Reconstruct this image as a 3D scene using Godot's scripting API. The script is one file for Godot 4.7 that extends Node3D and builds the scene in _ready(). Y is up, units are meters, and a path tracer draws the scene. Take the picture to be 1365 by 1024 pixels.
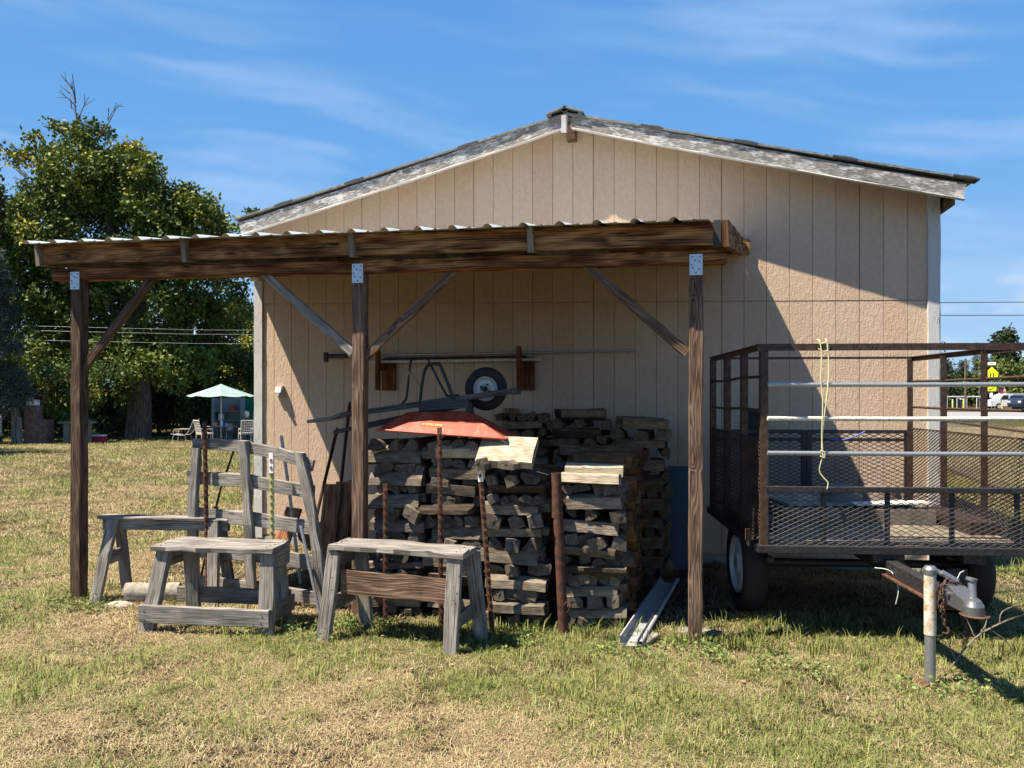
extends Node3D
# A tan board-sided shed with a lean-to full of firewood, a steel trailer beside it, and a dry lawn with trees behind.

var rng := RandomNumberGenerator.new()
var M := {}
var names := {}
var tone := Color(1, 1, 1)
const V0 := Vector3.ZERO
const UP := Vector3.UP

# ---------------------------------------------------------------- nodes
func numbered(called: String, parent: Node) -> String:
	var key := str(parent.get_instance_id()) + called
	if not names.has(key):
		names[key] = 0
		return called
	names[key] += 1
	return "%s_%03d" % [called, names[key]]

func tag(o: Node, label: String, category: String, group := "") -> Node:
	o.set_meta("label", label)
	o.set_meta("category", category)
	if group != "":
		o.set_meta("group", group)
	return o

func thing(called: String, label: String, category: String, at := V0, turn := 0.0, group := "") -> Node3D:
	var o := Node3D.new()
	o.name = numbered(called, self)
	add_child(o, true)
	o.position = at
	o.rotation.y = turn
	tag(o, label, category, group)
	return o

func put(called: String, mesh: Mesh, mat: Material, parent: Node = null) -> MeshInstance3D:
	var o := MeshInstance3D.new()
	o.mesh = mesh
	if mat:
		o.material_override = mat
	var p: Node = parent if parent else self
	o.name = numbered(called, p)
	p.add_child(o, true)
	return o

const MANY := ["studs", "nail_heads", "ribs", "wires", "lattice_back", "leaves", "panel_stiles", "dead_twigs", "walking_figures", "mesh_edge", "tines", "axle"]

func obj(called: String, s: SurfaceTool, mat: Material, parent: Node = null) -> MeshInstance3D:
	var o := put(called, s.commit(), mat, parent)
	if parent and called in MANY:
		o.set_meta("kind", "stuff")
	return o

func struct(called: String, s: SurfaceTool, mat: Material) -> MeshInstance3D:
	var o := obj(called, s, mat)
	o.set_meta("kind", "structure")
	return o

func dup(o: Node3D, at: Vector3, turn: float, label: String, group := "") -> Node3D:
	var c: Node3D = o.duplicate()
	var base: String = str(o.name)
	c.name = numbered(base, self)
	add_child(c, true)
	c.position = at
	c.rotation.y = turn
	c.set_meta("label", label)
	if group != "":
		c.set_meta("group", group)
	return c

func scatter(called: String, mesh: Mesh, mat: Material, xs: Array, cols: Array, parent: Node = null) -> MultiMeshInstance3D:
	var mm := MultiMesh.new()
	mm.transform_format = MultiMesh.TRANSFORM_3D
	mm.use_colors = true
	mm.mesh = mesh
	mm.instance_count = xs.size()
	for i in xs.size():
		mm.set_instance_transform(i, xs[i])
		mm.set_instance_color(i, cols[i])
	var o := MultiMeshInstance3D.new()
	o.multimesh = mm
	o.material_override = mat
	var p: Node = parent if parent else self
	o.name = numbered(called, p)
	p.add_child(o, true)
	o.set_meta("kind", "stuff")
	return o

# ---------------------------------------------------------------- shapes
func st() -> SurfaceTool:
	var s := SurfaceTool.new()
	s.begin(Mesh.PRIMITIVE_TRIANGLES)
	return s

func vx(s: SurfaceTool, p: Vector3, n: Vector3, uv: Vector2) -> void:
	s.set_color(tone)
	s.set_normal(n)
	s.set_uv(uv)
	s.add_vertex(p)

func T(s: SurfaceTool, a: Vector3, b: Vector3, c: Vector3, na: Vector3, nb: Vector3, nc: Vector3, ua := Vector2.ZERO, ub := Vector2.ZERO, uc := Vector2.ZERO) -> void:
	if (b - a).cross(c - a).dot(na + nb + nc) > 0.0:
		vx(s, a, na, ua); vx(s, c, nc, uc); vx(s, b, nb, ub)
	else:
		vx(s, a, na, ua); vx(s, b, nb, ub); vx(s, c, nc, uc)

func Q(s: SurfaceTool, a: Vector3, b: Vector3, c: Vector3, d: Vector3, n: Vector3, ua := Vector2(0, 0), ub := Vector2(1, 0), uc := Vector2(1, 1), ud := Vector2(0, 1)) -> void:
	T(s, a, b, c, n, n, n, ua, ub, uc)
	T(s, a, c, d, n, n, n, ua, uc, ud)

func box(s: SurfaceTool, c: Vector3, size: Vector3, bs := Basis.IDENTITY) -> void:
	var o := Vector2(rng.randf() * 3.0, rng.randf() * 3.0)
	for ax in 3:
		var u := (ax + 1) % 3
		var v := (ax + 2) % 3
		if size[v] > size[u]:
			var w := u
			u = v
			v = w
		for sg in [-1.0, 1.0]:
			var n := V0
			n[ax] = sg
			var eu := V0
			eu[u] = size[u] * 0.5
			var ev := V0
			ev[v] = size[v] * 0.5
			var m := n * size[ax] * 0.5
			Q(s, c + bs * (m - eu - ev), c + bs * (m + eu - ev), c + bs * (m + eu + ev), c + bs * (m - eu + ev), bs * n,
				o, o + Vector2(size[u], 0), o + Vector2(size[u], size[v]), o + Vector2(0, size[v]))

# sawn timber from a to b: width w along "side", thickness t; slightly uneven, edges eased
func lumber(s: SurfaceTool, a: Vector3, b: Vector3, w: float, t: float, side: Vector3, rough := 0.0025, bev := 0.004, segs := -1, bow := 0.0) -> void:
	var ax := b - a
	var ln := ax.length()
	ax /= ln
	var x := (side - ax * side.dot(ax)).normalized()
	var y := ax.cross(x)
	if segs < 0:
		segs = maxi(1, int(ln / 0.14))
	bev = minf(bev, minf(w, t) * 0.4)
	var hw := w * 0.5
	var ht := t * 0.5
	var prof := [Vector2(-hw + bev, -ht), Vector2(hw - bev, -ht), Vector2(hw, -ht + bev), Vector2(hw, ht - bev), Vector2(hw - bev, ht), Vector2(-hw + bev, ht), Vector2(-hw, ht - bev), Vector2(-hw, -ht + bev)]
	var rings := []
	for i in segs + 1:
		var f := float(i) / segs
		var o := a + ax * ln * f + x * bow * 4.0 * f * (1.0 - f)
		var jit := [Vector2(rng.randfn(0, rough), rng.randfn(0, rough)), Vector2(rng.randfn(0, rough), rng.randfn(0, rough)), Vector2(rng.randfn(0, rough), rng.randfn(0, rough)), Vector2(rng.randfn(0, rough), rng.randfn(0, rough))]
		var ring := []
		for k in 8:
			var p: Vector2 = prof[k] + jit[[0, 1, 1, 2, 2, 3, 3, 0][k]]
			ring.append(o + x * p.x + y * p.y)
		if i == 0 or i == segs:
			var lean := rng.randfn(0, rough * 1.2)
			for k in 8:
				ring[k] += ax * prof[k].x / maxf(hw, 0.01) * lean
		rings.append(ring)
	var uo := Vector2(rng.randf() * 4.0, rng.randf() * 4.0)
	var per := [0.0]
	for k in 8:
		per.append(per[k] + (prof[(k + 1) % 8] - prof[k]).length())
	for k in 8:
		var k2 := (k + 1) % 8
		for i in segs:
			var p00: Vector3 = rings[i][k]
			var p01: Vector3 = rings[i][k2]
			var p10: Vector3 = rings[i + 1][k]
			var p11: Vector3 = rings[i + 1][k2]
			var n := (p01 - p00).cross(p10 - p00).normalized()
			var mid: Vector3 = (prof[k].x + prof[k2].x) * x + (prof[k].y + prof[k2].y) * y
			if n.dot(mid) < 0:
				n = -n
			var u0: float = ln * i / segs
			var u1: float = ln * (i + 1) / segs
			Q(s, p00, p01, p11, p10, n, uo + Vector2(u0, per[k]), uo + Vector2(u0, per[k + 1]), uo + Vector2(u1, per[k + 1]), uo + Vector2(u1, per[k]))
	for e in [0, segs]:
		var n2 := -ax if e == 0 else ax
		var r: Array = rings[e]
		for k in range(1, 7):
			T(s, r[0], r[k], r[k + 1], n2, n2, n2, uo + prof[0] * 0.5, uo + prof[k] * 0.5, uo + prof[k + 1] * 0.5)

func tube(s: SurfaceTool, pts: Array, rad, sides := 8, cap := true) -> void:
	var n := pts.size()
	var t0: Vector3 = (pts[1] - pts[0]).normalized()
	var ref := UP if absf(t0.y) < 0.9 else Vector3.RIGHT
	var x := t0.cross(ref).normalized()
	var rings := []
	var nrm := []
	var us := [0.0]
	for i in n:
		var t: Vector3
		if i == 0:
			t = t0
		elif i == n - 1:
			t = (pts[i] - pts[i - 1]).normalized()
		else:
			t = (pts[i + 1] - pts[i - 1]).normalized()
		x = (x - t * x.dot(t)).normalized()
		var y := t.cross(x)
		var r: float = rad[i] if rad is Array else rad
		var ring := []
		var nr := []
		for k in sides + 1:
			var a := TAU * k / sides
			var d := x * cos(a) + y * sin(a)
			ring.append(pts[i] + d * r)
			nr.append(d)
		rings.append(ring)
		nrm.append(nr)
		if i > 0:
			us.append(us[i - 1] + (pts[i] - pts[i - 1]).length())
	var r0: float = rad[0] if rad is Array else rad
	for i in n - 1:
		for k in sides:
			var v0 := TAU * r0 * k / sides
			var v1 := TAU * r0 * (k + 1) / sides
			T(s, rings[i][k], rings[i][k + 1], rings[i + 1][k + 1], nrm[i][k], nrm[i][k + 1], nrm[i + 1][k + 1], Vector2(us[i], v0), Vector2(us[i], v1), Vector2(us[i + 1], v1))
			T(s, rings[i][k], rings[i + 1][k + 1], rings[i + 1][k], nrm[i][k], nrm[i + 1][k + 1], nrm[i + 1][k], Vector2(us[i], v0), Vector2(us[i + 1], v1), Vector2(us[i + 1], v0))
	if cap:
		for e in [0, n - 1]:
			var nn: Vector3 = (pts[0] - pts[1]).normalized() if e == 0 else (pts[n - 1] - pts[n - 2]).normalized()
			for k in sides:
				T(s, pts[e], rings[e][k], rings[e][k + 1], nn, nn, nn)

# small round nail heads, each [point, outward normal]
func nails(t: Node, list: Array) -> void:
	var s := st()
	for q in list:
		var n: Vector3 = q[1]
		var x := n.cross(Vector3(0.3, 0.5, 0.8)).normalized()
		lathe(s, [Vector2(0.0046, -0.002), Vector2(0.004, 0.0022), Vector2(0.0, 0.0026)], 6, Transform3D(Basis(x, n, x.cross(n)), q[0]))
	obj("nail_heads", s, M.rust, t)

# a ring profile (radius, height) turned round an axis
func lathe(s: SurfaceTool, prof: Array, sides: int, xf := Transform3D.IDENTITY) -> void:
	for i in prof.size() - 1:
		var a: Vector2 = prof[i]
		var b: Vector2 = prof[i + 1]
		var d := b - a
		var nn := Vector2(d.y, -d.x).normalized()
		for k in sides:
			var a0 := TAU * k / sides
			var a1 := TAU * (k + 1) / sides
			var d0 := Vector3(cos(a0), 0, sin(a0))
			var d1 := Vector3(cos(a1), 0, sin(a1))
			var n0 := xf.basis * (d0 * nn.x + UP * nn.y)
			var n1 := xf.basis * (d1 * nn.x + UP * nn.y)
			var p00 := xf * (d0 * a.x + UP * a.y)
			var p01 := xf * (d1 * a.x + UP * a.y)
			var p10 := xf * (d0 * b.x + UP * b.y)
			var p11 := xf * (d1 * b.x + UP * b.y)
			if a.x > 0.0001:
				T(s, p00, p01, p11, n0, n1, n1)
			if b.x > 0.0001:
				T(s, p00, p11, p10, n0, n1, n0)

# a flat outline (x, y) given thickness from z0 to z1 in the frame xf
func prism(s: SurfaceTool, poly: PackedVector2Array, z0: float, z1: float, xf := Transform3D.IDENTITY, uvo := Vector2.ZERO) -> void:
	var idx := Geometry2D.triangulate_polygon(poly)
	for e in [z0, z1]:
		var n := xf.basis * Vector3(0, 0, signf(e - (z0 + z1) * 0.5))
		for i in range(0, idx.size(), 3):
			var a := poly[idx[i]]
			var b := poly[idx[i + 1]]
			var c := poly[idx[i + 2]]
			T(s, xf * Vector3(a.x, a.y, e), xf * Vector3(b.x, b.y, e), xf * Vector3(c.x, c.y, e), n, n, n, uvo + a, uvo + b, uvo + c)
	var area := 0.0
	for i in poly.size():
		area += poly[i].cross(poly[(i + 1) % poly.size()])
	for i in poly.size():
		var a := poly[i]
		var b := poly[(i + 1) % poly.size()]
		var d := (b - a).normalized() * signf(area)
		var n := xf.basis * Vector3(d.y, -d.x, 0)
		Q(s, xf * Vector3(a.x, a.y, z0), xf * Vector3(b.x, b.y, z0), xf * Vector3(b.x, b.y, z1), xf * Vector3(a.x, a.y, z1), n,
			uvo + Vector2(a.x + z0, a.y), uvo + Vector2(b.x + z0, b.y), uvo + Vector2(b.x + z1, b.y), uvo + Vector2(a.x + z1, a.y))

# expanded metal: a lattice of slanting flat strands in the plane of ex, ey from corner o
func expanded(s: SurfaceTool, o: Vector3, ex: Vector3, ey: Vector3, w: float, h: float, lw := 0.076, sw := 0.034, strand := 0.0055, thick := 0.0022) -> void:
	var nz := ex.cross(ey).normalized()
	var ni := int(w / (lw * 0.5))
	var nj := int(h / (sw * 0.5))
	var dx := w / ni
	var dy := h / nj
	for i in ni:
		for j in range(0, nj + 1):
			for q in [-1, 1]:
				if (i + j) % 2 == 1 or j + q < 0 or j + q > nj:
					continue
				var a := o + ex * dx * i + ey * dy * j + nz * 0.005 * sin(i * 0.31 + 1.0) * sin(j * 0.37)
				var b: Vector3 = o + ex * dx * (i + 1) + ey * dy * (j + q) + nz * 0.005 * sin((i + 1) * 0.31 + 1.0) * sin((j + q) * 0.37)
				var ax := (b - a).normalized()
				var f := (nz * 0.82 + ey * 0.57)
				f = (f - ax * f.dot(ax)).normalized()
				var g := ax.cross(f)
				var hg := g * strand * 0.5
				var hf := f * thick * 0.5
				Q(s, a - hg + hf, b - hg + hf, b + hg + hf, a + hg + hf, f)
				Q(s, a - hg - hf, b - hg - hf, b + hg - hf, a + hg - hf, -f)
				Q(s, a + hg + hf, b + hg + hf, b + hg - hf, a + hg - hf, g)
				Q(s, a - hg + hf, b - hg + hf, b - hg - hf, a - hg - hf, -g)

# ---------------------------------------------------------------- textures
func noise_map(w: int, h: int, freq: float, seed_: int, oct := 3, stretch := 1) -> PackedByteArray:
	var n := FastNoiseLite.new()
	n.noise_type = FastNoiseLite.TYPE_SIMPLEX_SMOOTH
	n.seed = seed_
	n.frequency = freq
	n.fractal_octaves = oct
	var im := n.get_seamless_image(maxi(8, int(float(w) / stretch)), h)
	im.convert(Image.FORMAT_L8)
	if stretch != 1:
		im.resize(w, h, Image.INTERPOLATE_CUBIC)
	return im.get_data()

func image_tex(w: int, h: int, data: PackedByteArray) -> ImageTexture:
	var im := Image.create_from_data(w, h, false, Image.FORMAT_RGB8, data)
	im.generate_mipmaps()
	return ImageTexture.create_from_image(im)

func normal_tex(w: int, h: int, heights: PackedByteArray, strength: float) -> ImageTexture:
	var im := Image.create_from_data(w, h, false, Image.FORMAT_L8, heights)
	im.convert(Image.FORMAT_RGBAF)
	im.bump_map_to_normal_map(strength)
	im.convert(Image.FORMAT_RGB8)
	return ImageTexture.create_from_image(im)

func px(d: PackedByteArray, i: int, c: Color) -> void:
	d[i * 3] = clampi(int(c.r * 255.0 + 0.5), 0, 255)
	d[i * 3 + 1] = clampi(int(c.g * 255.0 + 0.5), 0, 255)
	d[i * 3 + 2] = clampi(int(c.b * 255.0 + 0.5), 0, 255)

func lin(r: float, g: float, b: float) -> Color:
	return Color(r, g, b).linear_to_srgb()

# wood: growth rings bent by a slow noise, fine fibres and dark checks, a few knots; grain runs along u
func wood_maps(w: int, h: int, seed_: int, light: Color, dark: Color, crack: Color, rings: float, wave: float, contrast := 1.0, knots := 2, checks := 0.5, blotchy := 0.7) -> Array:
	var low := noise_map(w, h, 0.012, seed_, 2, 8)
	var fib := noise_map(w, h, 0.16, seed_ + 1, 3, 24)
	var chk := noise_map(w, h, 0.09, seed_ + 2, 2, 32)
	var blotch := noise_map(w, h, 0.012, seed_ + 3, 3, 3)
	var d := PackedByteArray()
	d.resize(w * h * 3)
	var hm := PackedByteArray()
	hm.resize(w * h)
	var kn := []
	var r2 := RandomNumberGenerator.new()
	r2.seed = seed_
	for k in knots:
		kn.append(Vector2(r2.randf_range(0.1, 0.9) * w, r2.randf_range(0.2, 0.8) * h))
	for y in h:
		for x in w:
			var i := y * w + x
			var bend := low[i] / 255.0 * wave
			var kd := 0.0
			for k in kn:
				var e := Vector2((x - k.x) * 0.35, y - k.y).length()
				if e < 60.0:
					bend += 1.6 * exp(-e * e / 500.0)
					kd = maxf(kd, exp(-e * e / 40.0))
			var ring := 0.5 + 0.5 * sin(TAU * (float(y) / h * rings + bend))
			ring = pow(ring, 1.5)
			var f := fib[i] / 255.0
			var v := clampf(0.5 + (ring - 0.45) * 0.5 * contrast + (f - 0.5) * 0.9 + (blotch[i] / 255.0 - 0.5) * blotchy, 0.0, 1.0)
			var c := dark.lerp(light, v)
			var cr := smoothstep(0.30, 0.20, chk[i] / 255.0) * checks
			c = c.lerp(crack, clampf(cr + kd * 0.75, 0.0, 0.95))
			px(d, i, c)
			hm[i] = clampi(int((0.62 + (f - 0.5) * 0.5 + (ring - 0.5) * 0.3 * contrast - cr * 0.5) * 255.0), 0, 255)
	return [image_tex(w, h, d), hm]

func mat(called: String, c: Color, rough := 0.85, metal := 0.0) -> StandardMaterial3D:
	var m := StandardMaterial3D.new()
	m.albedo_color = c.linear_to_srgb()
	m.roughness = rough
	m.metallic = metal
	m.vertex_color_use_as_albedo = true
	m.cull_mode = BaseMaterial3D.CULL_DISABLED
	M[called] = m
	return m

func wood_mat(called: String, seed_: int, light: Color, dark: Color, crack: Color, rings: float, wave: float, contrast: float, scale: Vector2, bump := 3.0, knots := 2, checks := 0.5, blotchy := 0.7) -> void:
	var maps := wood_maps(768, 256, seed_, light.linear_to_srgb(), dark.linear_to_srgb(), crack.linear_to_srgb(), rings, wave, contrast, knots, checks, blotchy)
	var m := mat(called, Color(1, 1, 1), 0.88)
	m.albedo_texture = maps[0]
	m.normal_enabled = true
	m.normal_texture = normal_tex(768, 256, maps[1], bump)
	m.uv1_scale = Vector3(scale.x, scale.y, 1)
	m.metallic_specular = 0.25

func blotch_mat(called: String, w: int, cols: Array, freq: float, seed_: int, scale: float, rough: float, metal := 0.0, bump := 0.0, triplanar := true, stretch := 1) -> StandardMaterial3D:
	# a colour ramp over layered noise
	var a := noise_map(w, w, freq, seed_, 5, stretch)
	var b := noise_map(w, w, freq * 6.0, seed_ + 7, 3, stretch)
	var d := PackedByteArray()
	d.resize(w * w * 3)
	var hm := PackedByteArray()
	hm.resize(w * w)
	var cs := []
	for c in cols:
		cs.append(c.linear_to_srgb())
	for i in w * w:
		var v := clampf((a[i] * 0.7 + b[i] * 0.3) / 255.0 * 1.5 - 0.25, 0.0, 0.9999) * (cs.size() - 1)
		var k := int(v)
		px(d, i, cs[k].lerp(cs[k + 1], v - k))
		hm[i] = int(a[i] * 0.5 + b[i] * 0.5)
	var m := mat(called, Color(1, 1, 1), rough, metal)
	m.albedo_texture = image_tex(w, w, d)
	if bump > 0.0:
		m.normal_enabled = true
		m.normal_texture = normal_tex(w, w, hm, bump)
	if triplanar:
		m.uv1_triplanar = true
	m.uv1_scale = Vector3(scale, scale, scale)
	return m

func _ready() -> void:
	rng.seed = 20240817
	# camera
	var cam := Camera3D.new()
	cam.name = "camera"
	cam.near = 0.1
	cam.far = 3000.0
	cam.projection = Camera3D.PROJECTION_FRUSTUM
	cam.size = 0.1 * 1024.0 / 1025.0
	cam.frustum_offset = Vector2(0.0, 0.1 * 15.0 / 1025.0)
	cam.position = Vector3(0, 1.6, 7.564)
	cam.rotation.y = deg_to_rad(12.4)
	add_child(cam)
	cam.current = true
	# sky and exposure
	var env := Environment.new()
	env.background_mode = Environment.BG_SKY
	var sky := Sky.new()
	var pm := PanoramaSkyMaterial.new()
	pm.panorama = sky_panorama()
	sky.sky_material = pm
	env.sky = sky
	env.background_energy_multiplier = 0.44
	env.ambient_light_source = Environment.AMBIENT_SOURCE_SKY
	env.tonemap_mode = Environment.TONE_MAPPER_LINEAR
	env.tonemap_exposure = 2.5
	env.sdfgi_enabled = true
	env.ssao_enabled = true
	env.ssil_enabled = true
	var we := WorldEnvironment.new()
	we.name = "world_environment"
	we.environment = env
	add_child(we)
	# sun: from the upper left and in front of the wall
	var sun := DirectionalLight3D.new()
	sun.name = "sun"
	sun.light_color = Color(1.0, 0.945, 0.86)
	sun.light_energy = 1.6
	sun.light_angular_distance = 0.5
	sun.shadow_enabled = true
	add_child(sun)
	sun.look_at_from_position(Vector3.ZERO, Vector3(1.16, -2.25, -0.63), UP)

	make_materials()
	var gd := mat("galvanised_dark", Color(0.075, 0.07, 0.068), 0.5, 0.3)
	var nz := FastNoiseLite.new()
	nz.seed = 31
	nz.frequency = 0.42
	nz.fractal_octaves = 3
	build_ground(nz)
	build_shed()
	build_lean_to()
	build_trailer()
	build_firewood()
	build_wheelbarrow()
	build_timber_things()
	build_left_garden()
	build_right_view()
	build_weeds()
	build_grass(nz)
	build_litter()

func make_materials() -> void:
	# weathered grey boards of the sawhorses and the rack side
	wood_mat("grey_wood", 11, Color(0.38, 0.355, 0.325), Color(0.13, 0.12, 0.11), Color(0.04, 0.035, 0.03), 11.0, 0.9, 0.3, Vector2(0.9, 4.2), 4.0, 2, 0.5)
	wood_mat("brown_wood", 21, Color(0.25, 0.168, 0.12), Color(0.085, 0.052, 0.036), Color(0.02, 0.012, 0.008), 9.0, 3.5, 1.3, Vector2(0.9, 3.6), 4.0, 3, 0.5)
	wood_mat("beam_wood", 31, Color(0.42, 0.24, 0.12), Color(0.085, 0.036, 0.017), Color(0.016, 0.008, 0.004), 3.0, 2.2, 0.55, Vector2(0.6, 2.2), 4.0, 5, 0.6, 1.2)
	wood_mat("red_board", 41, Color(0.46, 0.22, 0.11), Color(0.15, 0.065, 0.032), Color(0.015, 0.008, 0.005), 6.0, 3.0, 1.0, Vector2(0.9, 3.0), 2.0, 1, 0.3)
	wood_mat("split_wood", 51, Color(0.36, 0.315, 0.27), Color(0.17, 0.145, 0.12), Color(0.05, 0.04, 0.03), 8.0, 1.0, 0.2, Vector2(2.0, 4.0), 5.0, 1, 0.35, 1.0)
	wood_mat("pale_wood", 53, Color(0.47, 0.41, 0.32), Color(0.27, 0.225, 0.165), Color(0.10, 0.075, 0.05), 8.0, 1.2, 0.35, Vector2(2.0, 4.0), 5.0, 1, 0.3, 1.0)
	wood_mat("end_grain", 61, Color(0.27, 0.24, 0.21), Color(0.12, 0.105, 0.09), Color(0.03, 0.025, 0.02), 22.0, 1.0, 0.5, Vector2(4.0, 5.0), 4.0, 0, 0.5, 1.2)
	blotch_mat("log_bark", 256, [Color(0.03, 0.022, 0.016), Color(0.11, 0.078, 0.055), Color(0.19, 0.12, 0.075)], 0.03, 71, 3.0, 0.95, 0.0, 10.0, false, 3)
	blotch_mat("tree_bark", 256, [Color(0.04, 0.032, 0.025), Color(0.15, 0.12, 0.095), Color(0.22, 0.19, 0.16)], 0.03, 73, 1.0, 0.95, 0.0, 8.0, false, 4)
	blotch_mat("rust", 256, [Color(0.04, 0.02, 0.014), Color(0.09, 0.04, 0.026), Color(0.16, 0.072, 0.042), Color(0.085, 0.045, 0.032)], 0.02, 81, 3.0, 0.8, 0.25, 3.0)
	blotch_mat("rusty_iron", 256, [Color(0.035, 0.023, 0.019), Color(0.075, 0.045, 0.034), Color(0.13, 0.07, 0.045)], 0.02, 83, 3.0, 0.6, 0.4, 2.0)
	blotch_mat("black_iron", 256, [Color(0.014, 0.014, 0.016), Color(0.03, 0.03, 0.033), Color(0.07, 0.06, 0.055)], 0.03, 85, 4.0, 0.5, 0.3, 2.0)
	blotch_mat("galvanised", 256, [Color(0.30, 0.32, 0.34), Color(0.42, 0.44, 0.46), Color(0.52, 0.54, 0.55)], 0.05, 87, 5.0, 0.42, 0.7, 0.5)
	blotch_mat("flaked_pipe", 256, [Color(0.12, 0.09, 0.06), Color(0.55, 0.53, 0.46), Color(0.70, 0.68, 0.62), Color(0.66, 0.64, 0.56)], 0.03, 89, 5.0, 0.7, 0.1, 2.0)
	blotch_mat("jack_paint", 256, [Color(0.30, 0.17, 0.05), Color(0.55, 0.52, 0.44), Color(0.62, 0.61, 0.57), Color(0.42, 0.27, 0.09)], 0.012, 91, 4.0, 0.6, 0.1, 1.0)
	blotch_mat("roof_metal", 256, [Color(0.55, 0.57, 0.58), Color(0.66, 0.67, 0.67), Color(0.76, 0.76, 0.75)], 0.02, 93, 1.2, 0.38, 0.25, 0.4)
	blotch_mat("green_roof", 256, [Color(0.09, 0.10, 0.095), Color(0.17, 0.18, 0.175), Color(0.26, 0.27, 0.26)], 0.03, 95, 1.5, 0.75, 0.1, 2.0)
	blotch_mat("stone", 256, [Color(0.22, 0.20, 0.17), Color(0.42, 0.39, 0.34), Color(0.55, 0.52, 0.46)], 0.03, 97, 3.0, 0.9, 0.0, 6.0)
	blotch_mat("brick", 256, [Color(0.10, 0.065, 0.055), Color(0.19, 0.11, 0.09), Color(0.26, 0.19, 0.16)], 0.02, 99, 1.0, 0.92, 0.0, 4.0)
	blotch_mat("dirty_ply", 256, [Color(0.10, 0.09, 0.075), Color(0.30, 0.27, 0.22), Color(0.46, 0.42, 0.35)], 0.012, 101, 1.5, 0.9, 0.0, 1.0)
	blotch_mat("asphalt", 256, [Color(0.17, 0.17, 0.17), Color(0.23, 0.23, 0.23), Color(0.28, 0.28, 0.275)], 0.05, 103, 0.5, 0.9, 0.0, 1.0)
	blotch_mat("red_tray", 512, [Color(0.27, 0.03, 0.014), Color(0.36, 0.042, 0.018), Color(0.40, 0.07, 0.035), Color(0.46, 0.20, 0.16)], 0.012, 105, 1.6, 0.42, 0.0, 0.3)
	siding_material()
	peeling("peeling_white", 121, 0.44, 768, 128)
	peeling("trim_white", 125, 0.80, 768, 128)
	mat("black_paint", Color(0.012, 0.012, 0.013), 0.35, 0.2)
	mat("rubber", Color(0.010, 0.010, 0.011), 0.75)
	mat("white_rim", Color(0.42, 0.43, 0.44), 0.4, 0.1)
	mat("zinc_plate", Color(0.50, 0.56, 0.62), 0.38, 0.6)
	mat("dark_hole", Color(0.01, 0.01, 0.01), 0.9)
	mat("white_paint", Color(0.75, 0.75, 0.73), 0.5)
	mat("plain", Color(1, 1, 1), 0.7)
	mat("gloss", Color(1, 1, 1), 0.25)
	mat("cloth", Color(1, 1, 1), 0.95)
	mat("yellow_print", Color(0.75, 0.50, 0.10), 0.6)
	mat("rope", Color(0.55, 0.52, 0.30), 0.9)
	mat("wire", Color(0.08, 0.08, 0.085), 0.5, 0.3)
	mat("pale_wire", Color(0.55, 0.57, 0.58), 0.5, 0.2)
	mat("chain_link", Color(0.30, 0.27, 0.24), 0.5, 0.6)
	mat("rag_red", Color(0.45, 0.05, 0.06), 0.8)
	var g := mat("dark_glass", Color(0.012, 0.014, 0.018), 0.08)
	g.metallic_specular = 0.6
	for k in [["leaf", 0.55], ["grass_blade", 0.5]]:
		var m := mat(k[0], Color(1, 1, 1), 0.62)
		m.backlight_enabled = true
		m.backlight = Color(k[1], k[1], k[1] * 0.6)
		m.metallic_specular = 0.3

# embossed panel siding: pressed wood grain that stands out in raking light
func siding_material() -> void:
	var w := 1024
	var h := 512
	var low := noise_map(w, h, 0.010, 201, 2, 1)
	var mid := noise_map(w, h, 0.045, 203, 3, 3)
	var fine := noise_map(w, h, 0.16, 205, 2, 4)
	var sp := noise_map(w, h, 0.02, 207, 4, 1)
	var grain := noise_map(w, h, 0.10, 209, 2, 12)
	var d := PackedByteArray()
	d.resize(w * h * 3)
	var hm := PackedByteArray()
	hm.resize(w * h)
	var c1 := lin(0.585, 0.45, 0.332)
	var c0 := lin(0.53, 0.405, 0.292)
	var dirt := lin(0.36, 0.26, 0.185)
	for y in h:
		for x in w:
			var i := y * w + x
			var ring := 0.5 + 0.5 * sin(TAU * (float(y) / h * 10.0 + low[i] / 255.0 * 5.0))
			var e := (mid[i] / 255.0 - 0.5) * 1.1 + (fine[i] / 255.0 - 0.5) * 0.55 + (grain[i] / 255.0 - 0.5) * 0.5 + (pow(ring, 3.0) - 0.3) * 0.42
			hm[i] = clampi(int((0.5 + e * 0.5) * 255.0), 0, 255)
			var c := c0.lerp(c1, clampf(0.5 + (sp[i] / 255.0 - 0.5) * 1.6, 0.0, 1.0))
			c = c.lerp(dirt, smoothstep(0.80, 0.98, fine[i] / 255.0) * 0.5)
			px(d, i, c)
	var m := mat("siding", Color(1, 1, 1), 0.72)
	m.albedo_texture = image_tex(w, h, d)
	m.normal_enabled = true
	m.normal_texture = normal_tex(w, h, hm, 2.6)
	m.uv1_scale = Vector3(0.72, 1.44, 1)
	m.metallic_specular = 0.3

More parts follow.
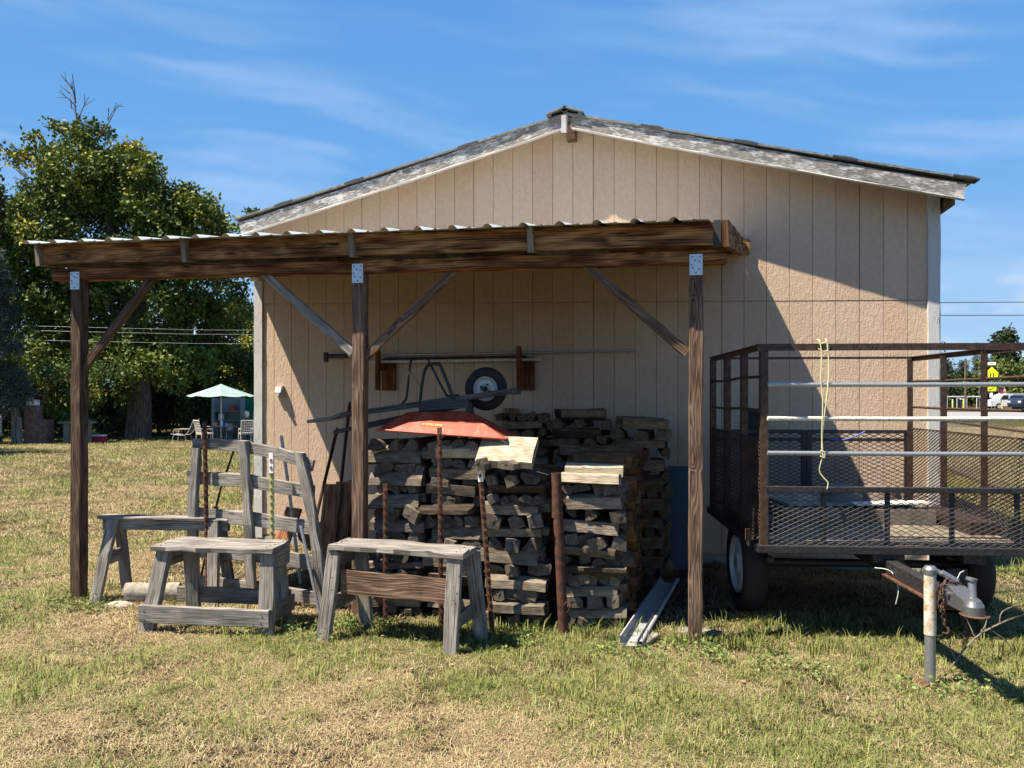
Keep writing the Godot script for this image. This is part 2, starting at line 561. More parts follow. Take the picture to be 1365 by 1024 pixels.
# white paint coming off grey boards
func peeling(called: String, seed_: int, keep: float, w: int, h: int) -> void:
	var a := noise_map(w, h, 0.14, seed_, 4, 6)
	var b := noise_map(w, h, 0.02, seed_ + 1, 3, 3)
	var f := noise_map(w, h, 0.16, seed_ + 2, 3, 14)
	var d := PackedByteArray()
	d.resize(w * h * 3)
	var hm := PackedByteArray()
	hm.resize(w * h)
	var bare0 := lin(0.10, 0.095, 0.088)
	var bare1 := lin(0.30, 0.28, 0.26)
	var white := lin(0.50, 0.50, 0.49)
	for i in w * h:
		var v := a[i] / 255.0 * 0.5 + b[i] / 255.0 * 0.5 + (f[i] / 255.0 - 0.5) * 0.45
		var p := smoothstep(keep + 0.09, keep - 0.09, v)
		px(d, i, bare0.lerp(bare1, f[i] / 255.0).lerp(white, p))
		hm[i] = clampi(int(90 + p * 80 + (f[i] - 128) * 0.3), 0, 255)
	var m := mat(called, Color(1, 1, 1), 0.8)
	m.albedo_texture = image_tex(w, h, d)
	m.normal_enabled = true
	m.normal_texture = normal_tex(w, h, hm, 2.0)
	m.uv1_scale = Vector3(0.75, 4.0, 1)

# ---------------------------------------------------------------- sky
func sky_panorama() -> ImageTexture:
	var w := 1536
	var h := 768
	var im := Image.create(w, h, false, Image.FORMAT_RGBF)
	var n := FastNoiseLite.new()
	n.seed = 47
	n.frequency = 1.0
	n.fractal_octaves = 5
	n.fractal_gain = 0.55
	var n2 := FastNoiseLite.new()
	n2.seed = 77
	n2.frequency = 1.0
	n2.fractal_octaves = 3
	var top := Color(0.068, 0.235, 0.60)
	var midc := Color(0.155, 0.395, 0.78)
	var hor := Color(0.50, 0.70, 0.89)
	for y in h:
		var el := (0.5 - (y + 0.5) / h) * PI
		var se := sin(el)
		for x in w:
			var c: Color
			if se < 0.0:
				c = Color(0.19, 0.165, 0.10)
			else:
				var az := (x + 0.5) / w * TAU
				var dir := Vector3(sin(az) * cos(el), se, cos(az) * cos(el))
				c = midc.lerp(top, clampf((se - 0.26) / 0.42, 0.0, 1.0)) if se > 0.26 else hor.lerp(midc, pow(se / 0.26, 0.7))
				# thin high streaks, drawn out along the wind and sagging a little to one side
				if se > 0.02:
					var q := Vector3(dir.x, se, dir.z)
					var wob := n2.get_noise_3d(q.x * 1.3, q.y * 2.0, q.z * 1.3)
					var tilt := el + 0.16 * (dir.x * 0.9767 - dir.z * 0.2147) + wob * 0.05
					var s1 := n.get_noise_3d(dir.x * 1.5, tilt * 9.0, dir.z * 1.5) + 0.5 * n.get_noise_3d(dir.x * 3.2 + 40.0, tilt * 46.0, dir.z * 3.2)
					var patch := smoothstep(-0.35, 0.4, n2.get_noise_3d(dir.x * 1.1 + 7.0, el * 2.2, dir.z * 1.1))
					var a := smoothstep(-0.25, 0.6, s1) * (0.10 + 0.32 * patch) * smoothstep(0.02, 0.2, se)
					c = c.lerp(Color(0.52, 0.70, 0.95), clampf(a, 0.0, 1.0))
				# low heaped clouds near the horizon
				if se < 0.16:
					var p := Vector3(dir.x * 9.0, se * 34.0, dir.z * 9.0)
					var k := n.get_noise_3d(p.x, p.y, p.z)
					var band := smoothstep(0.005, 0.05, se) * smoothstep(0.155, 0.09, se)
					c = c.lerp(Color(0.72, 0.79, 0.90), smoothstep(-0.12, 0.4, k) * band * 0.6)
					c = c.lerp(Color(0.95, 0.96, 0.98), smoothstep(0.15, 0.5, k) * band * 0.5)
			im.set_pixel(x, y, c)
	return ImageTexture.create_from_image(im)

# ---------------------------------------------------------------- ground
func ground_h(x: float, z: float) -> float:
	var d := 7.564 - z
	return -0.42 * smoothstep(9.0, 34.0, d) * smoothstep(-4.0, -9.0, x)

func lawn_tint(nz: FastNoiseLite, x: float, z: float) -> float:
	# 0 = dry straw, 1 = green
	var v := nz.get_noise_2d(x, z) * 0.9 + nz.get_noise_2d(x * 3.7 + 50.0, z * 3.7) * 0.55 + nz.get_noise_2d(x * 0.18 + 9.0, z * 0.18) * 0.5
	return clampf(0.50 + v * 0.95, 0.0, 1.0)

func bare_patch(nz: FastNoiseLite, x: float, z: float) -> float:
	return nz.get_noise_2d(x * 1.9 + 200.0, z * 1.9 - 90.0) * 0.7 + nz.get_noise_2d(x * 6.5 - 40.0, z * 6.5 + 30.0) * 0.5

func build_ground(nz: FastNoiseLite) -> void:
	var cs := []
	var v := 0.0
	var step := 0.16
	while v < 700.0:
		cs.append(v)
		v += step
		if v > 7.0:
			step *= 1.06
	var xs := []
	for i in range(cs.size() - 1, 0, -1):
		xs.append(-cs[i] - 1.0)
	for c in cs:
		xs.append(c - 1.0)
	var zs := []
	for i in range(cs.size() - 1, 0, -1):
		zs.append(-cs[i] + 3.0)
	for c in cs:
		if c < 60.0:
			zs.append(c + 3.0)
	var s := st()
	var nx := xs.size()
	var dry := Color(0.30, 0.245, 0.14)
	var green := Color(0.18, 0.185, 0.075)
	var soil := Color(0.20, 0.15, 0.11)
	for z in zs:
		for x in xs:
			var t := lawn_tint(nz, x, z)
			var c := dry.lerp(green, smoothstep(0.15, 0.9, t) * 0.85)
			var b := bare_patch(nz, x, z)
			c = c.lerp(soil, smoothstep(0.16, 0.42, b) * 0.7)
			if x > -4.9 and x < 2.3 and z > -0.5 and z < 2.3:
				c = c.lerp(soil, 0.75)
			s.set_color(c)
			s.set_normal(UP)
			s.set_uv(Vector2(x, z))
			s.add_vertex(Vector3(x, ground_h(x, z), z))
	for j in zs.size() - 1:
		for i in nx - 1:
			var a := j * nx + i
			for k in [a, a + 1, a + nx, a + 1, a + nx + 1, a + nx]:
				s.add_index(k)
	s.generate_normals()
	var w := 512
	var a1 := noise_map(w, w, 0.03, 301, 5)
	var a2 := noise_map(w, w, 0.22, 303, 2)
	var d := PackedByteArray()
	d.resize(w * w * 3)
	var hm := PackedByteArray()
	hm.resize(w * w)
	for i in w * w:
		var e := a1[i] / 255.0 * 0.5 + a2[i] / 255.0 * 0.5
		var f := clampf(0.45 + (e - 0.5) * 1.5, 0.12, 1.0)
		px(d, i, Color(f, f, f * 0.97))
		hm[i] = int(e * 255)
	var m := mat("lawn", Color(1.5, 1.5, 1.5), 1.0)
	m.albedo_texture = image_tex(w, w, d)
	m.normal_enabled = true
	m.normal_texture = normal_tex(w, w, hm, 5.0)
	m.uv1_scale = Vector3(0.9, 0.9, 1)
	m.metallic_specular = 0.1
	struct("lawn_ground", s, m)

func blade(s: SurfaceTool, p: Vector3, dir: Vector3, ln: float, wd: float, bend: float) -> void:
	var side := dir.cross(UP).normalized() * wd * 0.5
	var m := p + dir * ln * 0.45 * bend + UP * ln * 0.62 * (1.0 - bend * 0.55)
	var e := p + dir * ln * (0.35 + 0.6 * bend) + UP * ln * (0.98 - bend * 0.85)
	var n := (UP * 0.9 - dir * 0.3).normalized()
	Q(s, p - side, p + side, m + side * 0.8, m - side * 0.8, n)
	T(s, m - side * 0.8, m + side * 0.8, e, n, n, n)

func tuft(count: int, spread: float, lmin: float, lmax: float, wd: float, bmin: float, bmax: float) -> Mesh:
	var s := st()
	for i in count:
		var a := rng.randf() * TAU
		var p := Vector3(rng.randf_range(-1, 1), 0, rng.randf_range(-1, 1)) * spread
		var k := rng.randf_range(0.75, 1.2)
		tone = Color(k, k * rng.randf_range(0.94, 1.06), k)
		blade(s, p - UP * 0.004, Vector3(cos(a), 0, sin(a)), rng.randf_range(lmin, lmax), wd, rng.randf_range(bmin, bmax))
	tone = Color(1, 1, 1)
	return s.commit()

func build_grass(nz: FastNoiseLite) -> void:
	var kinds := [tuft(8, 0.04, 0.022, 0.065, 0.0028, 0.35, 0.95), tuft(8, 0.045, 0.03, 0.075, 0.0027, 0.6, 1.0), tuft(7, 0.03, 0.05, 0.115, 0.0042, 0.2, 0.7)]
	var xs := [[], [], []]
	var cols := [[], [], []]
	var rings := [[2.4, 5.2, 3600.0, 1.0, 0.72], [5.2, 8.5, 1300.0, 1.35, 0.80], [8.5, 15.0, 230.0, 1.9, 0.95], [15.0, 38.0, 42.0, 3.0, 1.1]]
	var yaw := deg_to_rad(12.4)
	for r in rings:
		var d0: float = r[0]
		var d1: float = r[1]
		var half: float = r[4]
		var n := int((d1 * d1 - d0 * d0) * half * r[2])
		for i in n:
			var dd := sqrt(rng.randf_range(d0 * d0, d1 * d1))
			var lat := rng.randf_range(-half, half) * dd
			var x := lat * cos(yaw) - dd * sin(yaw)
			var z := 7.564 - (lat * sin(yaw) + dd * cos(yaw))
			if x > -4.46 and x < 2.22 and z < 0.03 and z > -9.0:
				continue
			var t := lawn_tint(nz, x, z)
			var b := bare_patch(nz, x, z)
			if b > 0.2 and rng.randf() < 0.7:
				continue
			var under := x > -4.6 and x < 0.3 and z < 2.2 and z > 0.0
			if under and rng.randf() < 0.75:
				continue
			var g := t + rng.randf_range(-0.5, 0.5)
			var c: Color
			var k := 0
			if g > 0.52:
				c = Color(0.11, 0.15, 0.04).lerp(Color(0.29, 0.30, 0.105), rng.randf())
				k = 0 if rng.randf() < 0.93 else 2
			else:
				c = Color(0.56, 0.475, 0.275).lerp(Color(0.36, 0.30, 0.16), rng.randf())
				if rng.randf() < 0.15:
					c = Color(0.22, 0.135, 0.075)
				k = 1 if rng.randf() < 0.9 else 0
			if dd > 15.0:
				k = 0 if k == 2 else k
			c = c * rng.randf_range(0.72, 1.1)
			var sc: float = r[3] * rng.randf_range(0.7, 1.25)
			var bs := Basis(UP, rng.randf() * TAU).scaled(Vector3(sc, sc * (0.8 if dd > 8.0 else 1.0), sc))
			xs[k].append(Transform3D(bs, Vector3(x, ground_h(x, z), z)))
			cols[k].append(c)
	# longer green grass along the feet of the stacks, the posts and the trailer's edge
	for q in [[-1.4, -0.35, 2.45, 2.58, 60], [0.1, 1.1, 2.35, 2.6, 90], [-2.4, -1.2, 2.5, 2.9, 40], [-4.75, -4.3, 2.4, 2.6, 14], [-3.6, -2.5, 2.5, 3.0, 30], [0.2, 2.2, 1.9, 2.4, 90], [-0.5, 0.3, 2.45, 2.65, 40]]:
		for i in q[4]:
			var x := rng.randf_range(q[0], q[1])
			var z := rng.randf_range(q[2], q[3])
			var sc := rng.randf_range(0.8, 1.7)
			xs[2].append(Transform3D(Basis(UP, rng.randf() * TAU).scaled(Vector3(sc, sc, sc)), Vector3(x, 0, z)))
			cols[2].append(Color(0.07, 0.11, 0.025).lerp(Color(0.20, 0.20, 0.07), rng.randf()))
	var nm := ["short_green_grass", "dry_straw_grass", "tall_grass"]
	var lb := ["short green lawn grass growing in patches across the yard", "dry straw coloured lawn grass lying across the yard", "longer green grass blades sticking up from the lawn and round the posts"]
	for k in 3:
		tag(scatter(nm[k], kinds[k], M.grass_blade, xs[k], cols[k]), lb[k], "grass")

# ---------------------------------------------------------------- the shed
func roof_y(x: float) -> float:
	return 4.315 - 0.247 * absf(x + 1.07)

func barge_z(x: float) -> float:
	return 0.21 + 0.026 * absf(x + 1.07)

func siding_board(x0: float, x1: float, y0a: float, y0b: float, y1a: float, y1b: float, zf: float, parent: Node) -> void:
	var s := st()
	var k := rng.randf_range(0.92, 1.05)
	tone = Color(k * rng.randf_range(0.99, 1.03), k * rng.randf_range(0.985, 1.01), k * rng.randf_range(0.95, 1.02))
	var o := Vector2(rng.randf() * 2.0, rng.randf() * 2.0)
	var zb := zf - 0.013
	var c := 0.003
	var pts := [Vector2(x0, y0a), Vector2(x1, y0b), Vector2(x1, y1b), Vector2(x0, y1a)]
	if (x0 + 1.07) * (x1 + 1.07) < 0.0 and y1a > 3.0:
		pts = [Vector2(x0, y0a), Vector2(x1, y0b), Vector2(x1, y1b), Vector2(-1.07, roof_y(-1.07) - 0.03), Vector2(x0, y1a)]
	for i in range(1, pts.size() - 1):
		var n := Vector3(0, 0, 1)
		var tri := [pts[0], pts[i], pts[i + 1]]
		T(s, Vector3(tri[0].x, tri[0].y, zf), Vector3(tri[1].x, tri[1].y, zf), Vector3(tri[2].x, tri[2].y, zf), n, n, n,
			o + Vector2(tri[0].y, tri[0].x), o + Vector2(tri[1].y, tri[1].x), o + Vector2(tri[2].y, tri[2].x))
	for e in [[x0, -1.0], [x1, 1.0]]:
		var ya: float = y0a if e[1] < 0 else y0b
		var yb: float = y1a if e[1] < 0 else y1b
		var xe: float = e[0]
		var xo: float = xe + c * e[1]
		Q(s, Vector3(xe, ya, zf), Vector3(xe, yb, zf), Vector3(xo, yb, zb), Vector3(xo, ya, zb), Vector3(e[1], 0, 0.25).normalized())
	Q(s, Vector3(x0, y0a, zf), Vector3(x1, y0b, zf), Vector3(x1, y0b, zb), Vector3(x0, y0a, zb), Vector3(0, -1, 0))
	tone = Color(1, 1, 1)
	obj("siding_board", s, M.siding, parent)

func joint_y(x: float) -> float:
	return 2.525 - 0.02 * (x + 1.1)

func build_shed() -> void:
	var sh := thing("tan_shed", "tan board sided shed with low gable and peeling white trim", "shed")
	# walls behind the boards, the other three sides and the floor slab
	var s := st()
	tone = Color(0.42, 0.30, 0.205)
	var g := PackedVector2Array([Vector2(-4.43, 0.05), Vector2(2.17, 0.05), Vector2(2.17, roof_y(2.17) - 0.03), Vector2(-1.07, roof_y(-1.07) - 0.03), Vector2(-4.43, roof_y(-4.43) - 0.03)])
	prism(s, g, -0.09, -0.012)
	obj("wall_backing", s, M.plain, sh)
	s = st()
	prism(s, g, -9.09, -9.0)
	obj("rear_wall", s, M.plain, sh)
	tone = Color(1, 1, 1)
	for e in [[-4.47, "left"], [2.21, "right"]]:
		s = st()
		box(s, Vector3(e[0], 0.05 + 1.7, -4.55), Vector3(0.08, 3.4, 9.1))
		obj("side_wall", s, M.siding, sh)
	s = st()
	tone = Color(0.35, 0.34, 0.32)
	box(s, Vector3(-1.13, 0.02, -4.55), Vector3(6.72, 0.1, 9.12))
	obj("foundation", s, M.plain, sh)
	tone = Color(1, 1, 1)
	# board strips of the grooved panels
	var k := -12
	while true:
		var x0 := -2.061 + 0.2032 * k
		var x1 := x0 + 0.2032
		k += 1
		if x1 < -4.43:
			continue
		if x0 > 2.16:
			break
		var joint_l := posmod(k - 1, 6) == 0
		var a := maxf(x0 + (0.0045 if joint_l else 0.0026), -4.43)
		var b := minf(x1 - (0.0045 if posmod(k, 6) == 0 else 0.0026), 2.172)
		if b - a < 0.02:
			continue
		siding_board(a, b, 0.10, 0.10, joint_y(a) - 0.006, joint_y(b) - 0.006, 0.0, sh)
		siding_board(a, b, joint_y(a), joint_y(b), roof_y(a) - 0.03, roof_y(b) - 0.03, 0.003, sh)
	# corner boards
	for e in [[-4.474, 0.10], [2.214, 0.098]]:
		s = st()
		lumber(s, Vector3(e[0], 0.06, 0.012), Vector3(e[0], roof_y(e[0]) - 0.02, 0.012), e[1], 0.024, Vector3.RIGHT, 0.0015, 0.003)
		obj("corner_board", s, M.trim_white, sh)
	s = st()
	lumber(s, Vector3(2.262, 0.06, -0.04), Vector3(2.262, roof_y(2.26) - 0.03, -0.04), 0.10, 0.022, Vector3(0, 0, 1), 0.0015, 0.003)
	obj("corner_board", s, M.trim_white, sh)
	# roof: two slopes of sheet with a thin edge, ridge cap and dark laps along the verge
	for sd in [-1.0, 1.0]:
		var xe: float = -1.07 + sd * 3.50
		var ye := roof_y(xe)
		s = st()
		var zr := barge_z(-1.07) + 0.035
		var ze := barge_z(xe) + 0.035
		var a0 := Vector3(-1.07, 4.315, zr)
		var a1 := Vector3(xe, ye, ze)
		var dn := Vector3(0, -0.018, 0)
		var b0 := Vector3(-1.07, 4.315, -9.3)
		var b1 := Vector3(xe, ye, -9.3)
		var n := Vector3(sd * 0.25, 1, 0).normalized()
		Q(s, a0, a1, b1, b0, n)
		Q(s, a0 + dn, a1 + dn, b1 + dn, b0 + dn, -n)
		Q(s, a0, a1, a1 + dn, a0 + dn, Vector3(0, 0, 1))
		Q(s, a1, b1, b1 + dn, a1 + dn, Vector3(sd, 0, 0))
		obj("roof_slope", s, M.green_roof, sh)
		# barge board and the thin white moulding under it
		s = st()
		var bt := Vector3(-1.07 + sd * 0.045, 4.24, barge_z(-1.07))
		var be := Vector3(xe - sd * 0.06, roof_y(xe) - 0.103, barge_z(xe))
		lumber(s, bt, be, 0.125, 0.036, UP, 0.003, 0.004, 22, -0.012)
		obj("barge_board", s, M.peeling_white, sh)
		s = st()
		lumber(s, bt + Vector3(0, -0.073, 0.004), be + Vector3(0, -0.073, 0.004), 0.012, 0.044, UP, 0.001, 0.003, 20, -0.012)
		obj("barge_moulding", s, M.trim_white, sh)
		# soffit strip between the barge board and the wall
		s = st()
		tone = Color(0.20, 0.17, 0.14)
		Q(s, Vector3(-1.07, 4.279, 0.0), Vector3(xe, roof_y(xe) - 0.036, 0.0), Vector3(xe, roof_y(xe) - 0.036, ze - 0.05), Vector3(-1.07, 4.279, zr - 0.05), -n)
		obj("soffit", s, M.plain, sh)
		tone = Color(1, 1, 1)
		# roof laps standing up along the verge
		for f in ([0.28, 0.62, 0.84] if sd < 0 else [0.23, 0.47, 0.71, 0.985]):
			var p: Vector3 = a0.lerp(a1, f)
			s = st()
			var bs := Basis(Vector3(0, 0, 1), -sd * atan(0.247))
			tone = Color(0.045, 0.045, 0.045)
			box(s, p + Vector3(0, -0.004, -0.06), Vector3(0.21, 0.016, 0.13), bs)
			tone = Color(0.12, 0.12, 0.12)
			box(s, p + Vector3(0.03 * sd, 0.007, -0.07), Vector3(0.09, 0.008, 0.10), bs)
			tone = Color(1, 1, 1)
			obj("roof_lap", s, M.plain, sh)
		# eave: a dark rafter tail and board under the roof edge
		s = st()
		lumber(s, Vector3(xe - sd * 0.12, ye - 0.13, 0.20), Vector3(xe - sd * 0.12, ye - 0.13, -9.0), 0.13, 0.04, UP, 0.001, 0.004, 4)
		obj("eave_board", s, M.brown_wood if sd > 0 else M.trim_white, sh)
	s = st()
	for sd in [-1.0, 1.0]:
		var bs2 := Basis(Vector3(0, 0, 1), -sd * atan(0.32))
		box(s, Vector3(-1.09 + sd * 0.085, 4.335, -4.6), Vector3(0.20, 0.012, 9.75), bs2)
		box(s, Vector3(-1.09 + sd * 0.15, 4.296, barge_z(-1.07) - 0.10), Vector3(0.04, 0.025, 0.30), bs2)
	lathe(s, [Vector2(0.03, 0.0), Vector2(0.03, 9.7), Vector2(0.0, 9.7)], 10, Transform3D(Basis(Vector3.RIGHT, -PI / 2), Vector3(-1.09, 4.345, 0.27)))
	obj("ridge_cap", s, M.green_roof, sh)
	s = st()
	lumber(s, Vector3(-1.075, 4.235, 0.385), Vector3(-1.075, 4.075, 0.385), 0.05, 0.03, Vector3.RIGHT, 0.002, 0.004, 2)
	obj("apex_block", s, M.trim_white, sh)
	s = st()
	prism(s, PackedVector2Array([Vector2(0.0, 0.12), Vector2(0.20, 0.12), Vector2(0.20, 0.05), Vector2(0.15, 0.0), Vector2(0.11, -0.06), Vector2(0.0, -0.06)]), -0.045, 0.045, Transform3D(Basis(UP, -PI / 2), Vector3(-1.05, 4.16, 0.004)))
	obj("ridge_beam_end", s, M.brown_wood, sh)

	# weatherproof socket on the wall
	var t := thing("outdoor_socket", "grey weatherproof socket box on the sunlit left end of the shed wall", "socket", Vector3(-4.215, 1.64, 0.0))
	s = st()
	tone = Color(0.42, 0.44, 0.45)
	box(s, Vector3(0, 0, 0.022), Vector3(0.075, 0.12, 0.04))
	obj("box", s, M.plain, t)
	s = st()
	prism(s, PackedVector2Array([Vector2(-0.035, -0.02), Vector2(0.035, -0.02), Vector2(0.035, 0.05), Vector2(-0.035, 0.05)]), 0, 0.02, Transform3D(Basis(Vector3.RIGHT, -0.35), Vector3(0, 0.0, 0.05)))
	lathe(s, [Vector2(0.018, 0), Vector2(0.018, 0.05), Vector2(0, 0.05)], 8, Transform3D(Basis(Vector3.RIGHT, PI / 2), Vector3(0.008, -0.035, 0.04)))
	obj("cover", s, M.plain, t)
	tone = Color(1, 1, 1)

# ---------------------------------------------------------------- the lean-to
func build_lean_to() -> void:
	var t := thing("lean_to", "brown timber lean-to with corrugated roof against the shed wall", "lean-to")
	var s: SurfaceTool
	var zc := 2.456
	var xs := [-4.565, -2.232, 0.09]
	var beam_y := func(x: float) -> float: return 2.490 - 0.0099 * (x + 4.76)
	for i in 3:
		s = st()
		var k: float = [0.62, 1.15, 0.95][i]
		tone = Color(k, k, k)
		lumber(s, Vector3(xs[i], -0.05, zc), Vector3(xs[i] + 0.006, beam_y.call(xs[i]), zc), 0.09, 0.09, Vector3.RIGHT, 0.0014, 0.005, 16)
		tone = Color(1, 1, 1)
		var p := obj("post", s, M.brown_wood, t)
		s = st()
		var py: float = beam_y.call(xs[i]) - 0.005
		box(s, Vector3(xs[i] + 0.004, py, zc + 0.0475), Vector3(0.082, 0.135, 0.003))
		var br := obj("bracket", s, M.zinc_plate, p)
		s = st()
		for q in [[-0.025, 0.05], [0.025, 0.05], [-0.005, 0.028], [0.02, 0.02], [-0.022, -0.02], [0.022, -0.03], [0, -0.052], [-0.028, 0.0]]:
			lathe(s, [Vector2(0.0052, 0), Vector2(0.0045, 0.003), Vector2(0, 0.004)], 7, Transform3D(Basis(Vector3.RIGHT, PI / 2), Vector3(xs[i] + 0.004 + q[0], py + q[1], zc + 0.049)))
		obj("nail_heads", s, M.dark_hole, p)
	s = st()
	tone = Color(0.85, 0.72, 0.62)
	lumber(s, Vector3(-4.77, beam_y.call(-4.77) + 0.045, zc), Vector3(0.285, beam_y.call(0.3) + 0.045, zc), 0.09, 0.09, UP, 0.0015, 0.005, 30)
	obj("beam", s, M.beam_wood, t)
	# ledger on the wall
	s = st()
	tone = Color(1.2, 1.0, 0.85)
	lumber(s, Vector3(-4.50, 2.965, 0.025), Vector3(0.631, 2.998, 0.025), 0.14, 0.038, UP, 0.001, 0.003, 24)
	obj("ledger", s, M.beam_wood, t)
	tone = Color(1, 1, 1)
	s = st()
	box(s, Vector3(-4.49, 2.87, 0.05), Vector3(0.10, 0.075, 0.05))
	obj("ledger_end", s, M.white_paint, t)
	# rafters: they run slightly askew from the ledger to the beam
	var rx := [-4.815, -3.55, -2.235, -0.97, 0.272]
	var fy := func(x: float) -> float: return lerpf(2.672, 2.608, (x + 4.815) / 5.15)   # middle of the rafter end
	var back := func(x: float) -> Vector3: return Vector3(x + 0.275, lerpf(2.96, 3.0, (x + 4.815) / 5.15), 0.046)
	for x in rx:
		s = st()
		tone = Color(0.85, 0.82, 0.78) if x < 0.2 else Color(0.9, 0.9, 0.9)
		lumber(s, back.call(x), Vector3(x, fy.call(x), 2.60), 0.165, 0.042, UP, 0.0012, 0.003, 12)
		obj("rafter", s, M.grey_wood if x < 0.2 else M.beam_wood, t)
	tone = Color(1, 1, 1)
	# blocking between the rafter ends
	for i in 4:
		s = st()
		var a: float = rx[i] + 0.024
		var b: float = rx[i + 1] - 0.024
		var k: float = [0.95, 0.8, 1.5, 1.2][i]
		tone = Color(k, k, k * (1.0 if i != 2 else 1.15))
		lumber(s, Vector3(a, fy.call(a) + 0.01, 2.545), Vector3(b, fy.call(b) + 0.01, 2.545), 0.145, 0.04, UP, 0.0012, 0.004, 10)
		obj("blocking", s, M.beam_wood, t)
	# purlins under the sheets
	tone = Color(0.7, 0.7, 0.7)
	for f in [0.18, 0.5, 0.8]:
		s = st()
		var pa: Vector3 = (back.call(rx[0]) as Vector3).lerp(Vector3(rx[0], fy.call(rx[0]), 2.6), f)
		var pb: Vector3 = (back.call(rx[4]) as Vector3).lerp(Vector3(rx[4], fy.call(rx[4]), 2.6), f)
		lumber(s, pa + Vector3(0.03, 0.03, 0), pb + Vector3(-0.03, 0.03, 0), 0.07, 0.035, Vector3(0, 0, 1), 0.001, 0.003, 8)
		obj("purlin", s, M.brown_wood, t)
	# knee braces
	for br in [[-4.52, 1.815, -3.90, 2.50, 0.6], [-2.28, 1.90, -2.99, 2.50, 1.3], [-2.19, 1.87, -1.50, 2.49, 1.0], [0.04, 1.87, -0.63, 2.48, 0.9]]:
		s = st()
		tone = Color(br[4], br[4], br[4])
		lumber(s, Vector3(br[0], br[1], zc), Vector3(br[2], br[3], zc), 0.062, 0.04, Vector3(1, 1, 0), 0.0015, 0.004, 8)
		obj("brace", s, M.brown_wood if br[0] != -2.28 else M.grey_wood, t)
	tone = Color(1, 1, 1)
	# corrugated sheets, drooping a little past the rafter ends
	s = st()
	var prof := []
	var pitch := 0.239
	var x := -4.845
	while x < 0.13:
		for q in [[0.0, 0.0], [0.012, 0.017], [0.022, 0.023], [0.04, 0.023], [0.05, 0.017], [0.068, 0.0], [0.14, 0.0], [0.146, 0.005], [0.160, 0.005], [0.166, 0.0]]:
			prof.append(Vector2(x + q[0], q[1]))
		x += pitch
	prof.append(Vector2(x, 0.0))
	var rows := []
	for p in prof:
		var f: float = p.x
		var bk: Vector3 = back.call(f)
		var top := 0.085
		var pf := Vector3(f, fy.call(f) + top + p.y, 2.60)
		var pb := Vector3(bk.x, bk.y + top + p.y, 0.03)
		var pt := Vector3(f - 0.01, pf.y - 0.014 + (0.0 if p.y > 0.01 else rng.randf_range(-0.003, 0.003)), 2.69)
		rows.append([pb, pf.lerp(pb, 0.02), pf, pt])
	for i in rows.size() - 1:
		for j in 3:
			var a: Vector3 = rows[i][j]
			var b: Vector3 = rows[i + 1][j]
			var c: Vector3 = rows[i + 1][j + 1]
			var d: Vector3 = rows[i][j + 1]
			var n := (b - a).cross(d - a).normalized()
			if n.y < 0:
				n = -n
			Q(s, a, b, c, d, n)
	obj("corrugated_sheet", s, M.roof_metal, t)
	# boards laid on the rafters under the sheets
	for i in 9:
		s = st()
		var f0 := 0.02 + i * 0.104
		tone = Color(0.35, 0.32, 0.3)
		var qa: Vector3 = (back.call(-4.80) as Vector3).lerp(Vector3(-4.80, fy.call(-4.80), 2.6), f0 + 0.05)
		var qb: Vector3 = (back.call(0.25) as Vector3).lerp(Vector3(0.25, fy.call(0.25), 2.6), f0 + 0.05)
		lumber(s, qa + Vector3(0, 0.076, 0), qb + Vector3(0, 0.076, 0), 0.262, 0.012, Vector3(0.03, -0.04, 0.25), 0.001, 0.002, 6)
		obj("roof_board", s, M.brown_wood, t)
	tone = Color(1, 1, 1)
	# short block closing the right end
	s = st()
	tone = Color(0.03, 0.028, 0.028)
	box(s, Vector3(0.222, 2.615, 2.572), Vector3(0.045, 0.17, 0.014))
	obj("end_strip", s, M.plain, t)
	tone = Color(1, 1, 1)

# ---------------------------------------------------------------- firewood
var logs := []

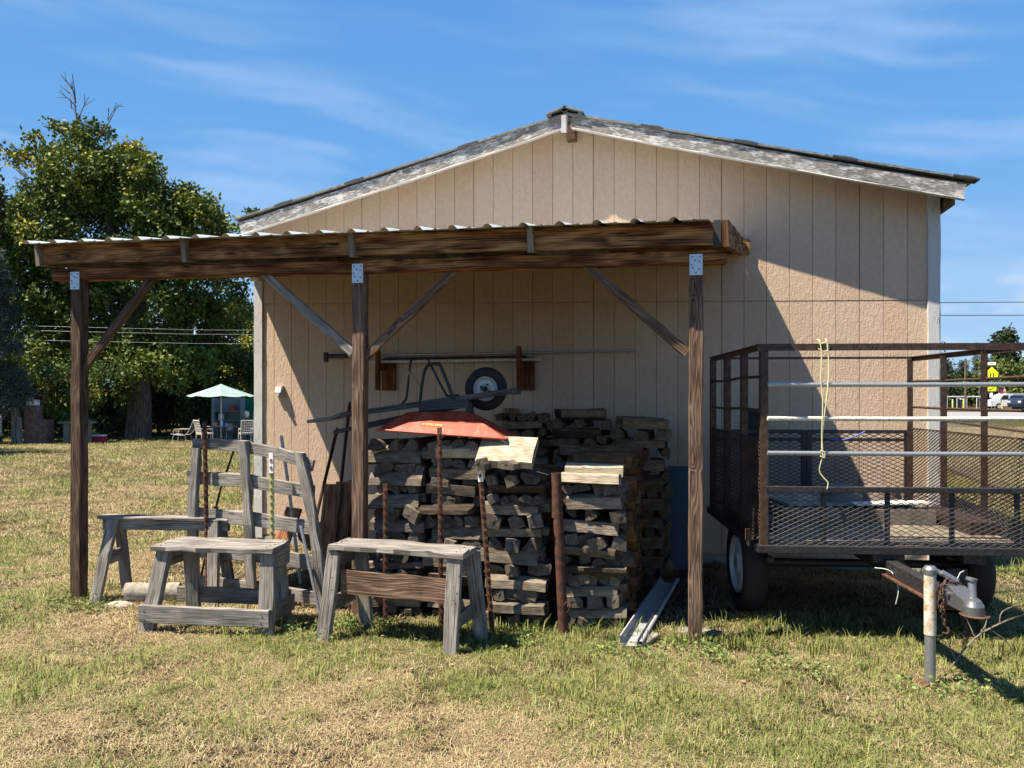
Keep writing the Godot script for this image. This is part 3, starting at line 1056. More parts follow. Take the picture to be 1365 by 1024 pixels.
func make_log(ln: float, outline: Array, bark: Array, k: Color, face := "split_wood") -> ArrayMesh:
	# outline in the y-z plane, counter-clockwise; the log lies along x
	var ss := st()
	var sb := st()
	var se := st()
	var n := outline.size()
	var segs := 5
	var rings := []
	var tw := rng.randf_range(-0.12, 0.12)
	var bow := rng.randf_range(-0.006, 0.006)
	for i in segs + 1:
		var f := float(i) / segs
		var ring := []
		for q in n:
			var p: Vector2 = outline[q].rotated(tw * (f - 0.5)) * (1.0 + rng.randf_range(-0.035, 0.035))
			ring.append(Vector3((f - 0.5) * ln + (rng.randf_range(-0.006, 0.006) if i == 0 or i == segs else 0.0), p.x + bow * 4 * f * (1 - f), p.y))
		rings.append(ring)
	var o := Vector2(rng.randf() * 3, rng.randf() * 3)
	tone = k
	for q in n:
		var q2 := (q + 1) % n
		var tgt := sb if bark[q] else ss
		for i in segs:
			var a: Vector3 = rings[i][q]
			var b: Vector3 = rings[i + 1][q]
			var c: Vector3 = rings[i + 1][q2]
			var d: Vector3 = rings[i][q2]
			var nn := (b - a).cross(d - a).normalized()
			if nn.dot(Vector3(0, a.y + d.y, a.z + d.z)) < 0:
				nn = -nn
			var v: float = q * 0.06
			Q(tgt, a, b, c, d, nn, o + Vector2(a.x, v), o + Vector2(b.x, v), o + Vector2(c.x, v + 0.06), o + Vector2(d.x, v + 0.06))
	for e in [0, segs]:
		var nn := Vector3(-1 if e == 0 else 1, 0, 0)
		for q in n:
			var a: Vector3 = rings[e][q]
			var b: Vector3 = rings[e][(q + 1) % n]
			var c := Vector3(a.x, 0, 0)
			T(se, c, a, b, nn, nn, nn, o + Vector2(0, 0), o + Vector2(a.y, a.z), o + Vector2(b.y, b.z))
	tone = Color(1, 1, 1)
	var m := ArrayMesh.new()
	var mats := [M[face], M.log_bark, M.end_grain if face == "split_wood" else M.split_wood]
	var k2 := 0
	for s in [ss, sb, se]:
		var before := m.get_surface_count()
		s.commit(m)
		if m.get_surface_count() > before:
			m.surface_set_material(before, mats[k2])
		k2 += 1
	return m

func make_log_kinds() -> void:
	for v in 30:
		var out := []
		var bark := []
		var kind: int = [0, 1, 2, 2, 1, 2, 3, 2][v % 8]
		var w := 0.0
		var h := 0.0
		if kind == 0:      # half round
			w = rng.randf_range(0.13, 0.17)
			h = w * 0.52
			for q in 8:
				var a := PI * q / 7.0
				out.append(Vector2(sin(a) * h - h * 0.45, -cos(a) * w * 0.5))
				bark.append(q < 7)
		elif kind == 1:    # quarter wedge
			w = rng.randf_range(0.10, 0.14)
			h = rng.randf_range(0.075, 0.095)
			out = [Vector2(-h * 0.5, -w * 0.42), Vector2(-h * 0.62, 0), Vector2(-h * 0.5, w * 0.42), Vector2(h * 0.05, w * 0.30), Vector2(h * 0.5, w * 0.08), Vector2(h * 0.45, -w * 0.1), Vector2(0, -w * 0.32)]
			bark = [true, true, false, false, false, false, false]
		elif kind == 2:    # squarish split
			w = rng.randf_range(0.08, 0.115)
			h = rng.randf_range(0.07, 0.09)
			out = [Vector2(-h * 0.5, -w * 0.46), Vector2(-h * 0.45, w * 0.5), Vector2(h * 0.3, w * 0.42), Vector2(h * 0.5, -w * 0.05), Vector2(h * 0.42, -w * 0.5)]
			bark = [false, false, false, rng.randf() < 0.3, false]
		else:              # slab
			w = rng.randf_range(0.12, 0.16)
			h = rng.randf_range(0.05, 0.065)
			out = [Vector2(-h * 0.5, -w * 0.5), Vector2(-h * 0.55, 0), Vector2(-h * 0.4, w * 0.5), Vector2(h * 0.25, w * 0.48), Vector2(h * 0.5, w * 0.1), Vector2(h * 0.3, -w * 0.45)]
			bark = [rng.randf() < 0.5, rng.randf() < 0.5, false, false, false, false]
		var b := rng.randf_range(0.38, 0.82)
		for q in out.size():
			out[q] *= rng.randf_range(0.86, 1.12)
		logs.append([make_log(rng.randf_range(0.37, 0.44), out, bark, Color(b, b * 0.96, b * rng.randf_range(0.85, 0.95)) if v < 16 else Color(1.0, 0.74, 0.5) * rng.randf_range(0.75, 1.0)), w, h])

var layers := []

func lay_log(v: int, at: Vector3, yaw: float, roll: float, sy: float, label: String, group: String) -> MeshInstance3D:
	var o := put("split_log", logs[v][0], null)
	o.transform = Transform3D(Basis(UP, yaw) * Basis(Vector3(0, 0, 1), rng.randf_range(-0.06, 0.06)) * Basis(Vector3.RIGHT, roll) * Basis.from_scale(Vector3(1, sy, sy)), at)
	tag(o, label, "firewood", group)
	return o

# criss-cross stack: every other layer shows its ends; returns the height reached
func crib(x0: float, x1: float, z1: float, depth: float, top: float, label: String, group: String, yaw := 0.0, first := 0) -> float:
	var y := 0.02
	var layer := 0
	layers = []
	var cx := (x0 + x1) * 0.5
	var cz := z1 - depth * 0.5
	var wd := x1 - x0
	var base := Basis(UP, yaw)
	var mass := []
	var tints := []
	while y < top - 0.04:
		if first > 0 and y < 0.80:
			for i in 4:
				var q := Vector3(0, 0, lerpf(-depth * 0.5 + 0.05, depth * 0.5 - 0.05, i / 3.0)) if layer % 2 == 1 else Vector3(lerpf(-wd * 0.5 + 0.05, wd * 0.5 - 0.05, i / 3.0), 0, 0)
				mass.append(Transform3D(Basis(UP, PI / 2 * ((layer + 1) % 2) + rng.randf_range(-0.1, 0.1)) * Basis(Vector3.RIGHT, rng.randf() * TAU), Vector3(cx, y + 0.042, cz) + q))
				tints.append(Color(1, 1, 1) * rng.randf_range(0.7, 1.1))
			y += 0.084
			layers.append([])
			layer += 1
			continue
		var lh := rng.randf_range(0.058, 0.10)
		layers.append([])
		if layer % 2 == 0:
			var n := (3 if lh > 0.082 else 4) + (1 if rng.randf() < 0.2 else 0)
			for i in n:
				var v := first + rng.randi() % (16 if first == 0 else 14)
				var sc := clampf(lh / logs[v][2] * rng.randf_range(0.85, 1.08), 0.62, 1.6)
				var dx := lerpf(-wd * 0.5 + 0.055, wd * 0.5 - 0.055, float(i) / (n - 1)) + rng.randf_range(-0.015, 0.015)
				var p := Vector3(dx, 0, rng.randf_range(-0.05, 0.045))
				layers[layer].append(lay_log(v, Vector3(cx, y + lh * 0.5, cz) + base * p, yaw + PI / 2 + rng.randf_range(-0.16, 0.16), rng.randf_range(-0.5, 0.5) + (PI if rng.randf() < 0.35 else 0.0), sc, label, group))
		else:
			for i in 3:
				var v := first + rng.randi() % (16 if first == 0 else 14)
				var sc := clampf(lh / logs[v][2] * rng.randf_range(0.92, 1.1), 0.62, 1.6)
				var dz := lerpf(-depth * 0.5 + 0.05, depth * 0.5 - 0.05, i / 2.0) + rng.randf_range(-0.02, 0.02)
				var p := Vector3(rng.randf_range(-0.04, 0.04), 0, dz)
				layers[layer].append(lay_log(v, Vector3(cx, y + lh * 0.5, cz) + base * p, yaw + rng.randf_range(-0.11, 0.11), rng.randf_range(-0.2, 0.2) + (PI if rng.randf() < 0.35 else 0.0), sc, label, group))
		y += lh
		layer += 1
	name_layers(group)
	if mass.size() > 0:
		tag(scatter("lower_logs", logs[first + 2][0], null, mass, tints), "mass of logs low in the " + group.replace("logs in the ", "") + ", behind the front stacks", "firewood pile")
	return y

const NTH := ["top", "second", "third", "fourth", "fifth", "sixth", "seventh", "eighth", "ninth", "tenth", "eleventh", "twelfth", "thirteenth", "fourteenth", "fifteenth", "sixteenth", "seventeenth", "eighteenth", "nineteenth", "twentieth"]

# each log's label tells its place: which layer from the top, and where in that layer
func name_layers(group: String) -> void:
	var n := layers.size()
	var stack := group.replace("logs in the ", "")
	for i in n:
		var where: String = NTH[n - 1 - i] + " layer" + (" from the top" if i < n - 1 else "")
		var row: Array = layers[i]
		for k in row.size():
			var spot: String
			if i % 2 == 0:
				spot = (["left", "right"] if row.size() == 2 else (["left", "middle", "right"] if row.size() == 3 else (["leftmost", "left middle", "right middle", "rightmost"] if row.size() == 4 else ["leftmost", "left middle", "central", "right middle", "rightmost"])))[k] + " end-on log"
			else:
				spot = ["back", "middle", "front"][k] + " sideways log"
			row[k].set_meta("label", "%s, %s, %s" % [spot, where, stack])

func build_firewood() -> void:
	make_log_kinds()
	crib(-2.20, -1.80, 2.36, 0.42, 1.29, "weathered split log in the crisscross stack just right of the middle post", "logs in the stack beside the middle post")
	crib(-1.77, -1.37, 2.35, 0.42, 1.26, "weathered split log in the stack under the right half of the red tray", "logs in the stack under the red tray", -0.04)
	crib(-1.33, -0.93, 2.45, 0.42, 1.10, "weathered split log in the front stack left of the rusty pipe", "logs in the stack left of the rusty pipe", 0.05)
	crib(-0.80, -0.38, 2.33, 0.42, 0.98, "weathered split log in the front stack right of the rusty pipe", "logs in the stack right of the rusty pipe", -0.03)
	crib(-1.66, -1.18, 0.75, 0.42, 1.42, "dusty split log in the left part of the back row by the wall", "logs in the back row, left part", 0.0, 16)
	crib(-1.15, -0.62, 0.74, 0.42, 1.43, "dusty split log in the middle part of the back row by the wall", "logs in the back row, middle part", 0.0, 16)
	crib(-0.59, -0.08, 0.75, 0.42, 1.42, "dusty split log in the right part of the back row by the wall", "logs in the back row, right part", 0.0, 16)
	# the pile between the front stacks and the wall: its ragged ends face the open side
	var xs := []
	var cols := []
	for row in [[-0.55, 0.80, 1.95, 1.12], [-1.15, 0.80, 1.9, 0.98], [-1.75, 0.80, 1.62, 1.0]]:
		var y := 0.05
		while y < row[3]:
			var z: float = row[1] + 0.05
			while z < row[2]:
				var sc := rng.randf_range(0.8, 1.1)
				xs.append(Transform3D(Basis(UP, rng.randf_range(-0.12, 0.12)) * Basis(Vector3.RIGHT, rng.randf() * TAU) * Basis.from_scale(Vector3(1, sc, sc)), Vector3(row[0] + rng.randf_range(-0.04, 0.06), y, z)))
				var b := rng.randf_range(0.6, 1.0)
				cols.append(Color(minf(b * 1.2, 1.0), b * 0.9, b * 0.7))
				z += rng.randf_range(0.075, 0.11)
			y += 0.082
	tag(scatter("firewood_pile", logs[18][0], null, xs, cols), "brown mass of firewood stacked between the front stacks and the wall", "firewood pile")
	# single pieces that lie on top, freshly split and pale
	var fresh := []
	for k in 3:
		var w: float = [0.24, 0.15, 0.13][k]
		var h: float = [0.07, 0.08, 0.07][k]
		fresh.append(make_log(0.40, [Vector2(-h * 0.5, -w * 0.5), Vector2(-h * 0.6, 0.0), Vector2(-h * 0.5, w * 0.5), Vector2(h * 0.3, w * 0.46), Vector2(h * 0.5, w * 0.05), Vector2(h * 0.38, -w * 0.48)], [true, true, false, false, false, false], Color(1, 1, 1), "pale_wood"))
	for q in [[0, Vector3(-1.17, 1.21, 2.41), -0.08, 0.75, "pale yellowish split log tilted on top of the left front stack"], [1, Vector3(-0.585, 1.085, 2.20), -0.03, 0.1, "pale split log at the back of the right front stack's top"], [2, Vector3(-0.60, 1.035, 2.33), -0.12, -0.15, "pale split log at the front of the right front stack's top"], [1, Vector3(-1.50, 1.225, 2.29), 0.12, 0.35, "pale split log just below the red tray's right corner"], [2, Vector3(-2.02, 1.21, 2.22), 0.3, 0.2, "pale split log beside the middle post under the tray's left corner"]]:
		var o := put("split_log", fresh[q[0]], null)
		o.transform = Transform3D(Basis(UP, q[2]) * Basis(Vector3.RIGHT, q[3]), q[1])
		tag(o, q[4], "firewood")
	for q in [[4, Vector3(-1.30, 1.135, 2.42), 1.5, "short grey log under the left end of the tilted pale log"], [6, Vector3(-1.10, 1.13, 2.42), 1.45, "short grey log under the right end of the tilted pale log"]]:
		lay_log(q[0], q[1], q[2], 0.1, 0.9, q[3], "")
	# thick log lying on the grass
	var s := st()
	var pts := []
	var rad := []
	for i in 8:
		var f := i / 7.0
		pts.append(Vector3(lerpf(-4.19, -3.82, f), 0.07 + rng.randf_range(-0.006, 0.006), lerpf(2.39, 2.26, f)))
		rad.append(0.074 + rng.randf_range(-0.006, 0.006))
	tone = Color(0.7, 0.68, 0.64)
	tube(s, pts, rad, 12)
	tone = Color(1, 1, 1)
	tag(obj("round_log", s, M.stone), "pale barkless log lying on the grass under the left sawhorse", "log")
	s = st()
	lathe(s, [Vector2(0.0, 0.028), Vector2(0.06, 0.026), Vector2(0.10, 0.012), Vector2(0.105, -0.01)], 9, Transform3D(Basis.from_scale(Vector3(1.1, 1, 0.8)), Vector3(-4.17, 0.0, 2.50)))
	tag(obj("flat_stone", s, M.stone), "flat pale stone on the grass beside the left post", "stone")

# ---------------------------------------------------------------- wheelbarrow, upside down
func build_wheelbarrow() -> void:
	var t := thing("wheelbarrow", "upturned wheelbarrow with red tray lying on the firewood", "wheelbarrow", Vector3(-1.8, 1.28, 1.8))
	var o := Vector3(-1.8, 1.28, 1.8)
	# tray: rim below, floor above
	var rim := [Vector3(-2.113, 1.354, 2.42), Vector3(-1.176, 1.301, 2.42), Vector3(-1.22, 1.297, 1.86), Vector3(-2.25, 1.357, 1.84)]
	var top := [Vector3(-1.955, 1.475, 2.25), Vector3(-1.50, 1.479, 2.24), Vector3(-1.56, 1.481, 1.97), Vector3(-1.96, 1.478, 1.95)]
	# the front side slopes back gently: subdivide for a slight bulge
	var s := st()
	for i in 4:
		var i2 := (i + 1) % 4
		var n := 8
		var m := 4
		for a in n:
			for b in m:
				var g := func(fa: float, fb: float) -> Vector3:
					var lo: Vector3 = rim[i].lerp(rim[i2], fa)
					var hi: Vector3 = top[i].lerp(top[i2], fa)
					var p := lo.lerp(hi, fb)
					var outw: Vector3 = ((rim[i] + rim[i2]) * 0.5 - o)
					outw.y = 0.15
					return p + outw.normalized() * 0.005 * sin(PI * fb) - o
				var p00: Vector3 = g.call(float(a) / n, float(b) / m)
				var p10: Vector3 = g.call(float(a + 1) / n, float(b) / m)
				var p11: Vector3 = g.call(float(a + 1) / n, float(b + 1) / m)
				var p01: Vector3 = g.call(float(a) / n, float(b + 1) / m)
				var nn := (p10 - p00).cross(p01 - p00).normalized()
				if nn.dot(p00 + p11) < 0:
					nn = -nn
				Q(s, p00, p10, p11, p01, nn)
	Q(s, top[0] - o, top[1] - o, top[2] - o, top[3] - o, UP)
	var tr := obj("tray", s, M.red_tray, t)
	s = st()
	for i in 4:
		tube(s, [rim[i] - o, rim[(i + 1) % 4] - o], 0.009, 8)
	obj("rim", s, M.red_tray, tr)
	# worn yellow lettering on the front side
	var tm := TextMesh.new()
	var f := SystemFont.new()
	f.font_names = PackedStringArray(["Droid Sans"])
	f.font_weight = 700
	tm.font = f
	tm.text = "STERLING"
	tm.font_size = 32
	tm.pixel_size = 0.0011
	tm.depth = 0.0015
	var nn2: Vector3 = (rim[1] - rim[0]).cross(top[0] - rim[0]).normalized()
	if nn2.z < 0:
		nn2 = -nn2
	var ex: Vector3 = (rim[1] - rim[0]).normalized()
	var ey := nn2.cross(ex)
	var lt := put("lettering", tm, M.yellow_print, tr)
	var c: Vector3 = rim[0].lerp(rim[1], 0.44).lerp(top[0].lerp(top[1], 0.44), 0.38) - o
	lt.transform = Transform3D(Basis(ex * 0.9, ey * 0.8, nn2), c + nn2 * 0.006)
	# handles
	s = st()
	tone = Color(0.42, 0.42, 0.42)
	lumber(s, Vector3(-2.53, 1.446, 2.14) - o, Vector3(-1.166, 1.636, 2.08) - o, 0.042, 0.034, UP, 0.001, 0.004, 10)
	lumber(s, Vector3(-1.90, 1.508, 2.14) - o, Vector3(-1.52, 1.535, 2.12) - o, 0.055, 0.032, UP, 0.001, 0.004, 4)
	tone = Color(0.9, 0.85, 0.8)
	tube(s, [Vector3(-2.795, 1.398, 2.15) - o, Vector3(-2.76, 1.402, 2.15) - o, Vector3(-2.61, 1.421, 2.145) - o, Vector3(-2.52, 1.446, 2.14) - o], [0.012, 0.014, 0.015, 0.023], 8)
	obj("handle", s, M.grey_wood, t)
	s = st()
	tone = Color(0.28, 0.28, 0.28)
	lumber(s, Vector3(-2.28, 1.374, 2.22) - o, Vector3(-1.58, 1.53, 2.06) - o, 0.045, 0.036, UP, 0.001, 0.004, 8)
	tube(s, [Vector3(-2.52, 1.325, 2.27) - o, Vector3(-2.27, 1.376, 2.22) - o], [0.014, 0.018], 8)
	obj("handle", s, M.grey_wood, t)
	tone = Color(1, 1, 1)
	# legs of bent tube
	s = st()
	tube(s, smooth([Vector3(-1.905, 1.51, 2.12), Vector3(-1.875, 1.73, 2.12), Vector3(-1.853, 1.80, 2.12), Vector3(-1.825, 1.829, 2.12), Vector3(-1.766, 1.832, 2.12), Vector3(-1.735, 1.808, 2.12), Vector3(-1.635, 1.57, 2.12)], 4, -o), 0.0125, 8)
	obj("leg", s, M.black_paint, t)
	s = st()
	tube(s, smooth([Vector3(-2.20, 1.50, 1.82), Vector3(-2.14, 1.55, 1.81), Vector3(-2.121, 1.60, 1.8), Vector3(-2.09, 1.85, 1.8), Vector3(-2.06, 1.885, 1.8), Vector3(-1.957, 1.889, 1.8), Vector3(-1.925, 1.845, 1.8), Vector3(-1.805, 1.62, 1.8), Vector3(-1.765, 1.597, 1.81), Vector3(-1.68, 1.60, 1.84)], 4, -o), 0.0095, 8)
	obj("leg", s, M.black_paint, t)
	s = st()
	lumber(s, Vector3(-2.10, 1.785, 1.81) - o, Vector3(-1.885, 1.665, 2.12) - o, 0.035, 0.006, UP, 0.0005, 0.002, 1)
	obj("cross_plate", s, M.black_paint, t)
	s = st()
	box(s, Vector3(-1.52, 1.50, 2.11) - o, Vector3(0.05, 0.09, 0.03))
	box(s, Vector3(-1.18, 1.63, 2.05) - o, Vector3(0.05, 0.05, 0.08))
	tube(s, [Vector3(-1.426, 1.651, 1.85) - o, Vector3(-1.426, 1.651, 2.11) - o], 0.012, 8)
	obj("axle_bracket", s, M.black_paint, t)
	# wheel
	s = st()
	var xf := Transform3D(Basis(Vector3.RIGHT, PI / 2), Vector3(-1.426, 1.648, 1.985) - o)
	var prof := []
	for k in 13:
		var a := PI * (k / 12.0) * 1.5 - PI * 0.75
		prof.append(Vector2(0.124 + 0.039 * cos(a), 0.039 * sin(a)))
	lathe(s, prof, 36, xf)
	var wh := obj("wheel", s, M.rubber, t)
	s = st()
	lathe(s, [Vector2(0.100, -0.02), Vector2(0.094, 0.022), Vector2(0.086, 0.028), Vector2(0.078, 0.02), Vector2(0.068, 0.008), Vector2(0.045, 0.010), Vector2(0.030, 0.026), Vector2(0.0, 0.028)], 28, xf)
	obj("rim", s, M.white_rim, wh)
	s = st()
	lathe(s, [Vector2(0.022, 0.02), Vector2(0.022, 0.05), Vector2(0.0, 0.05)], 10, xf)
	for k in 4:
		lathe(s, [Vector2(0.008, 0.0), Vector2(0.008, 0.018), Vector2(0.0, 0.018)], 6, xf * Transform3D(Basis.IDENTITY, Vector3(cos(k * PI / 2 + 0.5) * 0.036, 0.018, sin(k * PI / 2 + 0.5) * 0.036)))
	obj("hub", s, M.rusty_iron, wh)

func smooth(pts: Array, sub: int, off := V0) -> Array:
	var out := []
	var n := pts.size()
	for i in n - 1:
		var p0: Vector3 = pts[maxi(i - 1, 0)]
		var p1: Vector3 = pts[i]
		var p2: Vector3 = pts[i + 1]
		var p3: Vector3 = pts[mini(i + 2, n - 1)]
		for k in sub:
			out.append(p1.cubic_interpolate(p2, p0, p3, float(k) / sub) + off)
	out.append(pts[n - 1] + off)
	return out

# ---------------------------------------------------------------- sawhorses, rack side, posts and tools
func build_timber_things() -> void:
	var s: SurfaceTool
	# left sawhorse
	var t := thing("sawhorse", "grey sawhorse at the left behind the step bench", "sawhorse", Vector3(-3.96, 0, 2.25), 0.14)
	var R := Vector3.RIGHT
	var Z := Vector3(0, 0, 1)
	s = st()
	lumber(s, Vector3(-0.50, 0.585, 0), Vector3(0.52, 0.585, 0), 0.09, 0.042, UP, 0.002, 0.005)
	obj("beam", s, M.grey_wood, t)
	s = st()
	lumber(s, Vector3(-0.52, 0.641, 0), Vector3(0.54, 0.636, 0), 0.12, 0.022, Z, 0.003, 0.004)
	obj("top_board", s, M.grey_wood, t)
	for e in [[-0.40, 1, -0.06], [-0.40, -1, -0.02], [0.42, 1, 0.06], [0.42, -1, 0.03]]:
		s = st()
		lumber(s, Vector3(e[0] + e[2], -0.02, e[1] * 0.19), Vector3(e[0], 0.625, e[1] * 0.045), 0.085, 0.038, R, 0.002, 0.004)
		obj("leg", s, M.grey_wood, t)
	s = st()
	lumber(s, Vector3(-0.42, 0.33, -0.11), Vector3(-0.42, 0.33, 0.11), 0.10, 0.022, UP, 0.002, 0.003)
	obj("cross_brace", s, M.grey_wood, t)
	s = st()
	lumber(s, Vector3(0.44, 0.33, -0.11), Vector3(0.44, 0.33, 0.11), 0.10, 0.022, UP, 0.002, 0.003)
	obj("cross_brace", s, M.grey_wood, t)

	# step bench
	t = thing("step_bench", "grey wooden step bench with a low foot board in front of the rack side", "bench", Vector3(-3.11, 0, 2.78), 0.10)
	tone = Color(1.2, 1.17, 1.1)
	for k in 3:
		s = st()
		lumber(s, Vector3(-0.43 + 0.01 * k, 0.562 + rng.randf_range(-0.003, 0.003), 0.115 - 0.115 * k), Vector3(0.44 - 0.012 * k, 0.555, 0.115 - 0.115 * k), 0.112, 0.036, Z, 0.003, 0.005, 8)
		obj("top_board", s, M.grey_wood, t)
	tone = Color(1, 1, 1)
	for e in [[-0.36, 1, -0.08], [0.385, 1, 0.02], [-0.30, -1, -0.02], [0.34, -1, 0.03]]:
		s = st()
		lumber(s, Vector3(e[0] + e[2], -0.02, e[1] * 0.20), Vector3(e[0], 0.538, e[1] * 0.115), 0.10, 0.045, R, 0.002, 0.004)
		obj("leg", s, M.grey_wood, t)
	s = st()
	lumber(s, Vector3(0.40, 0.47, -0.17), Vector3(0.40, 0.47, 0.09), 0.12, 0.03, UP, 0.002, 0.004)
	obj("end_board", s, M.grey_wood, t)
	s = st()
	lumber(s, Vector3(-0.38, 0.47, -0.17), Vector3(-0.38, 0.47, 0.09), 0.12, 0.03, UP, 0.002, 0.004)
	obj("end_board", s, M.grey_wood, t)
	s = st()
	tone = Color(1.15, 1.12, 1.05)
	lumber(s, Vector3(-0.47, 0.135, 0.225), Vector3(0.44, 0.125, 0.225), 0.115, 0.036, UP, 0.002, 0.004)
	obj("foot_board", s, M.grey_wood, t)
	tone = Color(0.8, 0.78, 0.75)
	s = st()
	lumber(s, Vector3(0.425, 0.13, -0.20), Vector3(0.425, 0.125, 0.205), 0.11, 0.03, UP, 0.002, 0.004)
	obj("foot_rail", s, M.grey_wood, t)
	s = st()
	lumber(s, Vector3(-0.44, 0.16, -0.19), Vector3(0.41, 0.16, -0.19), 0.11, 0.03, UP, 0.002, 0.004)
	obj("foot_rail", s, M.grey_wood, t)
	tone = Color(1, 1, 1)

	var nl := []
	for x in [-0.37, 0.385]:
		for k in 3:
			for q in [-0.03, 0.03]:
				nl.append([Vector3(x + 0.008 * k, 0.579, 0.115 - 0.115 * k + q), UP])
	for x in [-0.43, 0.39]:
		for y in [0.10, 0.155]:
			nl.append([Vector3(x, y, 0.2445), Z])
	nails(t, nl)

	# front trestle
	t = thing("trestle_bench", "grey trestle bench with a brown board between its legs, in front of the firewood", "bench", Vector3(-1.77, 0, 2.83), -0.085)
	tone = Color(1.2, 1.17, 1.1)
	for k in 2:
		s = st()
		lumber(s, Vector3(-0.46, 0.61, 0.085 - 0.135 * k), Vector3(0.475, 0.61, 0.085 - 0.135 * k), 0.13, 0.036, Z, 0.003, 0.005, 8)
		obj("top_board", s, M.grey_wood, t)
	tone = Color(1, 1, 1)
	for e in [[-0.43, 1, -0.055], [0.41, 1, -0.01], [-0.37, -1, 0.03], [0.44, -1, 0.05]]:
		s = st()
		lumber(s, Vector3(e[0] + e[2], -0.02, e[1] * 0.165), Vector3(e[0], 0.588, e[1] * 0.115), 0.092, 0.042, R, 0.002, 0.004)
		obj("leg", s, M.grey_wood, t)
	s = st()
	tone = Color(1.5, 1.45, 1.35)
	lumber(s, Vector3(-0.39, 0.385, 0.095), Vector3(0.38, 0.375, 0.095), 0.16, 0.03, UP, 0.002, 0.004, 8)
	var bb := obj("brace_board", s, M.brown_wood, t)
	bb.set_meta("label", "wide brown brace board")
	tone = Color(0.7, 0.66, 0.62)
	for e in [[-0.42, 0.53], [0.42, 0.53], [-0.43, 0.25], [0.43, 0.20]]:
		s = st()
		lumber(s, Vector3(e[0], e[1], -0.13), Vector3(e[0], e[1], 0.13), 0.09, 0.032, UP, 0.002, 0.004)
		obj("cross_brace", s, M.grey_wood, t)
	tone = Color(1, 1, 1)

	nl = []
	for x in [-0.42, 0.42]:
		for k in 2:
			for q in [-0.035, 0.03]:
				nl.append([Vector3(x, 0.6295, 0.085 - 0.135 * k + q), UP])
	for x in [-0.43, 0.41]:
		for y in [0.34, 0.42, 0.55]:
			nl.append([Vector3(x + 0.01, y, 0.166), Z])
	nails(t, nl)

	# side of a stock rack, leaning
	t = thing("rack_side", "grey slatted rack side with curved top standing behind the step bench", "rack side", Vector3(-3.789, 0, 2.132), -0.138)
	var lean := func(u: float, y: float, off := 0.0) -> Vector3: return Vector3(u, y, 0.05 * y + off)
	for e in [[0.03, 0.115, 1.19], [0.60, 0.565, 1.255], [1.235, 1.07, 1.18]]:
		s = st()
		lumber(s, lean.call(e[0], -0.02, 0.035), lean.call(e[1], e[2], 0.035), 0.085, 0.042, R, 0.0045, 0.007, 10, 0.03 if e[0] > 1 else (-0.018 if e[0] < 0.1 else 0.01))
		obj("upright", s, M.grey_wood, t)
	for e in [[-0.01, 0.95, 0.565, 0.945, 1.16, 0.885, 0.10], [-0.03, 0.665, 0.58, 0.655, 1.19, 0.615, 0.105], [-0.05, 0.375, 0.59, 0.38, 1.21, 0.355, 0.11], [-0.03, 0.12, 0.6, 0.125, 1.30, 0.08, 0.10]]:
		s = st()
		var a: Vector3 = lean.call(e[0], e[1])
		var m: Vector3 = lean.call(e[2], e[3])
		var b: Vector3 = lean.call(e[4], e[5])
		lumber(s, a, m, e[6], 0.026, UP, 0.0025, 0.004)
		lumber(s, m, b, e[6], 0.026, UP, 0.0025, 0.004)
		obj("slat", s, M.grey_wood, t)
	s = st()
	var arc := [lean.call(0.06, 1.215), lean.call(0.31, 1.225), lean.call(0.57, 1.205), lean.call(0.85, 1.165), lean.call(1.02, 1.125), lean.call(1.15, 1.085)]
	for i in arc.size() - 1:
		lumber(s, arc[i], arc[i + 1] + (arc[i + 1] - arc[i]).normalized() * 0.012, 0.088, 0.03, UP, 0.0015, 0.004, 2)
	obj("top_slat", s, M.grey_wood, t)

	# studded steel fence posts
	for q in [[Vector3(-3.60, 1.396, 2.27), Vector3(-3.57, -0.05, 2.27), "rust", "rust brown steel fence post at the left upright of the rack side"], [Vector3(-2.945, 1.175, 2.42), Vector3(-2.932, -0.05, 2.42), "green", "yellow green steel fence post with a white tip behind the step bench"], [Vector3(-2.025, 0.977, 2.49), Vector3(-2.025, -0.05, 2.49), "rust", "short rust red steel fence post behind the left part of the trestle bench"], [Vector3(-1.618, 1.378, 2.52), Vector3(-1.605, -0.05, 2.52), "rust", "tall rust red steel fence post in front of the red tray"], [Vector3(-1.325, 1.165, 2.56), Vector3(-1.215, -0.05, 2.62), "rustw", "leaning rusty steel fence post with a white tip between the two front stacks"]]:
		t = thing("steel_fence_post", q[3], "fence post", q[1], 0.0, "studded steel fence posts")
		var ax: Vector3 = q[0] - q[1]
		var kind: String = q[2]
		s = st()
		tone = Color(1.15, 0.95, 0.85) if kind != "green" else Color(0.40, 0.40, 0.16)
		lumber(s, V0, ax, 0.034, 0.005, R, 0.0, 0.001, 1)
		lumber(s, Vector3(0, 0, -0.016), ax + Vector3(0, 0, -0.016), 0.030, 0.005, Z, 0.0, 0.001, 1)
		var m: Material = M.plain if kind == "green" else M.rust
		obj("rail", s, m, t)
		s = st()
		var n := int(ax.length() / 0.052)
		tone = Color(0.55, 0.5, 0.45) if kind != "green" else Color(0.13, 0.12, 0.06)
		for i in range(1, n):
			var p: Vector3 = ax * (float(i) / n)
			prism(s, PackedVector2Array([Vector2(-0.007, -0.012), Vector2(0.007, -0.006), Vector2(0.007, 0.012), Vector2(-0.007, 0.006)]), 0.0, 0.009, Transform3D(Basis(Z, 0.0), p + Vector3(0, 0, 0.0025)))
		obj("studs", s, m, t)
		if kind != "rust":
			s = st()
			tone = Color(0.75, 0.75, 0.73)
			var a: Vector3 = ax * 0.88
			lumber(s, a + Vector3(0, 0, 0.002), ax + ax.normalized() * 0.002 + Vector3(0, 0, 0.002), 0.036, 0.008, R, 0.0, 0.001, 1)
			obj("painted_tip", s, M.plain, t)
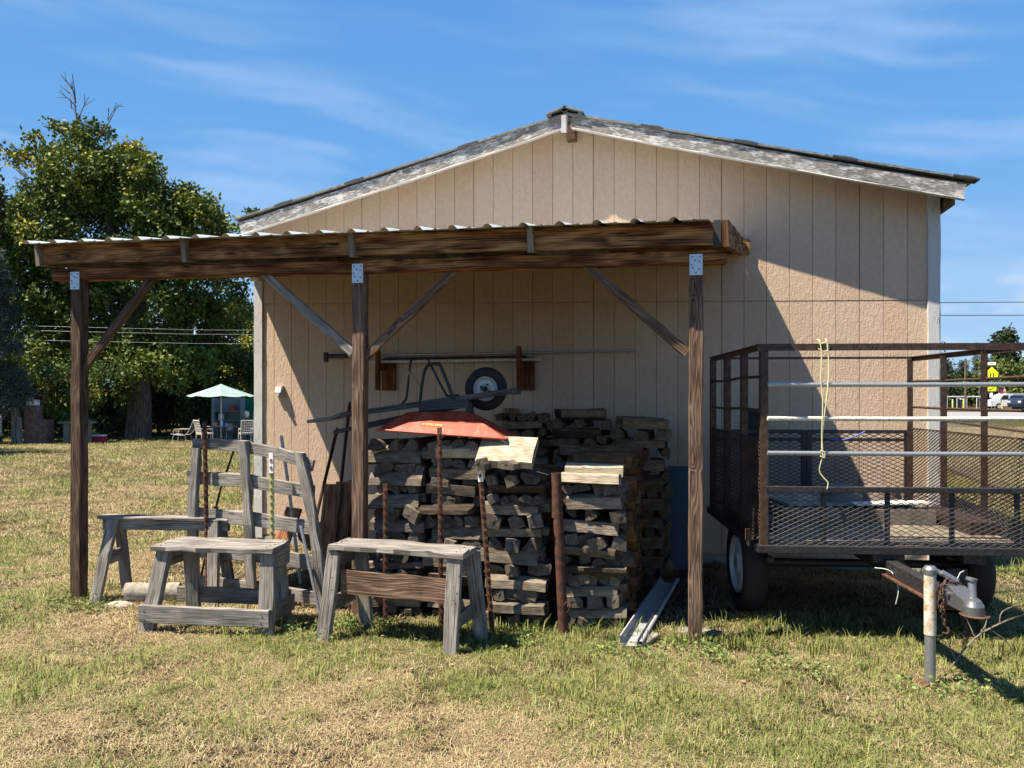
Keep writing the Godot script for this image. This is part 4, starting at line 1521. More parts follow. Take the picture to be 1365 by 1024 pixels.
	tone = Color(1, 1, 1)

	# rusty pipe
	t = thing("rusty_pipe", "open rusty steel pipe standing upright between the front stacks", "pipe", Vector3(-0.766, 0, 2.47))
	s = st()
	tone = Color(0.75, 0.68, 0.68)
	var ds := Vector3(-0.051, 1.08, 0.0)
	tube(s, [Vector3(0, -0.03, 0), ds * 0.5, ds], 0.034, 16, false)
	tube(s, [ds - UP * 0.3, ds], 0.029, 16, false)
	for k in 16:
		var a0 := TAU * k / 16
		var a1 := TAU * (k + 1) / 16
		Q(s, ds + Vector3(cos(a0), 0, sin(a0)) * 0.034, ds + Vector3(cos(a1), 0, sin(a1)) * 0.034, ds + Vector3(cos(a1), 0, sin(a1)) * 0.029, ds + Vector3(cos(a0), 0, sin(a0)) * 0.029, UP)
	obj("tube", s, M.rust, t)
	s = st()
	tube(s, [Vector3(0.0, 0.20, 0.034), Vector3(0.035, 0.24, 0.05), Vector3(0.07, 0.235, 0.045), Vector3(0.03, 0.16, 0.04)], 0.004, 5)
	obj("wire_loop", s, M.rust, t)
	tone = Color(1, 1, 1)

	# rods leaning on the rack side and the wall
	s = st()
	tube(s, [Vector3(-3.50, 1.20, 2.0), Vector3(-3.62, 0.85, 2.02), Vector3(-3.66, 0.69, 2.03), Vector3(-3.80, 0.02, 2.06)], 0.0085, 8)
	lathe(s, [Vector2(0.018, 0), Vector2(0.018, 0.03), Vector2(0.012, 0.03)], 8, Transform3D(Basis(Z, -0.3), Vector3(-3.665, 0.67, 2.03)))
	tag(obj("iron_rod", s, M.rusty_iron), "thin dark iron rod leaning inside the left half of the rack side", "rod")
	s = st()
	tube(s, [Vector3(-3.31, 1.26, 1.62), Vector3(-3.23, 0.75, 1.62), Vector3(-3.12, 0.02, 1.64)], 0.014, 8)
	tag(obj("white_rod", s, M.flaked_pipe), "whitish rod leaning inside the right half of the rack side", "rod")
	s = st()
	tube(s, [Vector3(-2.74, 0.64, 2.36), Vector3(-2.56, 0.02, 2.42)], 0.012, 8)
	tag(obj("grey_rod", s, M.galvanised), "grey rod leaning between the step bench and the trestle bench", "rod")

	# boards and tools against the wall
	t = thing("leaning_planks", "reddish brown planks leaning together left of the middle post", "planks", Vector3(-3.1, 0, 1.0))
	for k in 3:
		s = st()
		var x := -0.10 + 0.10 * k
		tone = Color(1.7, 1.7, 1.7)
		lumber(s, Vector3(x + 0.04, 0.0, 0.12 - 0.05 * k), Vector3(x, 0.76 + 0.02 * k, -0.15 - 0.04 * k), 0.17, 0.03, R, 0.002, 0.003, 6)
		obj("plank", s, M.red_board, t)
	tone = Color(1, 1, 1)
	s = st()
	lumber(s, Vector3(-3.62, 0.0, 1.25), Vector3(-3.52, 0.55, 1.0), 0.16, 0.025, R, 0.002, 0.003, 4)
	tag(obj("short_board", s, M.red_board), "short red brown board leaning behind the right end of the rack side", "board")
	for q in [[Vector3(-3.52, 1.26, 0.08), Vector3(-3.60, 0.1, 0.55), "shovel", "long dark shovel handle leaning on the shed wall, left of the other tool"], [Vector3(-3.385, 1.53, 0.07), Vector3(-3.36, 0.1, 0.5), "rake", "long thin dark tool handle leaning on the shed wall beside the middle post"]]:
		t = thing("garden_" + q[2], q[3], "garden tool", q[1])
		var d: Vector3 = q[0] - q[1]
		s = st()
		tone = Color(0.45, 0.4, 0.36)
		tube(s, [d * 0.15, d * 0.5, d * 0.97, d], [0.017, 0.017, 0.019, 0.012], 8)
		obj("handle", s, M.brown_wood, t)
		tone = Color(1, 1, 1)
		s = st()
		if q[2] == "shovel":
			prism(s, PackedVector2Array([Vector2(-0.10, 0.28), Vector2(-0.10, 0.08), Vector2(0.0, -0.05), Vector2(0.10, 0.08), Vector2(0.10, 0.28)]), -0.006, 0.006, Transform3D(Basis(R, 0.35), V0))
		else:
			box(s, Vector3(0, 0.05, 0), Vector3(0.34, 0.025, 0.03))
			for k in 9:
				box(s, Vector3(-0.16 + 0.04 * k, 0.0, 0.03), Vector3(0.008, 0.10, 0.008))
			tube(s, [d * 0.15, Vector3(0, 0.05, 0)], 0.012, 8)
		obj("blade" if q[2] == "shovel" else "tines", s, M.rusty_iron, t)

	# brackets on the wall holding lengths of pipe
	for q in [[-3.02, "wooden wall bracket under the left end of the stored pipes"], [-1.55, "wooden wall bracket under the right part of the stored pipes"]]:
		t = thing("wall_bracket", q[1], "bracket", Vector3(q[0], 1.65, 0.0), 0.0, "wooden wall brackets")
		s = st()
		tone = Color(0.5, 0.42, 0.38)
		lumber(s, Vector3(0.05, 0.0, 0.022), Vector3(0.05, 0.33, 0.022), 0.15, 0.036, R, 0.001, 0.003, 3)
		obj("back_board", s, M.red_board, t)
		s = st()
		tone = Color(0.5, 0.36, 0.3)
		lumber(s, Vector3(0.0, 0.0, 0.20), Vector3(0.0, 0.43, 0.20), 0.045, 0.045, R, 0.001, 0.003, 3)
		obj("peg", s, M.red_board, t)
		s = st()
		lumber(s, Vector3(0.0, 0.24, 0.04), Vector3(0.0, 0.24, 0.18), 0.07, 0.045, UP, 0.001, 0.003, 1)
		obj("arm", s, M.red_board, t)
	tone = Color(1, 1, 1)
	t = thing("long_pipe", "long thin grey pipe lying across both wall brackets", "pipe", Vector3(-3.62, 2.01, 0.10))
	s = st()
	tube(s, [V0, Vector3(3.2, 0.02, -0.01)], 0.0115, 10)
	obj("tube", s, M.galvanised, t)
	s = st()
	box(s, Vector3(-0.02, -0.01, 0), Vector3(0.035, 0.10, 0.05))
	tube(s, [Vector3(0.0, 0.0, 0), Vector3(0.22, 0.0, 0)], 0.024, 10)
	obj("end_clamp", s, M.black_iron, t)
	s = st()
	tube(s, [Vector3(-3.15, 1.944, 0.13), Vector3(-1.34, 1.952, 0.12)], 0.0155, 10)
	tag(obj("white_pipe", s, M.flaked_pipe), "shorter white pipe lying on the wall brackets below the long pipe", "pipe")
	s = st()
	tube(s, [Vector3(-3.0, 1.975, 0.07), Vector3(-1.5, 1.985, 0.07)], 0.013, 8)
	tag(obj("dark_pipe", s, M.rusty_iron), "dark rusty pipe lying on the wall brackets behind the white pipe", "pipe")

	# things on the back row and beside it
	s = st()
	lumber(s, Vector3(-1.66, 1.02, 0.12), Vector3(-1.655, 1.47, 0.08), 0.16, 0.03, R, 0.002, 0.003, 3)
	tag(obj("short_board", s, M.red_board), "brown board end standing against the wall behind the back row of logs", "board")
	s = st()
	tone = Color(0.07, 0.085, 0.11)
	lumber(s, Vector3(0.02, 0.0, 0.35), Vector3(0.0, 0.92, 0.03), 0.24, 0.012, R, 0.001, 0.003, 3)
	tag(obj("blue_grey_panel", s, M.plain), "blue grey panel leaning on the wall right of the firewood", "panel")
	s = st()
	tone = Color(0.10, 0.12, 0.16)
	for k in 3:
		lumber(s, Vector3(-1.0 + 0.1 * k, 1.03 + 0.03 * k, 1.30 + 0.12 * k), Vector3(-0.42 + 0.03 * k, 1.02, 1.05 + 0.14 * k), 0.10, 0.012, Z, 0.006, 0.002, 6, 0.03)
	tag(obj("tarp_strips", s, M.cloth), "dark blue grey tarp strips lying behind the right front stack", "tarp")
	tone = Color(1, 1, 1)

	# gutter length and fallen boards by the right post
	t = thing("white_gutter", "length of white metal gutter lying on the ground beside the right front stack", "gutter", Vector3(-0.32, 0.03, 2.69))
	var gd := Vector3(0.22, 0.06, -1.46)
	var gs := gd.cross(UP).normalized() * -1.0
	s = st()
	tone = Color(0.30, 0.31, 0.325)
	var gp := [Vector2(-0.055, 0.045), Vector2(-0.05, 0.0), Vector2(0.03, -0.004), Vector2(0.05, 0.01), Vector2(0.06, 0.05), Vector2(0.048, 0.055)]
	for i in gp.size() - 1:
		var a: Vector2 = gp[i]
		var b: Vector2 = gp[i + 1]
		var d2 := (b - a).normalized()
		var n := gs * -d2.y + UP * d2.x
		Q(s, gs * a.x + UP * a.y, gs * b.x + UP * b.y, gs * b.x + UP * b.y + gd, gs * a.x + UP * a.y + gd, n)
		Q(s, gs * a.x + UP * a.y - n * 0.003, gs * b.x + UP * b.y - n * 0.003, gs * b.x + UP * b.y + gd - n * 0.003, gs * a.x + UP * a.y + gd - n * 0.003, -n)
	obj("channel", s, M.plain, t)
	s = st()
	tube(s, [gs * -0.075 + UP * 0.02, gs * -0.075 + UP * 0.03 + gd], 0.014, 12, false)
	tube(s, [gs * -0.075 + UP * 0.02, gs * -0.075 + UP * 0.03 + gd], 0.012, 12, false)
	obj("down_pipe", s, M.plain, t)
	tone = Color(1, 1, 1)
	s = st()
	tone = Color(1.6, 1.55, 1.5)
	lumber(s, Vector3(-0.265, 0.03, 2.66), Vector3(-0.17, 0.035, 2.45), 0.09, 0.03, R, 0.003, 0.004, 3)
	tag(obj("white_board", s, M.grey_wood), "short white board end lying on the gutter's near end", "board")
	s = st()
	tone = Color(1.4, 1.35, 1.3)
	lumber(s, Vector3(-0.02, 0.025, 2.32), Vector3(0.26, 0.04, 2.37), 0.075, 0.03, Z, 0.003, 0.004, 3)
	tag(obj("white_board", s, M.grey_wood), "short pale board lying behind the foot of the right post", "board")
	tone = Color(0.35, 0.32, 0.3)
	s = st()
	lumber(s, Vector3(-0.15, 0.03, 1.7), Vector3(0.05, 0.06, 0.7), 0.13, 0.03, R, 0.003, 0.004, 6)
	tag(obj("dark_board", s, M.grey_wood), "dark board lying in the shade beyond the gutter", "board")
	tone = Color(1, 1, 1)

# ---------------------------------------------------------------- the trailer
func build_trailer() -> void:
	var t := thing("utility_trailer", "dark steel mesh sided trailer with pipe rails parked by the shed wall", "trailer", Vector3(0.506, 0, 2.333), deg_to_rad(8.4))
	var W := 1.70
	var D := 1.72
	var R := Vector3.RIGHT
	var Z := Vector3(0, 0, 1)
	var s: SurfaceTool
	# bed frame
	s = st()
	lumber(s, Vector3(-0.02, 0.604, 0.0), Vector3(W + 0.02, 0.604, 0.0), 0.052, 0.05, UP, 0.0006, 0.004, 14)
	obj("front_sill", s, M.black_iron, t)
	s = st()
	lumber(s, Vector3(-0.01, 0.604, -0.026), Vector3(-0.01, 0.604, -D), 0.052, 0.05, UP, 0.0006, 0.004, 6)
	lumber(s, Vector3(W + 0.01, 0.604, -0.026), Vector3(W + 0.01, 0.604, -D), 0.052, 0.05, UP, 0.0006, 0.004, 6)
	lumber(s, Vector3(-0.02, 0.604, -D), Vector3(W + 0.02, 0.604, -D), 0.052, 0.05, UP, 0.0006, 0.004, 6)
	for z in [-0.45, -0.9, -1.3]:
		lumber(s, Vector3(0, 0.59, z), Vector3(W, 0.59, z), 0.05, 0.05, UP, 0.0006, 0.004, 4)
	obj("bed_frame", s, M.black_iron, t)
	s = st()
	tone = Color(0.55, 0.5, 0.45)
	box(s, Vector3(W * 0.5, 0.637, -D * 0.5), Vector3(W - 0.05, 0.012, D - 0.05))
	obj("floor", s, M.dirty_ply, t)
	tone = Color(1, 1, 1)
	# corner and side posts of angle iron
	for q in [[0.0, 0.0, 1], [0.0, -0.55, 1], [0.0, -1.13, 1], [0.0, -D, 1], [W, 0.0, -1], [W, -0.55, -1], [W, -1.13, -1], [W, -D, -1]]:
		s = st()
		var o := Vector3(q[0], 0.63, q[1])
		var f: float = q[2]
		box(s, o + Vector3(f * 0.0225, 0.64, 0.012), Vector3(0.045, 1.28, 0.005))
		box(s, o + Vector3(f * -0.001, 0.64, -0.012), Vector3(0.005, 1.28, 0.046))
		obj("post", s, M.rusty_iron, t)
	# top rails
	s = st()
	box(s, Vector3(W * 0.5, 1.91, 0.016), Vector3(W + 0.05, 0.044, 0.005))
	box(s, Vector3(W * 0.5, 1.931, -0.008), Vector3(W + 0.05, 0.005, 0.042))
	tone = Color(7, 7, 7)
	for x in [0.26, 0.62, 0.72, 1.05, 1.38]:
		lathe(s, [Vector2(0.006, 0.0), Vector2(0.005, 0.004), Vector2(0, 0.004)], 8, Transform3D(Basis(R, PI / 2), Vector3(x, 1.91 + 0.006 * sin(x * 40.0), 0.018)))
	tone = Color(1, 1, 1)
	obj("top_rail", s, M.rusty_iron, t)
	for x in [0.0, W]:
		s = st()
		box(s, Vector3(x, 1.91, -D * 0.5), Vector3(0.005, 0.04, D))
		box(s, Vector3(x, 1.929, -D * 0.5), Vector3(0.04, 0.005, D))
		obj("top_rail", s, M.rusty_iron, t)
	s = st()
	box(s, Vector3(W * 0.5, 1.922, -D), Vector3(W, 0.02, 0.02))
	obj("top_rail", s, M.rusty_iron, t)
	# pipes across the front
	for q in [[1.668, "galvanised"], [1.45, "flaked_pipe"], [1.227, "galvanised"]]:
		s = st()
		tube(s, [Vector3(0.035, q[0], 0.034), Vector3(W * 0.5, q[0] - 0.002, 0.034), Vector3(W + 0.03, q[0] + 0.001, 0.034)], 0.0145, 12)
		obj("front_pipe", s, M[q[1]], t)
	# side rods
	for x in [0.0, W]:
		for y in [1.72, 1.50]:
			s = st()
			tube(s, [Vector3(x, y, 0.0), Vector3(x, y + (0.006 if x == 0.0 else -0.004), -0.6), Vector3(x, y - 0.006, -1.13), Vector3(x, y, -D)], 0.0105, 8)
			obj("side_rod", s, M.rusty_iron, t)
	# front mesh panel
	s = st()
	lumber(s, Vector3(0.03, 0.993, 0.012), Vector3(W, 0.993, 0.012), 0.036, 0.03, UP, 0.0005, 0.003, 12)
	obj("panel_rail", s, M.black_iron, t)
	s = st()
	for x in [0.40, 0.80, 1.20, 1.60]:
		box(s, Vector3(x, 0.80, -0.004), Vector3(0.034, 0.35, 0.006))
		box(s, Vector3(x + 0.014, 0.80, -0.02), Vector3(0.005, 0.35, 0.03))
	obj("panel_stiles", s, M.black_iron, t)
	s = st()
	expanded(s, Vector3(0.03, 0.63, 0.006), R, UP, W - 0.03, 0.35, 0.062, 0.028, 0.0036, 0.002)
	obj("front_mesh", s, M.galvanised_dark, t)
	# side mesh panels
	for x in [-0.004, W + 0.004]:
		s = st()
		expanded(s, Vector3(x, 0.63, 0.0), Vector3(0, 0, -1), UP, D, 0.68, 0.058, 0.026, 0.008, 0.0022)
		obj("side_mesh", s, M.rusty_iron, t)
	s = st()
	for q in [0.0, W]:
		box(s, Vector3(q, 1.315, -D * 0.5), Vector3(0.006, 0.012, D))
	obj("mesh_edge", s, M.rusty_iron, t)
	# rear gates of mesh in frames
	for e in [[0.03, 0.80], [0.845, W - 0.03]]:
		var wd: float = e[1] - e[0]
		s = st()
		for y in [0.66, 1.285]:
			box(s, Vector3((e[0] + e[1]) * 0.5, y, -D - 0.03), Vector3(wd, 0.03, 0.03))
		box(s, Vector3((e[0] + e[1]) * 0.5, 1.215, -D - 0.03), Vector3(wd, 0.028, 0.02))
		for x in [e[0], e[1]]:
			box(s, Vector3(x, 0.97, -D - 0.031), Vector3(0.04, 0.655, 0.026))
		var g := obj("rear_gate", s, M.black_iron, t)
		s = st()
		expanded(s, Vector3(e[0], 0.66, -D - 0.03), R, UP, wd, 0.62, 0.076, 0.034, 0.006, 0.0022)
		obj("gate_mesh", s, M.black_iron, g)
	for x in [0.11, W - 0.11]:
		s = st()
		tone = Color(0.5, 0.5, 0.5)
		box(s, Vector3(x, 0.68, -0.74), Vector3(0.2, 0.10, 0.76))
		obj("wheel_arch", s, M.rusty_iron, t)
	tone = Color(1, 1, 1)
	# axle, wheels
	s = st()
	tube(s, [Vector3(0.0, 0.36, -0.74), Vector3(W, 0.36, -0.74)], 0.03, 10)
	for x in [0.15, W - 0.15]:
		lumber(s, Vector3(x, 0.46, -1.15), Vector3(x, 0.43, -0.74), 0.05, 0.03, R, 0.0, 0.002, 1)
		lumber(s, Vector3(x, 0.43, -0.74), Vector3(x, 0.46, -0.33), 0.05, 0.03, R, 0.0, 0.002, 1)
	obj("axle", s, M.black_iron, t)
	for q in [[0.08, -1.0], [W - 0.08, 1.0]]:
		var xf := Transform3D(Basis(Z, -PI / 2 * q[1]), Vector3(q[0], 0.345, -0.74))
		var prof := []
		for k in 11:
			var a := PI * (k / 10.0) * 1.35 - PI * 0.675
			prof.append(Vector2(0.285 + 0.065 * cos(a), 0.09 * sin(a)))
		s = st()
		lathe(s, prof, 32, xf)
		var wh := obj("wheel", s, M.rubber, t)
		s = st()
		lathe(s, [Vector2(0.215, 0.0), Vector2(0.21, 0.08), Vector2(0.19, 0.085), Vector2(0.175, 0.05), Vector2(0.09, 0.055), Vector2(0.07, 0.08), Vector2(0.0, 0.08)], 28, xf)
		obj("rim", s, M.white_rim, wh)
	# tongue, coupler, jack, chains
	s = st()
	lumber(s, Vector3(0.82, 0.498, -0.55), Vector3(0.825, 0.492, 0.80), 0.088, 0.07, UP, 0.0006, 0.005, 8)
	var tg := obj("tongue", s, M.black_iron, t)
	s = st()
	box(s, Vector3(0.815, 0.447, 0.38), Vector3(0.10, 0.010, 0.84))
	obj("tongue_flange", s, M.rust, tg)
	s = st()
	box(s, Vector3(0.82, 0.55, -0.06), Vector3(0.20, 0.07, 0.06))
	obj("hanger", s, M.black_iron, t)
	s = st()
	box(s, Vector3(1.36, 0.545, -0.06), Vector3(0.14, 0.06, 0.05))
	obj("hanger", s, M.black_iron, t)
	s = st()
	tone = Color(0.45, 0.45, 0.46)
	var cp := PackedVector2Array([Vector2(0.0, 0.045), Vector2(0.10, 0.05), Vector2(0.20, 0.02), Vector2(0.25, 0.015), Vector2(0.285, -0.005), Vector2(0.285, -0.035), Vector2(0.22, -0.05), Vector2(0.0, -0.05)])
	prism(s, cp, -0.045, 0.045, Transform3D(Basis(UP, -PI / 2), Vector3(0.83, 0.525, 0.72)))
	lathe(s, [Vector2(0.05, -0.045), Vector2(0.05, 0.0), Vector2(0.036, 0.028), Vector2(0.0, 0.038)], 16, Transform3D(Basis.IDENTITY, Vector3(0.83, 0.515, 0.985)))
	for z in [0.77, 0.83]:
		lathe(s, [Vector2(0.014, 0), Vector2(0.014, 0.012), Vector2(0, 0.014)], 8, Transform3D(Basis(Z, PI / 2), Vector3(0.784, 0.535, z)))
	obj("coupler", s, M.galvanised, t)
	s = st()
	tone = Color(1, 1, 1)
	lathe(s, [Vector2(0.066, 0.0), Vector2(0.07, 0.006), Vector2(0.05, 0.010)], 16, Transform3D(Basis.IDENTITY, Vector3(0.835, 0.462, 0.985)))
	obj("coupler_lip", s, M.rust, t)
	s = st()
	tone = Color(0.6, 0.6, 0.6)
	tube(s, [Vector3(0.86, 0.53, 0.92), Vector3(0.865, 0.62, 0.90)], 0.02, 10)
	tube(s, [Vector3(0.862, 0.625, 0.90), Vector3(0.865, 0.64, 0.90)], 0.027, 10)
	obj("coupler_latch", s, M.galvanised, t)
	tone = Color(1, 1, 1)
	var j := Vector3(0.735, 0, 0.721)
	s = st()
	tube(s, [j + UP * 0.285, j + UP * 0.62], 0.031, 20)
	var jk := obj("jack_sleeve", s, M.jack_paint, t)
	s = st()
	tone = Color(0.7, 0.7, 0.72)
	tube(s, [j + UP * 0.02, j + UP * 0.30], 0.028, 20)
	obj("jack_leg", s, M.galvanised, t)
	s = st()
	tone = Color(0.6, 0.61, 0.62)
	lathe(s, [Vector2(0.034, 0.0), Vector2(0.037, 0.03), Vector2(0.026, 0.045), Vector2(0.0, 0.047)], 16, Transform3D(Basis.IDENTITY, j + UP * 0.615))
	tube(s, [j + Vector3(0.02, 0.64, 0), j + Vector3(0.10, 0.60, 0.03)], 0.014, 10)
	tube(s, [j + Vector3(0.05, 0.63, 0.02), j + Vector3(0.125, 0.585, 0.04)], 0.018, 10)
	tube(s, [j + Vector3(0.12, 0.59, 0.04), j + Vector3(0.15, 0.63, 0.02), j + Vector3(0.17, 0.64, 0.02)], 0.004, 6)
	obj("jack_crank", s, M.galvanised, jk)
	tone = Color(1, 1, 1)
	s = st()
	lathe(s, [Vector2(0.0, 0.03), Vector2(0.045, 0.03), Vector2(0.07, 0.02), Vector2(0.07, 0.0)], 14, Transform3D(Basis.IDENTITY, j + Vector3(-0.012, -0.004, 0)))
	obj("jack_foot", s, M.rust, t)
	s = st()
	box(s, Vector3(0.765, 0.52, 0.70), Vector3(0.07, 0.05, 0.08))
	obj("jack_bracket", s, M.rust, t)
	s = st()
	for q in [[-0.075, 0.515, 0.62], [-0.06, 0.51, 0.66]]:
		lathe(s, [Vector2(0.018, -0.025), Vector2(0.02, 0.0), Vector2(0.016, 0.02), Vector2(0.0, 0.022)], 10, Transform3D(Basis.IDENTITY, Vector3(0.84 + q[0], q[1], q[2])))
	obj("red_plug", s, M.rag_red, t)
	for q in [[[Vector3(0.865, 0.575, 0.80), Vector3(0.80, 0.595, 0.79), Vector3(0.765, 0.57, 0.80), Vector3(0.76, 0.50, 0.81), Vector3(0.765, 0.42, 0.81), Vector3(0.77, 0.35, 0.81)]], [[Vector3(0.87, 0.45, 0.80), Vector3(0.88, 0.38, 0.80), Vector3(0.885, 0.30, 0.80), Vector3(0.875, 0.23, 0.79)]], [[Vector3(0.745, 0.565, 0.80), Vector3(0.745, 0.47, 0.815), Vector3(0.75, 0.43, 0.815)]]]:
		var path := smooth(q[0], 6)
		var ch := st()
		var acc := 0.0
		var idx := 0
		for i in path.size() - 1:
			var seg: Vector3 = path[i + 1] - path[i]
			acc += seg.length()
			if acc >= 0.022:
				acc = 0.0
				var ax := seg.normalized()
				var side := ax.cross(Z if idx % 2 == 0 else R).normalized()
				idx += 1
				var loop := []
				for k in 9:
					var a := TAU * k / 8.0
					loop.append(path[i] + ax * cos(a) * 0.019 + side * sin(a) * 0.0105)
				tube(ch, loop, 0.0042, 5, false)
		obj("safety_chain", ch, M.rusty_iron, t)
	s = st()
	tube(s, smooth([Vector3(0.77, 0.36, 0.81), Vector3(0.785, 0.345, 0.82), Vector3(0.78, 0.32, 0.82), Vector3(0.755, 0.325, 0.82)], 4), 0.006, 6)
	obj("chain_hook", s, M.rust, t)
	s = st()
	tube(s, smooth([Vector3(0.70, 0.50, 0.05), Vector3(0.78, 0.49, 0.10), Vector3(0.80, 0.40, 0.16), Vector3(0.785, 0.30, 0.16)], 4), 0.003, 5)
	obj("loose_wire", s, M.pale_wire, t)
	# hinge lug on the left side
	s = st()
	box(s, Vector3(-0.05, 0.67, -0.12), Vector3(0.03, 0.07, 0.06))
	box(s, Vector3(-0.03, 0.74, -0.06), Vector3(0.008, 0.12, 0.012))
	obj("lug", s, M.rust, t)

	# load in the bed
	var bed := Vector3(0.506, 0.645, 2.333)
	var rot := Basis(UP, deg_to_rad(8.4))
	s = st()
	box(s, V0, Vector3(0.95, 0.018, 0.75))
	var o := obj("plywood_sheet", s, M.dirty_ply)
	o.transform = Transform3D(rot * Basis(UP, 0.1), bed + rot * Vector3(0.85, 0.13, -1.22))
	tag(o, "dirty plywood sheet lying in the back of the trailer bed", "plywood")
	s = st()
	tone = Color(0.4, 0.37, 0.34)
	box(s, Vector3(0, 0.055, 0), Vector3(1.1, 0.11, 0.9))
	o = obj("pallet_base", s, M.dirty_ply)
	o.transform = Transform3D(rot, bed + rot * Vector3(0.9, 0.0, -1.2))
	tag(o, "dark flat crate under the plywood in the trailer bed", "crate")
	s = st()
	tone = Color(0.17, 0.12, 0.10)
	lathe(s, [Vector2(0.24, 0.0), Vector2(0.22, 0.05), Vector2(0.15, 0.085), Vector2(0.0, 0.10)], 18, Transform3D(Basis.from_scale(Vector3(1.15, 1, 0.6)), V0))
	o = obj("brown_sack", s, M.cloth)
	o.transform = Transform3D(rot, bed + rot * Vector3(1.12, 0.14, -1.2))
	tag(o, "brown lumpy sack lying on the plywood in the trailer", "sack")
	s = st()
	tone = Color(0.16, 0.155, 0.15)
	lathe(s, [Vector2(0.15, 0.0), Vector2(0.14, 0.07), Vector2(0.09, 0.12), Vector2(0.0, 0.14)], 14, Transform3D(Basis.from_scale(Vector3(1.1, 1, 0.7)), V0))
	o = obj("grey_bundle", s, M.cloth)
	o.transform = Transform3D(rot, bed + rot * Vector3(0.86, 0.14, -1.0))
	tag(o, "dark grey bundle lying left of the brown sack in the trailer", "bundle")
	s = st()
	tone = Color(0.75, 0.74, 0.70)
	box(s, V0, Vector3(0.55, 0.012, 0.12), Basis(Z, 0.03))
	o = obj("white_stick", s, M.plain)
	o.transform = Transform3D(rot, bed + rot * Vector3(1.15, 0.15, -0.83))
	tag(o, "white wooden stick lying along the front edge of the dirty plywood", "stick")
	s = st()
	tone = Color(0.16, 0.15, 0.14)
	prism(s, PackedVector2Array([Vector2(-0.09, 0), Vector2(0.09, 0), Vector2(0.075, 0.78), Vector2(0.05, 0.83), Vector2(-0.09, 0.80)]), -0.012, 0.012)
	o = obj("grey_board", s, M.grey_wood)
	o.transform = Transform3D(rot * Basis(R, -0.06), Vector3(0.66, 0.66, 0.47))
	tag(o, "dark board with a rounded top standing behind the trailer's left rear gate", "board")
	tone = Color(1, 1, 1)
	# rope knotted over the top rail
	s = st()
	var rp := func(pts: Array) -> void:
		var w := []
		for p in pts:
			w.append(Vector3(0.506, 0, 2.333) + rot * (p as Vector3))
		tube(s, smooth(w, 5), 0.0045, 6)
	rp.call([Vector3(0.36, 1.96, -0.01), Vector3(0.365, 1.945, 0.03), Vector3(0.375, 1.86, 0.035), Vector3(0.368, 1.70, 0.045), Vector3(0.378, 1.55, 0.05), Vector3(0.37, 1.35, 0.056), Vector3(0.375, 1.22, 0.056), Vector3(0.36, 1.12, 0.04), Vector3(0.385, 1.07, 0.045), Vector3(0.41, 1.04, 0.05), Vector3(0.405, 1.0, 0.05)])
	rp.call([Vector3(0.41, 1.96, -0.01), Vector3(0.41, 1.945, 0.03), Vector3(0.42, 1.80, 0.035), Vector3(0.405, 1.62, 0.055), Vector3(0.385, 1.45, 0.052), Vector3(0.37, 1.27, 0.056), Vector3(0.385, 1.20, 0.056)])
	rp.call([Vector3(0.355, 1.90, 0.03), Vector3(0.39, 1.88, 0.036), Vector3(0.42, 1.90, 0.03), Vector3(0.41, 1.94, 0.03), Vector3(0.375, 1.93, 0.032)])
	rp.call([Vector3(0.36, 1.245, 0.056), Vector3(0.385, 1.235, 0.06), Vector3(0.385, 1.20, 0.056), Vector3(0.36, 1.21, 0.058)])
	tag(obj("yellow_rope", s, M.rope), "yellow green rope knotted over the trailer's top rail and hanging down", "rope")
	s = st()
	tone = Color(0.08, 0.14, 0.5)
	var bc := []
	for p in [Vector3(0.98, 1.23, -1.70), Vector3(1.10, 1.215, -1.69), Vector3(1.22, 1.25, -1.69), Vector3(1.30, 1.29, -1.70)]:
		bc.append(p)
	tube(s, smooth(bc, 4), 0.006, 6)
	obj("tie_cord", s, M.plain, t)
	tone = Color(1, 1, 1)
	# dead branch on the grass
	s = st()
	var br := smooth([Vector3(1.50, 0.02, 2.72), Vector3(1.60, 0.10, 2.62), Vector3(1.74, 0.18, 2.50), Vector3(1.95, 0.24, 2.36), Vector3(2.2, 0.30, 2.25)], 4)
	var rr := []
	for i in br.size():
		rr.append(lerpf(0.004, 0.007, float(i) / br.size()))
	tube(s, br, rr, 6)
	for q in [[Vector3(1.70, 0.165, 2.53), Vector3(1.66, 0.27, 2.50), Vector3(1.63, 0.29, 2.48)], [Vector3(1.74, 0.18, 2.5), Vector3(1.78, 0.26, 2.48), Vector3(1.755, 0.33, 2.45)], [Vector3(1.88, 0.225, 2.4), Vector3(1.90, 0.29, 2.38), Vector3(2.02, 0.33, 2.33)], [Vector3(1.56, 0.06, 2.66), Vector3(1.53, 0.13, 2.64), Vector3(1.54, 0.17, 2.63)], [Vector3(1.80, 0.2, 2.46), Vector3(1.90, 0.13, 2.42), Vector3(1.96, 0.05, 2.4)]]:
		tube(s, smooth(q, 3), 0.0035, 5)
	tone = Color(0.45, 0.38, 0.26)
	tag(obj("dead_branch", s, M.tree_bark), "thin dead branch sticking up from the grass right of the trailer's jack", "branch")

